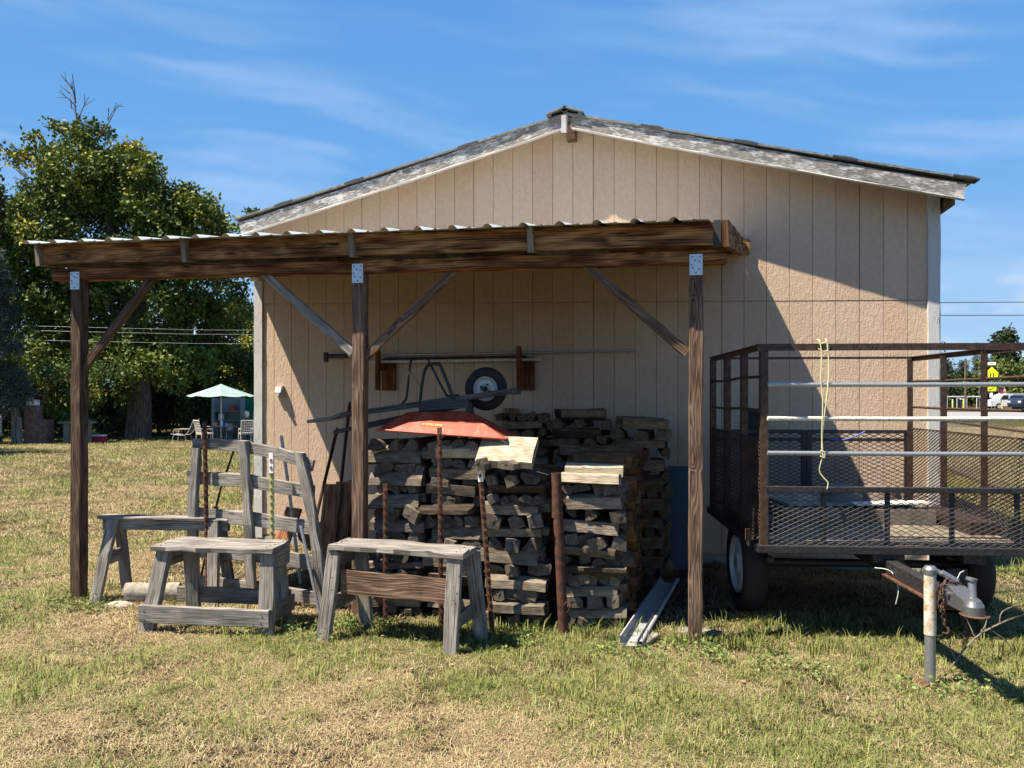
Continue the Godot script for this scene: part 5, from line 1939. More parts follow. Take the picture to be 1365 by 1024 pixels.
# ---------------------------------------------------------------- plants
func leaf_clump(n: int, spread: float, ln: float, wd: float, seed_: int) -> Mesh:
	var s := st()
	var r := RandomNumberGenerator.new()
	r.seed = seed_
	for i in n:
		var d := Vector3(r.randfn(), r.randfn(), r.randfn()).normalized()
		var p := d * spread * pow(r.randf(), 0.5)
		var ax := (d * 0.5 + Vector3(r.randfn(), r.randfn() - 0.5, r.randfn()) * 0.6).normalized()
		var nrm := (Vector3(r.randfn(), r.randfn() + 0.9, r.randfn())).normalized()
		var sd := ax.cross(nrm).normalized()
		var n2 := sd.cross(ax).normalized()
		if n2.y < 0:
			n2 = -n2
		var k := r.randf_range(0.75, 1.25)
		tone = Color(k, k, k * r.randf_range(0.8, 1.1))
		var l := ln * r.randf_range(0.7, 1.2)
		var m := p + ax * l * 0.45
		var w := sd * wd * 0.5
		T(s, p, m + w, m - w, n2, n2, n2)
		T(s, m + w, p + ax * l - n2 * l * 0.1, m - w, n2, n2, n2)
	tone = Color(1, 1, 1)
	return s.commit()

# lobes: [centre, radius, tint 0..1]; leaves sit on the lobes' shells, so that the crown keeps gaps
func crown(t: Node3D, lobes: Array, mesh: Mesh, c0: Color, c1: Color, cy: Color, per: float, size: float) -> void:
	var xs := []
	var cols := []
	for l in lobes:
		var c: Vector3 = l[0]
		var r: float = l[1]
		var n := int(r * r * per) + 3
		var subs := []
		var tints := []
		for i in maxi(3, int(n / 5.0)):
			var d := Vector3(rng.randfn(), rng.randfn() + 0.15, rng.randfn()).normalized()
			subs.append(c + d * r * (1.0 - 0.6 * pow(rng.randf(), 1.7)) * Vector3(1.0, 0.9, 1.0))
			tints.append(rng.randf())
		for i in n:
			var which := rng.randi() % subs.size()
			var p: Vector3 = subs[which] + Vector3(rng.randfn(), rng.randfn() * 0.7, rng.randfn()) * r * 0.15
			var sc := size * rng.randf_range(0.7, 1.3)
			xs.append(Transform3D(Basis(UP, rng.randf() * TAU) * Basis(Vector3.RIGHT, rng.randf_range(-0.6, 0.6)) * Basis.from_scale(Vector3(sc, sc, sc)), p))
			var col := c0.lerp(c1, clampf(tints[which] * 0.7 + rng.randf() * 0.3, 0.0, 1.0))
			if tints[which] > 1.0 - l[2] * 1.2 and rng.randf() < 0.7:
				col = col.lerp(cy, rng.randf_range(0.4, 1.0))
			cols.append(col)
	scatter("crown", mesh, M.leaf, xs, cols, t)

func limb(t: Node3D, called: String, pts: Array, r0: float, r1: float, m: Material) -> void:
	var p := smooth(pts, 4)
	var rr := []
	for i in p.size():
		rr.append(lerpf(r0, r1, float(i) / (p.size() - 1)))
	var s := st()
	tube(s, p, rr, 8)
	obj(called, s, m, t)

func twigs(t: Node3D, from: Vector3, to: Vector3, r: float, n: int) -> void:
	var s := st()
	var d := to - from
	var main := smooth([from, from.lerp(to, 0.5) + Vector3(rng.randfn(), rng.randfn(), rng.randfn()) * d.length() * 0.06, to], 4)
	tube(s, main, [r, r * 0.95, r * 0.9, r * 0.8, r * 0.7, r * 0.6, r * 0.5, r * 0.4, r * 0.3], 5)
	for i in n:
		var f := rng.randf_range(0.25, 0.95)
		var p := from.lerp(to, f)
		var dir := (d.normalized() + Vector3(rng.randfn(), rng.randfn() * 0.6, rng.randfn()) * 0.55).normalized()
		var l := d.length() * rng.randf_range(0.2, 0.45)
		var e := p + dir * l
		tube(s, [p, p.lerp(e, 0.5) + UP * l * 0.05, e], [r * 0.5, r * 0.4, r * 0.25], 4)
		for k in 2:
			var e2 := e.lerp(p, 0.4) + (dir + Vector3(rng.randfn(), rng.randfn(), rng.randfn()) * 0.6).normalized() * l * 0.5
			tube(s, [e.lerp(p, 0.4), e2], [r * 0.35, r * 0.2], 4)
	obj("dead_twigs", s, M.tree_bark, t)

func build_left_garden() -> void:
	var big := leaf_clump(20, 0.36, 0.19, 0.125, 41)
	var small := leaf_clump(16, 0.26, 0.11, 0.07, 43)
	var g0 := Color(0.04, 0.075, 0.018)
	var g1 := Color(0.15, 0.20, 0.045)
	var gy := Color(0.40, 0.36, 0.07)
	# the tall tree; lobe centres measured from its foot
	var base := Vector3(-24.9, -0.42, -23.9)
	var t := thing("tall_tree", "tall dark green tree with bare twigs at its top behind the lawn", "tree", base)
	var u := Vector3(0.9767, 0, -0.2147)      # across the view
	var w := Vector3(-0.2147, 0, -0.9767)     # away
	var lobes := []
	for q in [[-2.5, 14.6, 0.8, 0.35], [-2.9, 13.6, 1.1, 0.25], [-1.9, 13.2, 1.1, 0.1], [-4.7, 13.3, 0.75, 0.6], [-3.7, 12.6, 0.8, 0.45], [-3.2, 11.8, 1.3, 0.15], [-4.2, 10.8, 1.4, 0.12], [-1.6, 11.9, 1.4, 0.05], [0.0, 13.4, 0.7, 0.2], [0.2, 12.5, 1.0, 0.25], [-0.1, 11.3, 1.3, 0.15], [1.0, 11.9, 0.8, 0.4], [1.2, 11.0, 1.2, 0.2], [2.1, 10.6, 1.2, 0.2], [2.8, 11.0, 0.6, 0.3], [3.0, 9.9, 1.1, 0.15], [1.6, 9.3, 1.3, 0.1], [-1.0, 9.8, 1.5, 0.0], [-2.7, 9.6, 1.5, 0.03], [0.4, 8.2, 1.5, 0.02], [2.6, 8.2, 1.3, 0.1], [3.7, 10.3, 0.6, 0.1], [4.3, 9.3, 0.8, 0.1], [5.2, 10.4, 0.5, 0.2], [4.6, 7.9, 1.0, 0.15], [3.5, 6.6, 1.3, 0.12], [1.6, 6.3, 1.3, 0.05], [4.5, 5.6, 1.0, 0.2], [-0.8, 6.6, 1.4, 0.0], [-2.6, 7.4, 1.4, 0.05], [-4.4, 8.7, 1.3, 0.12], [-5.3, 10.0, 0.9, 0.15], [-3.4, 5.8, 1.4, 0.03], [-1.4, 4.6, 1.4, 0.02], [0.9, 4.5, 1.2, 0.03], [3.0, 4.5, 1.2, 0.1], [-5.4, 7.4, 1.2, 0.1], [-4.8, 5.4, 1.2, 0.05]]:
		var z := rng.randf_range(-1.3, 1.3)
		lobes.append([u * q[0] + UP * q[1] + w * z, q[2], q[3]])
		if q[2] > 1.0:
			lobes.append([u * (q[0] + rng.randf_range(-0.4, 0.4)) + UP * (q[1] - 0.3) + w * (z + (2.2 if z < 0 else -2.2)), q[2] * 0.95, q[3] * 0.5])
	# low boughs that hang in front of the trunk
	for q in [[-1.6, 3.4, 1.0], [-0.2, 3.9, 1.0], [1.2, 3.3, 1.0], [2.4, 3.0, 0.9], [-3.0, 3.2, 1.1], [-4.4, 3.6, 1.1], [0.6, 2.4, 0.7], [3.6, 3.2, 0.9], [-0.9, 2.2, 0.6], [-5.6, 4.2, 1.0], [-2.4, 1.9, 0.7]]:
		lobes.append([u * q[0] + UP * q[1] - w * rng.randf_range(1.6, 3.2), q[2], 0.02])
	crown(t, lobes, big, g0, g1, gy, 45.0, 1.05)
	limb(t, "trunk", [Vector3(0, -0.2, 0), UP * 2.0 + u * 0.1, UP * 4.5 + u * -0.2, UP * 8.0 - u * 0.8, UP * 12.5 - u * 2.0], 0.62, 0.10, M.tree_bark)
	for q in [[2.0, 2.2, 8.0], [3.0, 3.4, 9.5], [4.0, -2.4, 8.8], [5.0, 0.6, 11.5], [3.4, -4.0, 10.3], [2.5, 4.0, 7.5], [5.5, 1.6, 10.0]]:
		limb(t, "limb", [UP * q[0], UP * (q[0] * 0.5 + q[2] * 0.5 - 0.6) + u * q[1] * 0.45, UP * q[2] + u * q[1]], 0.26, 0.05, M.tree_bark)
	twigs(t, UP * 13.6 - u * 2.6, UP * 16.5 - u * 3.0, 0.05, 9)
	twigs(t, UP * 13.8 - u * 2.2, UP * 15.5 - u * 1.0, 0.045, 5)
	twigs(t, UP * 13.2 - u * 1.7, UP * 13.9 - u * 0.1, 0.045, 4)
	twigs(t, UP * 10.3 - u * 4.2, UP * 12.6 - u * 5.4, 0.05, 8)
	twigs(t, UP * 11.4 - u * 3.0, UP * 13.6 - u * 4.0, 0.05, 4)
	# neighbour at the left edge
	base = Vector3(-32.3, -0.42, -21.6)
	t = thing("broad_tree", "broad green tree cut by the left edge of the photo", "tree", base)
	lobes = []
	for q in [[0.9, 11.0, 1.2, 0.1], [1.9, 10.9, 0.6, 0.25], [1.6, 9.5, 1.1, 0.15], [0.3, 12.0, 1.2, 0.1], [0.4, 9.6, 1.5, 0.1], [-1.2, 10.9, 1.7, 0.1], [-0.6, 8.4, 1.9, 0.08], [1.5, 8.0, 1.2, 0.2], [1.8, 6.6, 1.3, 0.2], [0.4, 6.4, 1.6, 0.1], [-2.0, 8.8, 1.8, 0.1], [-1.6, 6.3, 1.8, 0.1], [0.6, 4.6, 1.3, 0.1]]:
		lobes.append([u * q[0] + UP * q[1] + w * rng.randf_range(-1.2, 1.2), q[2], q[3]])
	crown(t, lobes, big, g0, g1, gy, 50.0, 1.05)
	limb(t, "trunk", [V0, UP * 3.0, UP * 8.0 - u * 0.4], 0.42, 0.12, M.tree_bark)
	limb(t, "limb", [UP * 3.0, UP * 6.0 + u * 0.8, UP * 9.5 + u * 1.4], 0.2, 0.05, M.tree_bark)
	# a tree outside the left of the frame whose shade falls across the far lawn
	base = Vector3(-25.6, -0.3, -9.8)
	t = thing("shade_tree", "tree beyond the left edge, seen only by its shade on the far lawn", "tree", base)
	lobes = []
	for i in 14:
		lobes.append([Vector3(rng.randf_range(-2.6, 2.4), rng.randf_range(4.2, 8.0), rng.randf_range(-1.2, 1.2)), rng.randf_range(0.9, 1.4), 0.1])
	crown(t, lobes, big, g0, g1, gy, 24.0, 1.1)
	limb(t, "trunk", [V0, UP * 3.0, UP * 7.0], 0.35, 0.1, M.tree_bark)
	# blue spruce
	base = Vector3(-26.9, -0.42, -17.6)
	t = thing("blue_spruce", "blue grey spruce standing at the left behind the birdhouse pillar", "tree", base)
	var needle := leaf_clump(26, 0.30, 0.22, 0.035, 47)
	lobes = []
	for i in 120:
		var f := rng.randf()
		var y := lerpf(1.6, 7.6, f)
		var rad := lerpf(2.0, 0.3, f)
		var a := rng.randf() * TAU
		lobes.append([Vector3(cos(a) * rad * 0.75, y - rad * 0.12, sin(a) * rad * 0.75), 0.42, 0.0])
	crown(t, lobes, needle, Color(0.055, 0.085, 0.07), Color(0.12, 0.15, 0.13), gy, 70.0, 0.9)
	limb(t, "trunk", [V0, UP * 3.5, UP * 7.8], 0.16, 0.04, M.tree_bark)
	# shrubs that close the view below the crowns
	var k := 0
	for q in [[-9.8, 41.0, 4.2, 0.12, "dark laurel bush behind the round stone oven"], [-13.2, 39.0, 4.5, 0.05, "dark bush just right of the tall tree's trunk"], [-16.6, 40.5, 4.3, 0.05, "dark bush straight behind the red cooler"], [-19.4, 38.5, 4.2, 0.06, "dark bush between the spruce and the stone oven"], [-22.8, 39.5, 4.6, 0.08, "dark bush behind the brick pillar"], [-26.0, 38.0, 4.6, 0.1, "dark bush at the far left of the lawn"]]:
		var X: float = q[0] - 2.0
		var dd: float = q[1]
		var p := Vector3(X * 0.9767 - dd * 0.2147, -0.42, 7.564 - (X * 0.2147 + dd * 0.9767))
		t = thing("shrub", q[4], "shrub", p)
		lobes = []
		for i in 20:
			lobes.append([u * rng.randf_range(-2.1, 2.1) + UP * rng.randf_range(0.3, q[2] + 0.8) + w * rng.randf_range(-0.9, 0.9), rng.randf_range(0.7, 1.15), q[3]])
		crown(t, lobes, big, Color(0.04, 0.07, 0.02), Color(0.09, 0.13, 0.036), gy, 30.0, 0.95)
		limb(t, "stem", [V0, UP * 1.5, UP * 3.0 + u * 0.3], 0.12, 0.04, M.tree_bark)
		k += 1
	# tall hedge that shuts off the far side of the garden
	t = thing("tall_hedge", "tall dark hedge closing the garden behind the trees and bushes", "hedge", patio_point(-18.0, 47.0))
	lobes = []
	for i in 150:
		lobes.append([u * rng.randf_range(-15.0, 8.6) + UP * (0.5 + 5.2 * pow(rng.randf(), 1.4)) + w * rng.randf_range(-1.0, 1.6), rng.randf_range(0.9, 1.4), 0.03])
	crown(t, lobes, big, Color(0.04, 0.07, 0.02), Color(0.09, 0.125, 0.036), gy, 20.0, 1.15)
	for q in [[-13.6, 44.0, 7.6, 0.35, "yellow green tree glimpsed between the shed corner and the tall tree"], [-16.2, 46.0, 8.2, 0.15, "green tree behind the garden umbrella"]]:
		var X: float = q[0]
		var dd: float = q[1]
		var p := Vector3(X * 0.9767 - dd * 0.2147, -0.42, 7.564 - (X * 0.2147 + dd * 0.9767))
		t = thing("garden_tree", q[4], "tree", p)
		lobes = []
		for i in 18:
			lobes.append([u * rng.randf_range(-1.9, 1.9) + UP * rng.randf_range(1.4, q[2] - 1.0) + w * rng.randf_range(-1.5, 1.5), rng.randf_range(0.8, 1.3), q[3]])
		crown(t, lobes, big, Color(0.04, 0.08, 0.015), Color(0.11, 0.15, 0.03), gy, 32.0, 1.0)
		limb(t, "trunk", [V0, UP * 3.0, UP * 6.0], 0.2, 0.05, M.tree_bark)
	# bush round the brick pillar
	t = thing("climbing_bush", "leafy bush growing round the brick pillar and birdhouse", "bush", Vector3(-26.0, -0.38, -19.2))
	lobes = []
	for q in [[-0.4, 1.6, 0.6], [-0.5, 2.5, 0.7], [0.2, 2.9, 0.6], [1.2, 2.6, 0.7], [1.9, 2.0, 0.6], [1.8, 1.0, 0.6], [-1.2, 3.2, 0.8], [2.6, 2.9, 0.8], [-0.3, 0.8, 0.45]]:
		lobes.append([u * q[0] + UP * q[1] + w * rng.randf_range(0.1, 0.7), q[2], 0.06])
	crown(t, lobes, small, Color(0.045, 0.085, 0.025), Color(0.12, 0.17, 0.06), gy, 90.0, 1.1)
	limb(t, "stem", [w * 0.4, UP * 1.5 + w * 0.4, UP * 2.8 + u * 0.3 + w * 0.3], 0.06, 0.03, M.tree_bark)
	# yucca-like plant at the left edge
	t = thing("spiky_plant", "spiky leaved plant at the left edge beside the brick pillar", "plant", Vector3(-26.6, -0.36, -17.9))
	var s := st()
	tone = Color(0.10, 0.14, 0.05)
	for i in 26:
		var a := rng.randf() * TAU
		blade(s, V0 + Vector3(cos(a), 0, sin(a)) * 0.1, Vector3(cos(a), 0, sin(a)), rng.randf_range(0.6, 0.95), 0.06, rng.randf_range(0.2, 0.8))
	obj("leaves", s, M.leaf, t)
	tone = Color(1, 1, 1)

	# brick pillar: courses with recessed joints
	t = thing("brick_fireplace", "old brick garden fireplace with a chimney pillar at the lawn's far edge", "fireplace", Vector3(-25.26, -0.35, -18.6), 0.22)
	s = st()
	var rr := RandomNumberGenerator.new()
	rr.seed = 12
	for q in [[-0.46, 0.46, 0.0, 0.95, 0.0], [-0.46, -0.02, 0.95, 1.55, 0.0]]:
		var y: float = q[2]
		var row := 0
		while y < q[3] - 0.02:
			var x: float = q[0] - (0.1 if row % 2 else 0.0)
			while x < q[1] - 0.01:
				var xa := maxf(x, q[0])
				var xb := minf(x + 0.20, q[1])
				var b := rr.randf_range(0.7, 1.3)
				tone = Color(b * rr.randf_range(0.95, 1.15), b, b)
				box(s, Vector3((xa + xb) * 0.5, y + 0.032, rr.randf_range(-0.006, 0.006)), Vector3(xb - xa - 0.012, 0.062, 0.5))
				x += 0.21
			y += 0.075
			row += 1
	var bo := obj("bricks", s, M.brick, t)
	bo.set_meta("kind", "stuff")
	s = st()
	tone = Color(0.22, 0.19, 0.17)
	box(s, Vector3(0, 0.47, 0), Vector3(0.90, 0.93, 0.46))
	box(s, Vector3(-0.24, 1.24, 0), Vector3(0.42, 0.60, 0.46))
	obj("mortar", s, M.plain, t)
	tone = Color(1, 1, 1)
	t = thing("birdhouse", "white birdhouse with brown gable roof on top of the brick pillar", "birdhouse", Vector3(-25.48, 1.20, -18.53), 0.22)
	s = st()
	tone = Color(0.78, 0.80, 0.82)
	prism(s, PackedVector2Array([Vector2(-0.16, 0), Vector2(0.16, 0), Vector2(0.16, 0.26), Vector2(0, 0.42), Vector2(-0.16, 0.26)]), -0.18, 0.18)
	obj("box", s, M.plain, t)
	s = st()
	tone = Color(0.22, 0.13, 0.08)
	for sd in [-1.0, 1.0]:
		lumber(s, Vector3(sd * 0.11, 0.355, -0.24), Vector3(sd * 0.11, 0.355, 0.24), 0.34, 0.025, Vector3(sd, -1, 0), 0.002, 0.002, 2)
	obj("roof", s, M.brown_wood, t)
	s = st()
	lathe(s, [Vector2(0.028, 0), Vector2(0.028, 0.004), Vector2(0, 0.004)], 10, Transform3D(Basis(Vector3.RIGHT, PI / 2), Vector3(0, 0.2, 0.181)))
	obj("entrance_hole", s, M.dark_hole, t)
	tone = Color(1, 1, 1)
	t = thing("old_post", "weathered wooden post standing against the left of the brick pillar", "post", Vector3(-26.0, -0.36, -18.2))
	s = st()
	lumber(s, V0, UP * 1.5, 0.22, 0.2, Vector3.RIGHT, 0.01, 0.02, 6)
	obj("stump", s, M.grey_wood, t)
	s = st()
	lumber(s, Vector3(0.3, 0, 0.1), Vector3(0.26, 1.1, 0.1), 0.15, 0.14, Vector3.RIGHT, 0.01, 0.02, 6)
	obj("short_stump", s, M.grey_wood, t)
	# stone table or oven behind the left post
	t = thing("stone_table", "grey stone garden table half hidden behind the left post", "table", Vector3(-23.72, -0.35, -18.9))
	s = st()
	tone = Color(0.5, 0.5, 0.52)
	box(s, Vector3(0, 0.86, 0), Vector3(1.25, 0.07, 0.7))
	obj("top", s, M.stone, t)
	for x in [-0.32, 0.32]:
		s = st()
		box(s, Vector3(x, 0.41, 0), Vector3(0.26, 0.83, 0.5))
		obj("leg", s, M.stone, t)
	s = st()
	prism(s, PackedVector2Array([Vector2(0.05, 0.9), Vector2(0.45, 0.9), Vector2(0.28, 1.06), Vector2(0.05, 1.22)]), -0.2, 0.2)
	obj("hood", s, M.stone, t)
	tone = Color(1, 1, 1)
	# cooler
	t = thing("picnic_cooler", "red picnic cooler with a white lid on the far lawn", "cooler", Vector3(-23.5, -0.40, -19.75), 0.2)
	s = st()
	tone = Color(0.42, 0.02, 0.045)
	lumber(s, Vector3(-0.28, 0.16, 0), Vector3(0.28, 0.16, 0), 0.32, 0.34, UP, 0.001, 0.02, 1)
	obj("body", s, M.plain, t)
	s = st()
	tone = Color(0.75, 0.75, 0.75)
	lumber(s, Vector3(-0.29, 0.345, 0), Vector3(0.29, 0.345, 0), 0.06, 0.36, UP, 0.001, 0.015, 1)
	obj("lid", s, M.plain, t)
	s = st()
	tube(s, [Vector3(-0.31, 0.26, -0.1), Vector3(-0.34, 0.20, 0.0), Vector3(-0.31, 0.26, 0.1)], 0.012, 6)
	obj("carry_handle", s, M.plain, t)
	tone = Color(1, 1, 1)
	build_patio()

func patio_point(X: float, dd: float) -> Vector3:
	return Vector3(X * 0.9767 - dd * 0.2147, -0.42, 7.564 - (X * 0.2147 + dd * 0.9767))

func build_patio() -> void:
	var s: SurfaceTool
	# umbrella: eight panels of pale green cloth
	var c := patio_point(-12.30, 32.5)
	var t := thing("garden_umbrella", "pale green garden umbrella over the patio table", "umbrella", c)
	s = st()
	tube(s, [V0, UP * 2.45], 0.024, 10)
	obj("pole", s, M.white_paint, t)
	s = st()
	var r2 := RandomNumberGenerator.new()
	r2.seed = 4
	for k in 8:
		var a0 := TAU * k / 8 + 0.2
		var a1 := TAU * (k + 1) / 8 + 0.2
		for i in 8:
			var f0 := i / 8.0
			var f1 := (i + 1) / 8.0
			for j in 4:
				var g := func(f: float, q: float) -> Vector3:
					var p := Vector3(cos(a0), 0, sin(a0)).lerp(Vector3(cos(a1), 0, sin(a1)), q) * 1.36 * f
					return p + UP * (2.50 - 0.50 * pow(f, 0.92) - 0.05 * sin(PI * q) * f)
				var p00: Vector3 = g.call(f0, j / 4.0)
				var p01: Vector3 = g.call(f0, (j + 1) / 4.0)
				var p11: Vector3 = g.call(f1, (j + 1) / 4.0)
				var p10: Vector3 = g.call(f1, j / 4.0)
				var n := (p10 - p00).cross(p11 - p00).normalized()
				if n.y < 0:
					n = -n
				tone = Color(0.24, 0.36, 0.325)
				Q(s, p00, p10, p11, p01, n)
	tone = Color(1, 1, 1)
	obj("canopy", s, M.cloth, t)
	s = st()
	for k in 8:
		var a := TAU * k / 8 + 0.2
		tube(s, [Vector3(0, 2.40, 0), Vector3(cos(a) * 1.34, 1.985, sin(a) * 1.34)], 0.008, 5)
	obj("ribs", s, M.white_paint, t)
	# table
	t = thing("patio_table", "round patio table under the garden umbrella", "table", c + Vector3(0.1, 0, 0.1))
	s = st()
	tone = Color(0.22, 0.23, 0.22)
	lathe(s, [Vector2(0.05, 0.70), Vector2(0.62, 0.70), Vector2(0.64, 0.72), Vector2(0.62, 0.735), Vector2(0.05, 0.735)], 24)
	obj("top", s, M.plain, t)
	for k in 4:
		s = st()
		var a := TAU * k / 4 + 0.6
		tube(s, [Vector3(cos(a) * 0.5, 0.70, sin(a) * 0.5), Vector3(cos(a) * 0.42, 0.0, sin(a) * 0.42)], 0.02, 6)
		obj("leg", s, M.plain, t)
	tone = Color(1, 1, 1)
	for q in [[-0.25, 0.10, 0.16, Color(0.55, 0.28, 0.2), "small reddish jar on the left of the patio table"], [0.05, 0.06, 0.22, Color(0.75, 0.75, 0.78), "white bottle in the middle of the patio table"], [0.28, 0.05, 0.12, Color(0.35, 0.42, 0.6), "pale blue cup on the right of the patio table"]]:
		s = st()
		tone = q[3]
		lathe(s, [Vector2(0.0, 0.0), Vector2(q[1], 0.0), Vector2(q[1], q[2] * 0.7), Vector2(q[1] * 0.6, q[2]), Vector2(0, q[2])], 12, Transform3D(Basis.IDENTITY, c + Vector3(0.1 + q[0], 0.735, 0.2)))
		tag(obj(["jar", "bottle", "cup"][0 if q[0] < 0 else (1 if q[0] < 0.2 else 2)], s, M.plain), q[4], "tableware")
	tone = Color(1, 1, 1)
	# sling lounge chair
	t = thing("lounge_chair", "grey sling lounge chair alone on the lawn left of the umbrella", "chair", patio_point(-13.85, 32.2), -1.35)
	s = st()
	tone = Color(0.16, 0.16, 0.17)
	var sl := [Vector3(0, 1.0, -0.62), Vector3(0, 0.72, -0.48), Vector3(0, 0.42, -0.33), Vector3(0, 0.36, 0.0), Vector3(0, 0.40, 0.30)]
	for i in 4:
		var a: Vector3 = sl[i]
		var b: Vector3 = sl[i + 1]
		lumber(s, a, b, 0.5, 0.012, Vector3.RIGHT, 0.0, 0.003, 1)
	obj("sling", s, M.cloth, t)
	tone = Color(0.4, 0.4, 0.4)
	for x in [-0.27, 0.27]:
		s = st()
		tube(s, smooth([Vector3(x, 1.02, -0.63), Vector3(x, 0.42, -0.34), Vector3(x, 0.36, 0.0), Vector3(x, 0.41, 0.32)], 3), 0.014, 6)
		tube(s, [Vector3(x, 0.38, -0.25), Vector3(x, 0.0, -0.36)], 0.014, 6)
		tube(s, [Vector3(x, 0.38, 0.2), Vector3(x, 0.0, 0.30)], 0.014, 6)
		tube(s, smooth([Vector3(x, 0.62, -0.43), Vector3(x, 0.60, -0.1), Vector3(x, 0.60, 0.18), Vector3(x, 0.38, 0.22)], 3), 0.014, 6)
		obj("side_frame", s, M.plain, t)
	tone = Color(1, 1, 1)
	# lattice backed chairs
	for q in [[-12.4, 31.0, 2.6, "cream lattice backed patio chair seen over the rack side's left post"], [-10.80, 31.2, -2.4, "cream lattice backed patio chair beside the shed corner"]]:
		t = thing("lattice_chair", q[3], "chair", patio_point(q[0], q[1]), q[2], "cream lattice patio chairs")
		s = st()
		tone = Color(0.62, 0.58, 0.50)
		for x in [-0.24, 0.24]:
			tube(s, [Vector3(x, 0.0, -0.26), Vector3(x, 0.45, -0.22), Vector3(x, 1.0, -0.34)], 0.018, 6)
			tube(s, [Vector3(x, 0.0, 0.24), Vector3(x, 0.45, 0.22)], 0.018, 6)
			tube(s, [Vector3(x, 0.66, -0.26), Vector3(x, 0.66, 0.2), Vector3(x, 0.45, 0.23)], 0.016, 6)
		tube(s, [Vector3(-0.24, 1.0, -0.34), Vector3(0.24, 1.0, -0.34)], 0.02, 6)
		tube(s, [Vector3(-0.24, 0.5, -0.23), Vector3(0.24, 0.5, -0.23)], 0.016, 6)
		obj("frame", s, M.plain, t)
		s = st()
		for k in 6:
			var x := -0.2 + 0.08 * k
			lumber(s, Vector3(x, 0.5, -0.231), Vector3(x, 1.0, -0.338), 0.03, 0.008, Vector3.RIGHT, 0, 0.001, 1)
		for k in 4:
			var f := 0.2 + 0.2 * k
			lumber(s, Vector3(-0.23, 0.5 + 0.5 * f, -0.22 - 0.107 * f), Vector3(0.23, 0.5 + 0.5 * f, -0.22 - 0.107 * f), 0.03, 0.008, UP, 0, 0.001, 1)
		obj("lattice_back", s, M.plain, t)
		s = st()
		tone = Color(0.35, 0.30, 0.25)
		lumber(s, Vector3(0, 0.47, -0.24), Vector3(0, 0.47, 0.26), 0.48, 0.07, Vector3.RIGHT, 0.002, 0.02, 2)
		obj("seat_cushion", s, M.cloth, t)
	tone = Color(1, 1, 1)
	# low chair that the person sits in
	var pp := patio_point(-11.42, 32.6)
	t = thing("low_chair", "dark low garden chair in which the white haired person sits", "chair", pp, -PI / 2 + 0.215)
	s = st()
	tone = Color(0.10, 0.10, 0.11)
	for x in [-0.26, 0.26]:
		tube(s, [Vector3(x, 0.0, 0.24), Vector3(x, 0.38, 0.24), Vector3(x, 0.38, -0.2), Vector3(x, 0.95, -0.42)], 0.016, 6)
		tube(s, [Vector3(x, 0.38, -0.18), Vector3(x, 0.0, -0.30)], 0.016, 6)
	obj("frame", s, M.plain, t)
	s = st()
	lumber(s, Vector3(0, 0.385, 0.24), Vector3(0, 0.385, -0.2), 0.5, 0.02, Vector3.RIGHT, 0, 0.004, 1)
	lumber(s, Vector3(0, 0.385, -0.2), Vector3(0, 0.95, -0.42), 0.5, 0.02, Vector3.RIGHT, 0, 0.004, 1)
	obj("seat_sling", s, M.cloth, t)
	tone = Color(1, 1, 1)
	person(pp, -PI / 2 + 0.215)
	# green screen fence and a blue-grey shed front behind the patio
	t = thing("green_screen", "green screened fence panel behind the patio", "fence", patio_point(-11.6, 35.5), 0.215)
	s = st()
	tone = Color(0.012, 0.16, 0.085)
	for k in 12:
		s = st()
		box(s, Vector3(-1.1 + 0.22 * k, 1.0, 0.012 * (k % 2)), Vector3(0.205, 1.75, 0.02))
		obj("slat", s, M.plain, t)
	s = st()
	tone = Color(0.2, 0.24, 0.22)
	for k in 4:
		s = st()
		tube(s, [Vector3(-1.2 + 0.85 * k, 0, -0.05), Vector3(-1.2 + 0.85 * k, 1.95, -0.05)], 0.03, 6)
		obj("post", s, M.plain, t)
	t = thing("tool_cabinet", "blue grey open tool cabinet behind the umbrella pole", "cabinet", patio_point(-12.75, 34.6), 0.215)
	s = st()
	tone = Color(0.16, 0.21, 0.22)
	box(s, Vector3(-0.62, 0.95, 0), Vector3(0.12, 1.9, 0.5))
	box(s, Vector3(0.62, 0.95, 0), Vector3(0.06, 1.9, 0.5))
	box(s, Vector3(0, 0.95, -0.26), Vector3(1.3, 1.9, 0.03))
	obj("case", s, M.plain, t)
	for y in [0.45, 0.9, 1.3]:
		s = st()
		box(s, Vector3(0, y, 0), Vector3(1.18, 0.03, 0.45))
		obj("shelf", s, M.plain, t)
	tone = Color(1, 1, 1)
	for q in [[-0.3, 0.915, Color(0.5, 0.5, 0.52), "pale tin on the middle shelf of the tool cabinet"], [0.2, 1.315, Color(0.3, 0.07, 0.05), "dark red tin on the top shelf of the tool cabinet"], [0.1, 0.465, Color(0.42, 0.42, 0.44), "grey tin on the low shelf of the tool cabinet"]]:
		s = st()
		tone = q[2]
		var cc: Vector3 = patio_point(-12.75, 34.6) + Basis(UP, 0.215) * Vector3(q[0], q[1], 0.08)
		lathe(s, [Vector2(0, 0), Vector2(0.13, 0), Vector2(0.13, 0.26), Vector2(0.11, 0.28), Vector2(0, 0.28)], 12, Transform3D(Basis.IDENTITY, cc))
		tag(obj("tin", s, M.plain), q[3], "tin")
	tone = Color(1, 1, 1)
	# far left: pale roof of a parked caravan and a rail fence
	t = thing("parked_caravan", "pale low caravan roof at the far left behind the bushes", "caravan", patio_point(-28.6, 42.0), 0.215)
	s = st()
	tone = Color(0.62, 0.66, 0.70)
	prism(s, PackedVector2Array([Vector2(-3, 0.45), Vector2(1.2, 0.45), Vector2(1.35, 0.9), Vector2(0.9, 1.5), Vector2(0.5, 1.62), Vector2(-3, 1.72)]), -1.0, 1.0)
	obj("body", s, M.plain, t)
	s = st()
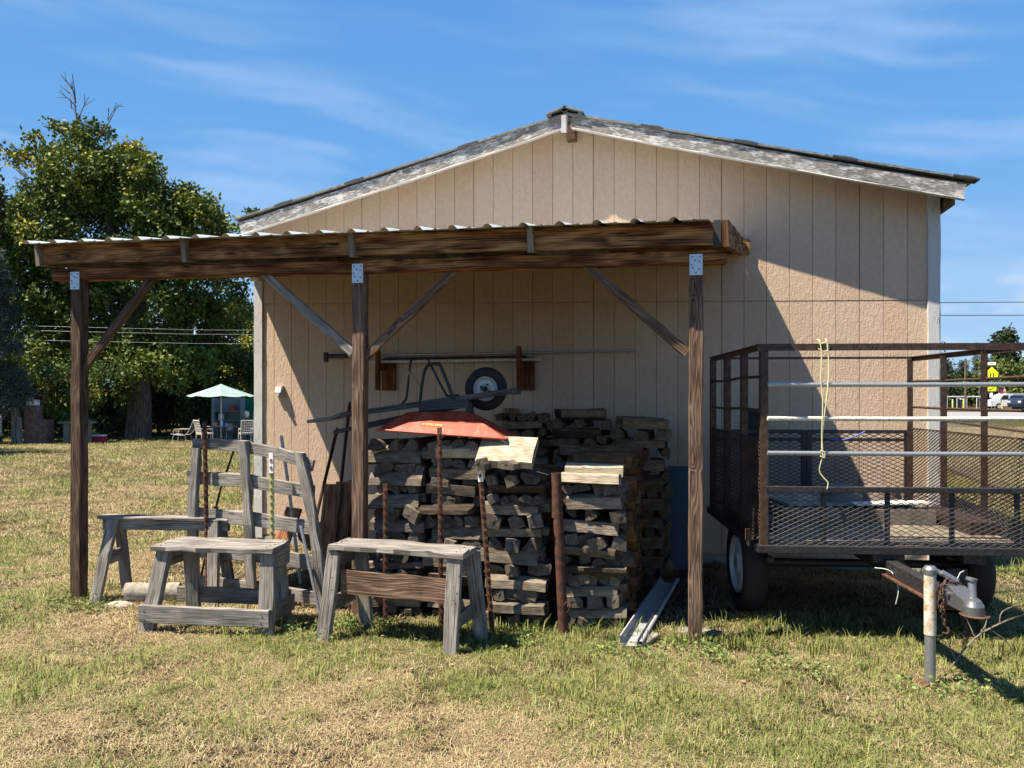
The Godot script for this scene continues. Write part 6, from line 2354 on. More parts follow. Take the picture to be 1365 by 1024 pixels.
	tone = Color(0.05, 0.05, 0.06)
	box(s, Vector3(-0.6, 1.15, 1.003), Vector3(1.4, 0.4, 0.01))
	obj("window", s, M.dark_glass, t)
	tone = Color(1, 1, 1)
	for x in [-1.8, 0.4]:
		s = st()
		lathe(s, [Vector2(0.12, -0.1), Vector2(0.32, -0.08), Vector2(0.32, 0.08), Vector2(0.12, 0.1)], 16, Transform3D(Basis(Vector3.RIGHT, PI / 2), Vector3(x, 0.33, 0.9)))
		obj("wheel", s, M.rubber, t)
	t = thing("wire_fence", "thin wire fence with pale posts at the far left edge", "fence", patio_point(-20.6, 31.0), 0.215)
	for k in 4:
		s = st()
		tube(s, [Vector3(-0.45 * k, 0, 0), Vector3(-0.45 * k, 1.25, 0)], 0.035, 6)
		obj("post", s, M.pale_wire, t)
	s = st()
	for y in [0.35, 0.75, 1.15]:
		tube(s, [Vector3(-1.5, y, 0), Vector3(0, y, 0)], 0.01, 5)
	obj("wires", s, M.pale_wire, t)
	# overhead wires in front of the far trees
	for q in [[4.36, "upper overhead wire crossing in front of the trees behind the patio"], [4.18, "second overhead wire crossing in front of the trees behind the patio"], [3.80, "lower overhead wire crossing in front of the trees behind the patio"]]:
		s = st()
		var a := patio_point(-21.0, 30.0)
		var b := patio_point(-5.0, 33.0)
		tube(s, [Vector3(a.x, q[0], a.z), Vector3((a.x + b.x) * 0.5, q[0] - 0.08, (a.z + b.z) * 0.5), Vector3(b.x, q[0], b.z)], 0.0045, 5)
		tag(obj("overhead_wire", s, M.galvanised), q[1], "wire")

# a seated figure as one surface: smooth union of tapered capsules, meshed as surface nets
func person(at: Vector3, turn: float) -> void:
	var bones := [
		[Vector3(0, 0.50, -0.12), Vector3(0, 0.78, -0.18), 0.15, 0.135], [Vector3(0, 0.78, -0.18), Vector3(0, 0.98, -0.20), 0.135, 0.11],
		[Vector3(-0.15, 0.96, -0.19), Vector3(0.15, 0.96, -0.19), 0.07, 0.07], [Vector3(0, 1.0, -0.19), Vector3(0, 1.10, -0.15), 0.055, 0.05],
		[Vector3(-0.18, 0.95, -0.18), Vector3(-0.22, 0.70, -0.08), 0.052, 0.042], [Vector3(-0.22, 0.70, -0.08), Vector3(-0.14, 0.66, 0.14), 0.04, 0.03],
		[Vector3(0.18, 0.95, -0.18), Vector3(0.22, 0.70, -0.08), 0.052, 0.042], [Vector3(0.22, 0.70, -0.08), Vector3(0.14, 0.66, 0.14), 0.04, 0.03],
		[Vector3(-0.09, 0.48, -0.08), Vector3(-0.11, 0.47, 0.32), 0.085, 0.06], [Vector3(-0.11, 0.47, 0.32), Vector3(-0.11, 0.09, 0.36), 0.056, 0.04], [Vector3(-0.11, 0.05, 0.36), Vector3(-0.11, 0.04, 0.50), 0.042, 0.035],
		[Vector3(0.09, 0.48, -0.08), Vector3(0.11, 0.47, 0.32), 0.085, 0.06], [Vector3(0.11, 0.47, 0.32), Vector3(0.11, 0.09, 0.40), 0.056, 0.04], [Vector3(0.11, 0.05, 0.40), Vector3(0.11, 0.04, 0.54), 0.042, 0.035],
	]
	for sd in [-1.0, 1.0]:      # palms and fingers
		var h := Vector3(sd * 0.135, 0.655, 0.16)
		bones.append([h, h + Vector3(-sd * 0.01, -0.005, 0.06), 0.028, 0.026])
		for k in 4:
			var b := h + Vector3(-sd * 0.01 + (k - 1.5) * 0.018, -0.006, 0.065)
			bones.append([b, b + Vector3(0, -0.022, 0.05 + 0.008 * (1.5 - absf(k - 1.5))), 0.0095, 0.008])
		bones.append([h + Vector3(-sd * 0.025, 0, 0.02), h + Vector3(-sd * 0.05, -0.01, 0.06), 0.011, 0.009])
	var head := [[Vector3(0, 1.20, -0.135), Vector3(0, 1.245, -0.15), 0.088, 0.095], [Vector3(0, 1.15, -0.10), Vector3(0, 1.20, -0.10), 0.058, 0.07], [Vector3(0, 1.195, -0.05), Vector3(0, 1.175, -0.028), 0.012, 0.016], [Vector3(-0.088, 1.195, -0.135), Vector3(-0.09, 1.215, -0.14), 0.016, 0.018], [Vector3(0.088, 1.195, -0.135), Vector3(0.09, 1.215, -0.14), 0.016, 0.018], [Vector3(-0.022, 1.142, -0.047), Vector3(0.022, 1.142, -0.047), 0.009, 0.009]]
	var t := thing("person", "white haired person in dark clothes sitting at the patio table facing left", "person", at, turn)
	var shade := func(p: Vector3) -> Color:
		if p.y > 1.06:
			return Color(0.46, 0.28, 0.20)
		if p.y > 0.6 and p.z > 0.12:
			return Color(0.46, 0.28, 0.20)
		if p.y < 0.10:
			return Color(0.03, 0.025, 0.02)
		return Color(0.05, 0.055, 0.085) if p.y > 0.56 else Color(0.035, 0.037, 0.05)
	var s := st()
	nets(s, bones, Vector3(-0.30, -0.02, -0.36), Vector3(0.30, 1.14, 0.62), 0.018, shade)
	nets(s, head, Vector3(-0.13, 1.06, -0.28), Vector3(0.13, 1.37, 0.02), 0.012, shade)
	obj("body", s, M.cloth, t)
	s = st()
	nets(s, [[Vector3(0, 1.235, -0.165), Vector3(0, 1.265, -0.16), 0.095, 0.098], [Vector3(0, 1.16, -0.195), Vector3(0, 1.22, -0.19), 0.07, 0.085]], Vector3(-0.14, 1.06, -0.30), Vector3(0.14, 1.40, -0.02), 0.014, func(_p: Vector3) -> Color: return Color(0.72, 0.70, 0.68))
	obj("hair", s, M.cloth, t)
	s = st()
	tone = Color(0.02, 0.018, 0.016)
	for x in [-0.03, 0.03]:
		lathe(s, [Vector2(0.010, 0), Vector2(0.007, 0.005), Vector2(0, 0.006)], 8, Transform3D(Basis(Vector3.RIGHT, PI / 2), Vector3(x, 1.215, -0.052)))
	obj("eyes", s, M.gloss, t)
	tone = Color(1, 1, 1)

func nets(s: SurfaceTool, bones: Array, lo: Vector3, hi: Vector3, h: float, shade: Callable) -> void:
	var nx := int((hi.x - lo.x) / h) + 1
	var ny := int((hi.y - lo.y) / h) + 1
	var nz := int((hi.z - lo.z) / h) + 1
	var f := PackedFloat32Array()
	f.resize(nx * ny * nz)
	f.fill(1.0)
	var kk := 0.022
	for b in bones:
		var a: Vector3 = b[0]
		var c: Vector3 = b[1]
		var r0: float = b[2]
		var r1: float = b[3]
		var m := maxf(r0, r1) + 0.06
		var mn := (a.min(c) - Vector3.ONE * m - lo) / h
		var mx := (a.max(c) + Vector3.ONE * m - lo) / h
		var d := c - a
		var dd := d.length_squared()
		for z in range(maxi(0, int(mn.z)), mini(nz, int(mx.z) + 1)):
			for y in range(maxi(0, int(mn.y)), mini(ny, int(mx.y) + 1)):
				for x in range(maxi(0, int(mn.x)), mini(nx, int(mx.x) + 1)):
					var p := lo + Vector3(x, y, z) * h
					var q := clampf((p - a).dot(d) / dd, 0.0, 1.0)
					var v := (p - a - d * q).length() - lerpf(r0, r1, q)
					var i := (z * ny + y) * nx + x
					var k2 := minf(kk, minf(r0, r1) * 0.8)
					var e := maxf(k2 - absf(f[i] - v), 0.0) / k2
					f[i] = minf(f[i], v) - e * e * k2 * 0.25
	var vi := {}
	for z in nz - 1:
		for y in ny - 1:
			for x in nx - 1:
				var acc := V0
				var n := 0
				for e in [[0, 0, 0, 1, 0, 0], [0, 1, 0, 1, 1, 0], [0, 0, 1, 1, 0, 1], [0, 1, 1, 1, 1, 1], [0, 0, 0, 0, 1, 0], [1, 0, 0, 1, 1, 0], [0, 0, 1, 0, 1, 1], [1, 0, 1, 1, 1, 1], [0, 0, 0, 0, 0, 1], [1, 0, 0, 1, 0, 1], [0, 1, 0, 0, 1, 1], [1, 1, 0, 1, 1, 1]]:
					var va := f[((z + e[2]) * ny + y + e[1]) * nx + x + e[0]]
					var vb := f[((z + e[5]) * ny + y + e[4]) * nx + x + e[3]]
					if (va < 0.0) != (vb < 0.0):
						var q := va / (va - vb)
						acc += Vector3(x + lerpf(e[0], e[3], q), y + lerpf(e[1], e[4], q), z + lerpf(e[2], e[5], q))
						n += 1
				if n > 0:
					vi[(z * ny + y) * nx + x] = lo + acc / n * h
	var st_ := [1, nx, nx * ny]
	for z in range(1, nz - 1):
		for y in range(1, ny - 1):
			for x in range(1, nx - 1):
				var i := (z * ny + y) * nx + x
				for ax in 3:
					var va := f[i]
					var vb := f[i + st_[ax]]
					if (va < 0.0) == (vb < 0.0):
						continue
					var u: int = st_[(ax + 1) % 3]
					var w: int = st_[(ax + 2) % 3]
					var ks := [i, i - u, i - u - w, i - w]
					if not (vi.has(ks[0]) and vi.has(ks[1]) and vi.has(ks[2]) and vi.has(ks[3])):
						continue
					var n := V0
					n[ax] = 1.0 if va < 0.0 else -1.0
					var pa: Vector3 = vi[ks[0]]
					var pb: Vector3 = vi[ks[1]]
					var pc: Vector3 = vi[ks[2]]
					var pd: Vector3 = vi[ks[3]]
					var nn := (pc - pa).cross(pd - pb).normalized()
					if nn.dot(n) < 0:
						nn = -nn
					tone = shade.call((pa + pc) * 0.5)
					Q(s, pa, pb, pc, pd, nn)
	tone = Color(1, 1, 1)

# ---------------------------------------------------------------- the view past the right of the shed
func car_shape(t: Node3D, profile: PackedVector2Array, half: float, paint: Color, wheels: Array, panes: Array) -> void:
	var s := st()
	tone = paint
	prism(s, profile, -half, half)
	obj("body", s, M.gloss, t)
	tone = Color(1, 1, 1)
	for p in panes:
		s = st()
		prism(s, PackedVector2Array(p), -half - 0.012, half + 0.012)
		obj("window", s, M.dark_glass, t)
	for x in wheels:
		for z in [-half + 0.1, half - 0.1]:
			s = st()
			var xf := Transform3D(Basis(Vector3.RIGHT, PI / 2 * signf(z)), Vector3(x, 0.36, z))
			lathe(s, [Vector2(0.2, -0.12), Vector2(0.34, -0.11), Vector2(0.36, 0.0), Vector2(0.34, 0.115), Vector2(0.23, 0.125)], 20, xf)
			var wh := obj("wheel", s, M.rubber, t)
			s = st()
			tone = Color(0.4, 0.4, 0.42)
			lathe(s, [Vector2(0.23, 0.11), Vector2(0.12, 0.09), Vector2(0.0, 0.11)], 12, xf)
			obj("rim", s, M.plain, wh)
			tone = Color(1, 1, 1)

func build_right_view() -> void:
	var s: SurfaceTool
	# chain-link fence running from the shed's far corner towards us
	var a := Vector3(5.60, 0.0, -11.2)
	var b := Vector3(4.95, 0.0, -4.9)
	var t := thing("chain_link_fence", "rusty chain link fence beyond the trailer on the right", "fence", a)
	var d := b - a
	var ln := d.length()
	var ex := d / ln
	s = st()
	tube(s, [UP * 1.06, d + UP * 1.06], 0.021, 8)
	obj("top_rail", s, M.rusty_iron, t)
	s = st()
	tube(s, [UP * 0.06, d + UP * 0.06], 0.016, 8)
	obj("bottom_rail", s, M.rusty_iron, t)
	for f in [0.0, 0.585, 1.0]:
		s = st()
		tube(s, [d * f - UP * 0.1, d * f + UP * 1.02], 0.028, 8)
		tube(s, [d * f + UP * 1.0, d * f + UP * 1.06], 0.035, 8)
		obj("post", s, M.rust, t)
	s = st()
	var dia := 0.06
	var ni := int(ln / dia) * 2
	var nj := int(1.0 / dia) * 2
	for j in range(0, nj):
		for i in range(0, ni):
			var up := (i + j) % 2 == 0
			var p0 := ex * (ln * i / ni) + UP * (0.06 + 1.0 * (j if up else j + 1) / nj)
			var p1 := ex * (ln * (i + 1) / ni) + UP * (0.06 + 1.0 * (j + 1 if up else j) / nj)
			var q := (p1 - p0).normalized()
			var e := q.cross(ex.cross(UP)).normalized() * 0.0024
			var n := ex.cross(UP) * 0.0018
			Q(s, p0 - e, p1 - e, p1 + n, p0 + n, (n.normalized() - e.normalized()).normalized())
			Q(s, p0 + e, p1 + e, p1 + n, p0 + n, (n.normalized() + e.normalized()).normalized())
	obj("mesh", s, M.chain_link, t)
	# road
	s = st()
	tone = Color(1, 1, 1)
	Q(s, Vector3(-60, 0.03, -50), Vector3(160, 0.03, -59), Vector3(160, 0.03, -78), Vector3(-60, 0.03, -69), UP)
	struct("road", s, M.asphalt)
	s = st()
	tone = Color(0.7, 0.7, 0.66)
	Q(s, Vector3(-60, 0.036, -50.5), Vector3(160, 0.036, -59.5), Vector3(160, 0.036, -59.8), Vector3(-60, 0.036, -50.8), UP)
	struct("road_marking", s, M.plain)
	tone = Color(1, 1, 1)
	# signs
	t = thing("school_crossing_sign", "yellow five sided crossing sign with arrow plate and solar panel across the road", "road sign", Vector3(33.15, 0, -85.7), -0.35)
	s = st()
	tube(s, [V0, UP * 5.0], 0.05, 8)
	obj("pole", s, M.galvanised, t)
	s = st()
	tone = Color(0.80, 0.90, 0.0)
	prism(s, PackedVector2Array([Vector2(0, 4.72), Vector2(-0.62, 4.02), Vector2(-0.5, 3.28), Vector2(0.5, 3.28), Vector2(0.62, 4.02)]), 0.05, 0.09)
	var pl := obj("plate", s, M.plain, t)
	s = st()
	tone = Color(0.015, 0.015, 0.01)
	for x in [-0.13, 0.15]:
		box(s, Vector3(x, 3.72, 0.094), Vector3(0.12, 0.34, 0.004))
		box(s, Vector3(x - 0.03, 3.46, 0.094), Vector3(0.06, 0.26, 0.004))
		box(s, Vector3(x + 0.05, 3.46, 0.094), Vector3(0.06, 0.26, 0.004), Basis(Vector3(0, 0, 1), 0.2))
		lathe(s, [Vector2(0.075, 0), Vector2(0.075, 0.004), Vector2(0, 0.004)], 10, Transform3D(Basis(Vector3.RIGHT, PI / 2), Vector3(x, 3.98, 0.092)))
	obj("walking_figures", s, M.plain, pl)
	s = st()
	tone = Color(0.80, 0.90, 0.0)
	box(s, Vector3(0, 2.28, 0.07), Vector3(0.82, 0.46, 0.03))
	var ap := obj("arrow_plate", s, M.plain, t)
	s = st()
	tone = Color(0.015, 0.015, 0.01)
	box(s, Vector3(0.06, 2.34, 0.088), Vector3(0.42, 0.08, 0.004), Basis(Vector3(0, 0, 1), 0.7))
	prism(s, PackedVector2Array([Vector2(-0.26, 2.12), Vector2(-0.02, 2.14), Vector2(-0.22, 2.36)]), 0.086, 0.09)
	obj("arrow", s, M.plain, ap)
	for k in 3:
		s = st()
		tone = Color(0.55, 0.58, 0.62)
		box(s, Vector3(-0.30 + 0.28 * k, 5.05, 0.0), Vector3(0.22, 0.03, 0.5), Basis(Vector3.RIGHT, 0.7))
		obj("solar_panel", s, M.plain, t)
	s = st()
	tone = Color(0.8, 0.8, 0.8)
	box(s, Vector3(-0.05, 1.6, 0.06), Vector3(0.3, 0.5, 0.12))
	obj("control_box", s, M.plain, t)
	t = thing("stop_sign", "red octagonal stop sign on a post left of the dark car", "road sign", Vector3(34.2, 0, -85.9), -0.35)
	s = st()
	tone = Color(1, 1, 1)
	tube(s, [V0, UP * 2.4], 0.04, 8)
	obj("pole", s, M.galvanised, t)
	s = st()
	tone = Color(0.75, 0.6, 0.05)
	box(s, Vector3(0, 0.5, 0), Vector3(0.12, 1.0, 0.1))
	obj("yellow_guard", s, M.plain, t)
	for q in [[0.40, 0.03, Color(0.75, 0.75, 0.75), "border"], [0.365, 0.037, Color(0.42, 0.02, 0.03), "plate"]]:
		s = st()
		tone = q[2]
		var oc := PackedVector2Array()
		for k in 8:
			oc.append(Vector2(cos(TAU * (k + 0.5) / 8), sin(TAU * (k + 0.5) / 8)) * q[0] + Vector2(0, 2.1))
		prism(s, oc, 0.0 if q[3] == "border" else 0.0305, 0.03 if q[3] == "border" else q[1])
		obj(q[3], s, M.plain, t)
	tone = Color(1, 1, 1)
	var tm := TextMesh.new()
	var fnt := SystemFont.new()
	fnt.font_names = PackedStringArray(["Droid Sans"])
	fnt.font_weight = 700
	tm.font = fnt
	tm.text = "STOP"
	tm.font_size = 32
	tm.pixel_size = 0.0085
	tm.depth = 0.004
	var tx := put("lettering", tm, M.white_paint, t)
	tx.position = Vector3(0, 2.1, 0.041)
	t = thing("small_sign", "small white sign on a thin post left of the yellow crossing sign", "road sign", Vector3(31.6, 0, -84.8), -0.35)
	s = st()
	tube(s, [V0, UP * 2.9], 0.03, 6)
	obj("pole", s, M.galvanised, t)
	s = st()
	box(s, Vector3(0, 2.65, 0.04), Vector3(0.45, 0.32, 0.02))
	obj("plate", s, M.white_paint, t)
	# bollards
	var first: Node3D = null
	var bl := [[28.77, -86.8, "yellow bollard nearest the shed, by the small house"], [29.68, -87.0, "second yellow bollard from the shed, by the small house"], [30.85, -87.2, "yellow bollard just left of the utility pole"], [33.0, -87.7, "yellow bollard left of the white van"]]
	for q in bl:
		if first == null:
			first = thing("yellow_bollard", q[2], "bollard", Vector3(q[0], 0, q[1]), 0.0, "yellow bollards across the road")
			s = st()
			tone = Color(0.72, 0.60, 0.08)
			lathe(s, [Vector2(0.085, 0), Vector2(0.085, 1.05), Vector2(0.06, 1.12), Vector2(0, 1.14)], 12)
			obj("post", s, M.plain, first)
			s = st()
			tone = Color(0.75, 0.75, 0.72)
			lathe(s, [Vector2(0.088, 0.75), Vector2(0.088, 0.9)], 12)
			obj("band", s, M.plain, first)
			tone = Color(1, 1, 1)
		else:
			dup(first, Vector3(q[0], 0, q[1]), 0.0, q[2])
	for q in [[30.0, -78.5, "short dark roadside post below the utility pole"], [34.9, -78.9, "short dark roadside post in front of the dark car"]]:
		s = st()
		lumber(s, V0, UP * 0.8, 0.22, 0.2, Vector3.RIGHT, 0.005, 0.02, 2)
		var o := obj("roadside_post", s, M.brown_wood)
		o.position = Vector3(q[0], 0, q[1])
		tag(o, q[2], "post", "roadside posts")
	# utility pole and rail
	t = thing("utility_pole", "weathered wooden utility pole across the road", "utility pole", Vector3(30.35, 0, -85.1))
	s = st()
	tube(s, [V0, UP * 5.6], [0.13, 0.1], 8)
	obj("pole", s, M.tree_bark, t)
	s = st()
	box(s, Vector3(0.25, 5.2, 0), Vector3(0.3, 0.5, 0.3))
	obj("transformer_can", s, M.galvanised, t)
	s = st()
	tone = Color(0.7, 0.7, 0.68)
	for k in 5:
		box(s, Vector3(29.6 + k * 1.05, 1.55 - 0.1, -92.0), Vector3(1.0, 0.12, 0.1))
		box(s, Vector3(29.6 + k * 1.05, 0.7, -92.0), Vector3(0.06, 1.5, 0.06))
	tag(obj("white_rail", s, M.plain), "white horizontal rail in front of the far hedge", "rail")
	# small house
	t = thing("small_house", "small house with a grey hipped roof beyond the bollards", "house", Vector3(33.0, 0, -104), 0.2)
	s = st()
	tone = Color(0.30, 0.33, 0.32)
	box(s, Vector3(0, 0.55, 0), Vector3(4.4, 1.1, 4))
	obj("wall", s, M.plain, t)
	s = st()
	tone = Color(0.42, 0.42, 0.41)
	var ap4 := [Vector3(-2.6, 1.05, 2.4), Vector3(2.6, 1.05, 2.4), Vector3(2.6, 1.05, -2.4), Vector3(-2.6, 1.05, -2.4)]
	for k in 4:
		var p0: Vector3 = ap4[k]
		var p1: Vector3 = ap4[(k + 1) % 4]
		var top := Vector3(0, 2.35, 0)
		var n := (p1 - p0).cross(top - p0).normalized()
		if n.y < 0:
			n = -n
		T(s, p0, p1, top, n, n, n)
	obj("roof", s, M.plain, t)
	s = st()
	tone = Color(0.02, 0.02, 0.025)
	box(s, Vector3(0.4, 0.6, 2.01), Vector3(1.0, 0.5, 0.02))
	obj("window", s, M.dark_glass, t)
	tone = Color(1, 1, 1)
	# vehicles
	t = thing("dark_car", "dark blue sport utility car cut by the right edge, across the road", "car", Vector3(35.1, 0, -80.0), 0.35)
	car_shape(t, PackedVector2Array([Vector2(-2.3, 0.38), Vector2(2.4, 0.38), Vector2(2.45, 0.85), Vector2(1.5, 1.02), Vector2(0.8, 1.55), Vector2(0.2, 1.68), Vector2(-1.6, 1.70), Vector2(-2.0, 1.55), Vector2(-2.3, 1.02), Vector2(-2.38, 0.7)]), 0.92, Color(0.025, 0.035, 0.06), [-1.5, 1.5],
		[[Vector2(-1.75, 1.08), Vector2(-0.65, 1.06), Vector2(-0.65, 1.56), Vector2(-1.55, 1.56)], [Vector2(-0.55, 1.06), Vector2(1.15, 1.05), Vector2(0.72, 1.48), Vector2(-0.55, 1.56)]])
	s = st()
	tone = Color(0.02, 0.022, 0.026)
	box(s, Vector3(-2.12, 1.3, 0), Vector3(0.03, 0.48, 1.5), Basis(Vector3(0, 0, 1), -0.42))
	obj("rear_window", s, M.dark_glass, t)
	for z in [-0.68, 0.68]:
		s = st()
		tone = Color(0.75, 0.75, 0.76)
		box(s, Vector3(-2.35, 0.95, z), Vector3(0.06, 0.16, 0.36))
		obj("tail_light", s, M.gloss, t)
	tone = Color(1, 1, 1)
	t = thing("white_van", "white van with a sloping nose parked left of the dark car", "van", Vector3(36.6, 0, -91.0), 0.1)
	car_shape(t, PackedVector2Array([Vector2(-2.1, 0.35), Vector2(3.0, 0.35), Vector2(3.0, 1.78), Vector2(-0.4, 1.80), Vector2(-0.9, 1.62), Vector2(-1.35, 1.12), Vector2(-2.05, 0.92)]), 0.95, Color(0.78, 0.78, 0.78), [-1.3, 2.0], [[Vector2(-1.15, 1.12), Vector2(-0.3, 1.12), Vector2(-0.3, 1.6), Vector2(-0.82, 1.6)]])
	# power lines above
	for q in [[8.05, 7.85, "upper black power line right of the shed"], [7.15, 7.05, "lower black power line right of the shed"]]:
		s = st()
		tube(s, [Vector3(-20, q[0] + 0.25, -46), Vector3(25, q[0] - 0.05, -52), Vector3(60, q[1], -57)], 0.03, 6)
		tag(obj("power_line", s, M.wire), q[2], "power line")
	# trees across the road
	var far := leaf_clump(18, 0.9, 0.55, 0.36, 53)
	var far2 := leaf_clump(22, 0.7, 0.6, 0.12, 59)
	var u := Vector3(0.9767, 0, -0.2147)
	var w := Vector3(-0.2147, 0, -0.9767)
	var pos := func(px_: float, dd: float) -> Vector3:
		var X := (px_ - 682.5) / 1025.0 * dd
		return Vector3(X * 0.9767 - dd * 0.2147, 0, 7.564 - (X * 0.2147 + dd * 0.9767))
	for q in [[1339.0, 135.0, 12.9, 1.6, "poplar"], [1346.0, 137.0, 13.6, 1.5, "poplar"], [1331.0, 133.0, 12.2, 1.3, "poplar"]]:
		var lb: String = {1339.0: "middle of three dark columnar poplars at the right", 1346.0: "right hand and tallest of three dark columnar poplars", 1331.0: "left hand of three dark columnar poplars at the right"}[q[0]]
		var t2 := thing("poplar_tree", lb, "tree", pos.call(q[0], q[1]), 0.0, "poplars across the road")
		var lobes := []
		var n := 14
		for i in n:
			var f := float(i) / (n - 1)
			lobes.append([UP * lerpf(2.5, q[2] - 0.6, f) + u * rng.randf_range(-0.3, 0.3) * q[3], lerpf(1.0, 0.42, pow(f, 1.6)) * q[3], 0.0])
		crown(t2, lobes, far, Color(0.022, 0.042, 0.016), Color(0.05, 0.08, 0.028), Color(0.1, 0.12, 0.03), 16.0, 0.8)
		limb(t2, "trunk", [V0, UP * 4, UP * 10], 0.25, 0.05, M.tree_bark)
	var specs := [[1345.0, 112.0, 7.6, 3.0, 0.5, "light green rounded tree in front of the poplars"], [1364.0, 110.0, 6.0, 2.6, 0.4, "light green tree at the right edge below the poplars"], [1312.0, 118.0, 7.2, 3.2, 0.15, "mid green tree behind the yellow crossing sign"], [1295.0, 116.0, 5.4, 3.0, 0.25, "mid green tree behind the utility pole"], [1277.0, 114.0, 4.2, 2.8, 0.1, "green bush like tree behind the small house"], [1328.0, 108.0, 4.4, 2.6, 0.02, "dark round tree behind the white van"], [1303.0, 104.0, 3.4, 2.2, 0.0, "dark hedge tree right of the utility pole"], [1372.0, 125.0, 8.2, 3.0, 0.1, "dark green tree beyond the right edge"]]
	for q in specs:
		var t2 := thing("roadside_tree", q[5], "tree", pos.call(q[0], q[1]))
		var lobes := []
		for i in 14:
			lobes.append([u * rng.randf_range(-0.65, 0.65) * q[3] + UP * rng.randf_range(0.9, q[2] - 0.9) + w * rng.randf_range(-0.6, 0.6) * q[3], rng.randf_range(0.7, 1.25), 0.3])
		crown(t2, lobes, far, Color(0.035, 0.065, 0.018).lerp(Color(0.08, 0.12, 0.03), q[4]), Color(0.08, 0.125, 0.035).lerp(Color(0.16, 0.21, 0.06), q[4]), Color(0.16, 0.17, 0.05), 9.0, 0.75)
		limb(t2, "trunk", [V0, UP * 1.5, UP * (q[2] - 1.0)], 0.22, 0.08, M.tree_bark)
	for q in [[1263.0, 98.0, 5.6, 1.5, "dark conical conifer beside the shed's right corner"], [1285.0, 112.0, 6.6, 1.4, "slim pale conifer left of the utility pole"], [1302.5, 140.0, 11.0, 0.7, "distant thin conifer top behind the trailer rail"]]:
		var t2 := thing("conifer_tree", q[4], "tree", pos.call(q[0], q[1]))
		var lobes := []
		for i in 34:
			var f := rng.randf()
			var an := rng.randf() * TAU
			var rad: float = lerpf(q[3], 0.15, f)
			lobes.append([Vector3(cos(an) * rad * 0.7, lerpf(0.8, q[2], f), sin(an) * rad * 0.7), 0.5, 0.0])
		crown(t2, lobes, far2, Color(0.02, 0.035, 0.022), Color(0.05, 0.075, 0.04), Color(0.1, 0.1, 0.05), 14.0, 0.6)
		limb(t2, "trunk", [V0, UP * 2, UP * q[2]], 0.18, 0.04, M.tree_bark)
	# dark tree close behind the shed's right corner
	var t3 := thing("corner_tree", "dark green tree showing just right of the shed's corner board", "tree", pos.call(1246.0, 46.0))
	var lb3 := []
	for q in [[0.0, 4.2, 0.55], [0.2, 3.4, 0.6], [0.1, 2.5, 0.6], [-0.4, 3.0, 0.8], [-0.6, 4.0, 0.7], [-0.2, 1.8, 0.6], [-0.8, 2.2, 0.8], [0.1, 1.2, 0.5]]:
		lb3.append([u * q[0] + UP * q[1], q[2], 0.12])
	crown(t3, lb3, leaf_clump(16, 0.35, 0.18, 0.11, 61), Color(0.03, 0.05, 0.016), Color(0.08, 0.11, 0.03), Color(0.25, 0.2, 0.04), 60.0, 0.9)
	limb(t3, "trunk", [V0, UP * 1.5, UP * 3.4], 0.14, 0.05, M.tree_bark)

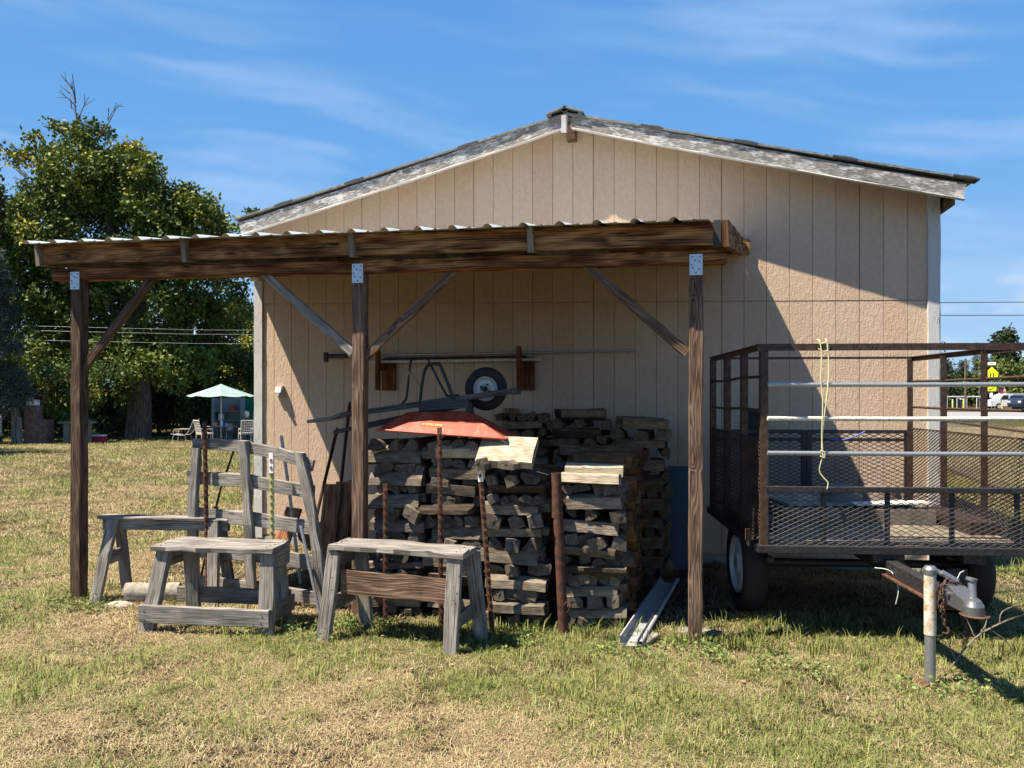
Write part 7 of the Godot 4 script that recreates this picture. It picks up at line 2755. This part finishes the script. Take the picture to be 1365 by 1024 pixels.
func build_weeds() -> void:
	var mesh := leaf_clump(22, 0.09, 0.034, 0.026, 71)
	var spots := [[-2.52, 2.98, 1.2, "leafy green weeds between the step bench and the trestle bench"], [-2.30, 2.78, 1.0, "leafy green weeds round the trestle bench's left feet"], [-2.05, 2.72, 0.8, "small leafy weeds under the trestle bench"], [-4.45, 2.62, 1.0, "leafy weeds at the foot of the left post"], [-4.25, 2.7, 0.7, "small leafy weeds beside the flat stone"], [-0.30, 2.86, 1.0, "leafy weeds in front of the gutter's end"], [0.02, 2.72, 1.1, "leafy weeds in front of the right post's foot"], [0.35, 2.78, 1.0, "leafy weeds right of the right post's foot"], [-1.10, 2.74, 0.9, "leafy weeds at the foot of the leaning white tipped post"], [1.22, 3.05, 0.7, "low green weeds left of the trailer's jack foot"], [1.52, 2.98, 0.8, "low green weeds right of the trailer's jack foot"], [0.62, 2.95, 0.8, "low green weeds on the lawn in front of the trailer"]]
	for q in spots:
		var t := thing("leafy_weeds", q[3], "weeds", Vector3(q[0], 0, q[1]))
		var xs := []
		var cols := []
		for i in int(10 * q[2]):
			var a := rng.randf() * TAU
			var r: float = sqrt(rng.randf()) * 0.20 * q[2]
			var sc := rng.randf_range(0.5, 1.0)
			xs.append(Transform3D(Basis(UP, rng.randf() * TAU) * Basis.from_scale(Vector3(sc, sc * 0.7, sc)), Vector3(cos(a) * r * 1.3, 0.035 + rng.randf() * 0.05 * q[2], sin(a) * r * 0.7)))
			cols.append(Color(0.12, 0.18, 0.05).lerp(Color(0.24, 0.30, 0.11), rng.randf()))
		scatter("leaves", mesh, M.leaf, xs, cols, t)
	# dry stalks
	for q in [[-2.15, 2.88, 0.32, "thin dry stalk beside the trestle bench's left leg"], [-1.45, 2.92, 0.26, "thin dry stalk under the trestle bench's right end"], [0.28, 2.62, 0.22, "thin dry stalk right of the right post"]]:
		var s := st()
		tone = Color(0.5, 0.4, 0.28)
		var p := Vector3(q[0], 0, q[1])
		tube(s, [p, p + Vector3(0.03, q[2] * 0.5, 0), p + Vector3(0.06, q[2], 0.02)], [0.003, 0.0025, 0.0015], 5)
		tube(s, [p + Vector3(0.03, q[2] * 0.5, 0), p + Vector3(-0.02, q[2] * 0.8, 0.03)], [0.0022, 0.0012], 5)
		tone = Color(1, 1, 1)
		tag(obj("dry_stalk", s, M.tree_bark), q[3], "stalk")

# dead leaves and bits of straw blown over the lawn
func build_litter() -> void:
	var s := st()
	var n := Vector3(0.1, 1, 0.1).normalized()
	T(s, Vector3(-0.014, 0, 0), Vector3(0, 0.003, 0.008), Vector3(0.016, 0.002, 0), n, n, n)
	T(s, Vector3(-0.014, 0, 0), Vector3(0.016, 0.002, 0), Vector3(0.002, 0.004, -0.008), n, n, n)
	var mesh := s.commit()
	var xs := []
	var cols := []
	for i in 1400:
		var x := rng.randf_range(-5.5, 2.6)
		var z := rng.randf_range(1.9, 5.2)
		var sc := rng.randf_range(0.5, 1.3)
		xs.append(Transform3D(Basis(UP, rng.randf() * TAU) * Basis(Vector3.RIGHT, rng.randf_range(-0.4, 0.4)) * Basis.from_scale(Vector3(sc, sc, sc)), Vector3(x, rng.randf_range(0.012, 0.035), z)))
		cols.append(Color(0.16, 0.10, 0.06).lerp(Color(0.36, 0.27, 0.16), rng.randf()))
	tag(scatter("leaf_litter", mesh, M.leaf, xs, cols), "small dead brown leaves scattered over the lawn", "leaf litter")
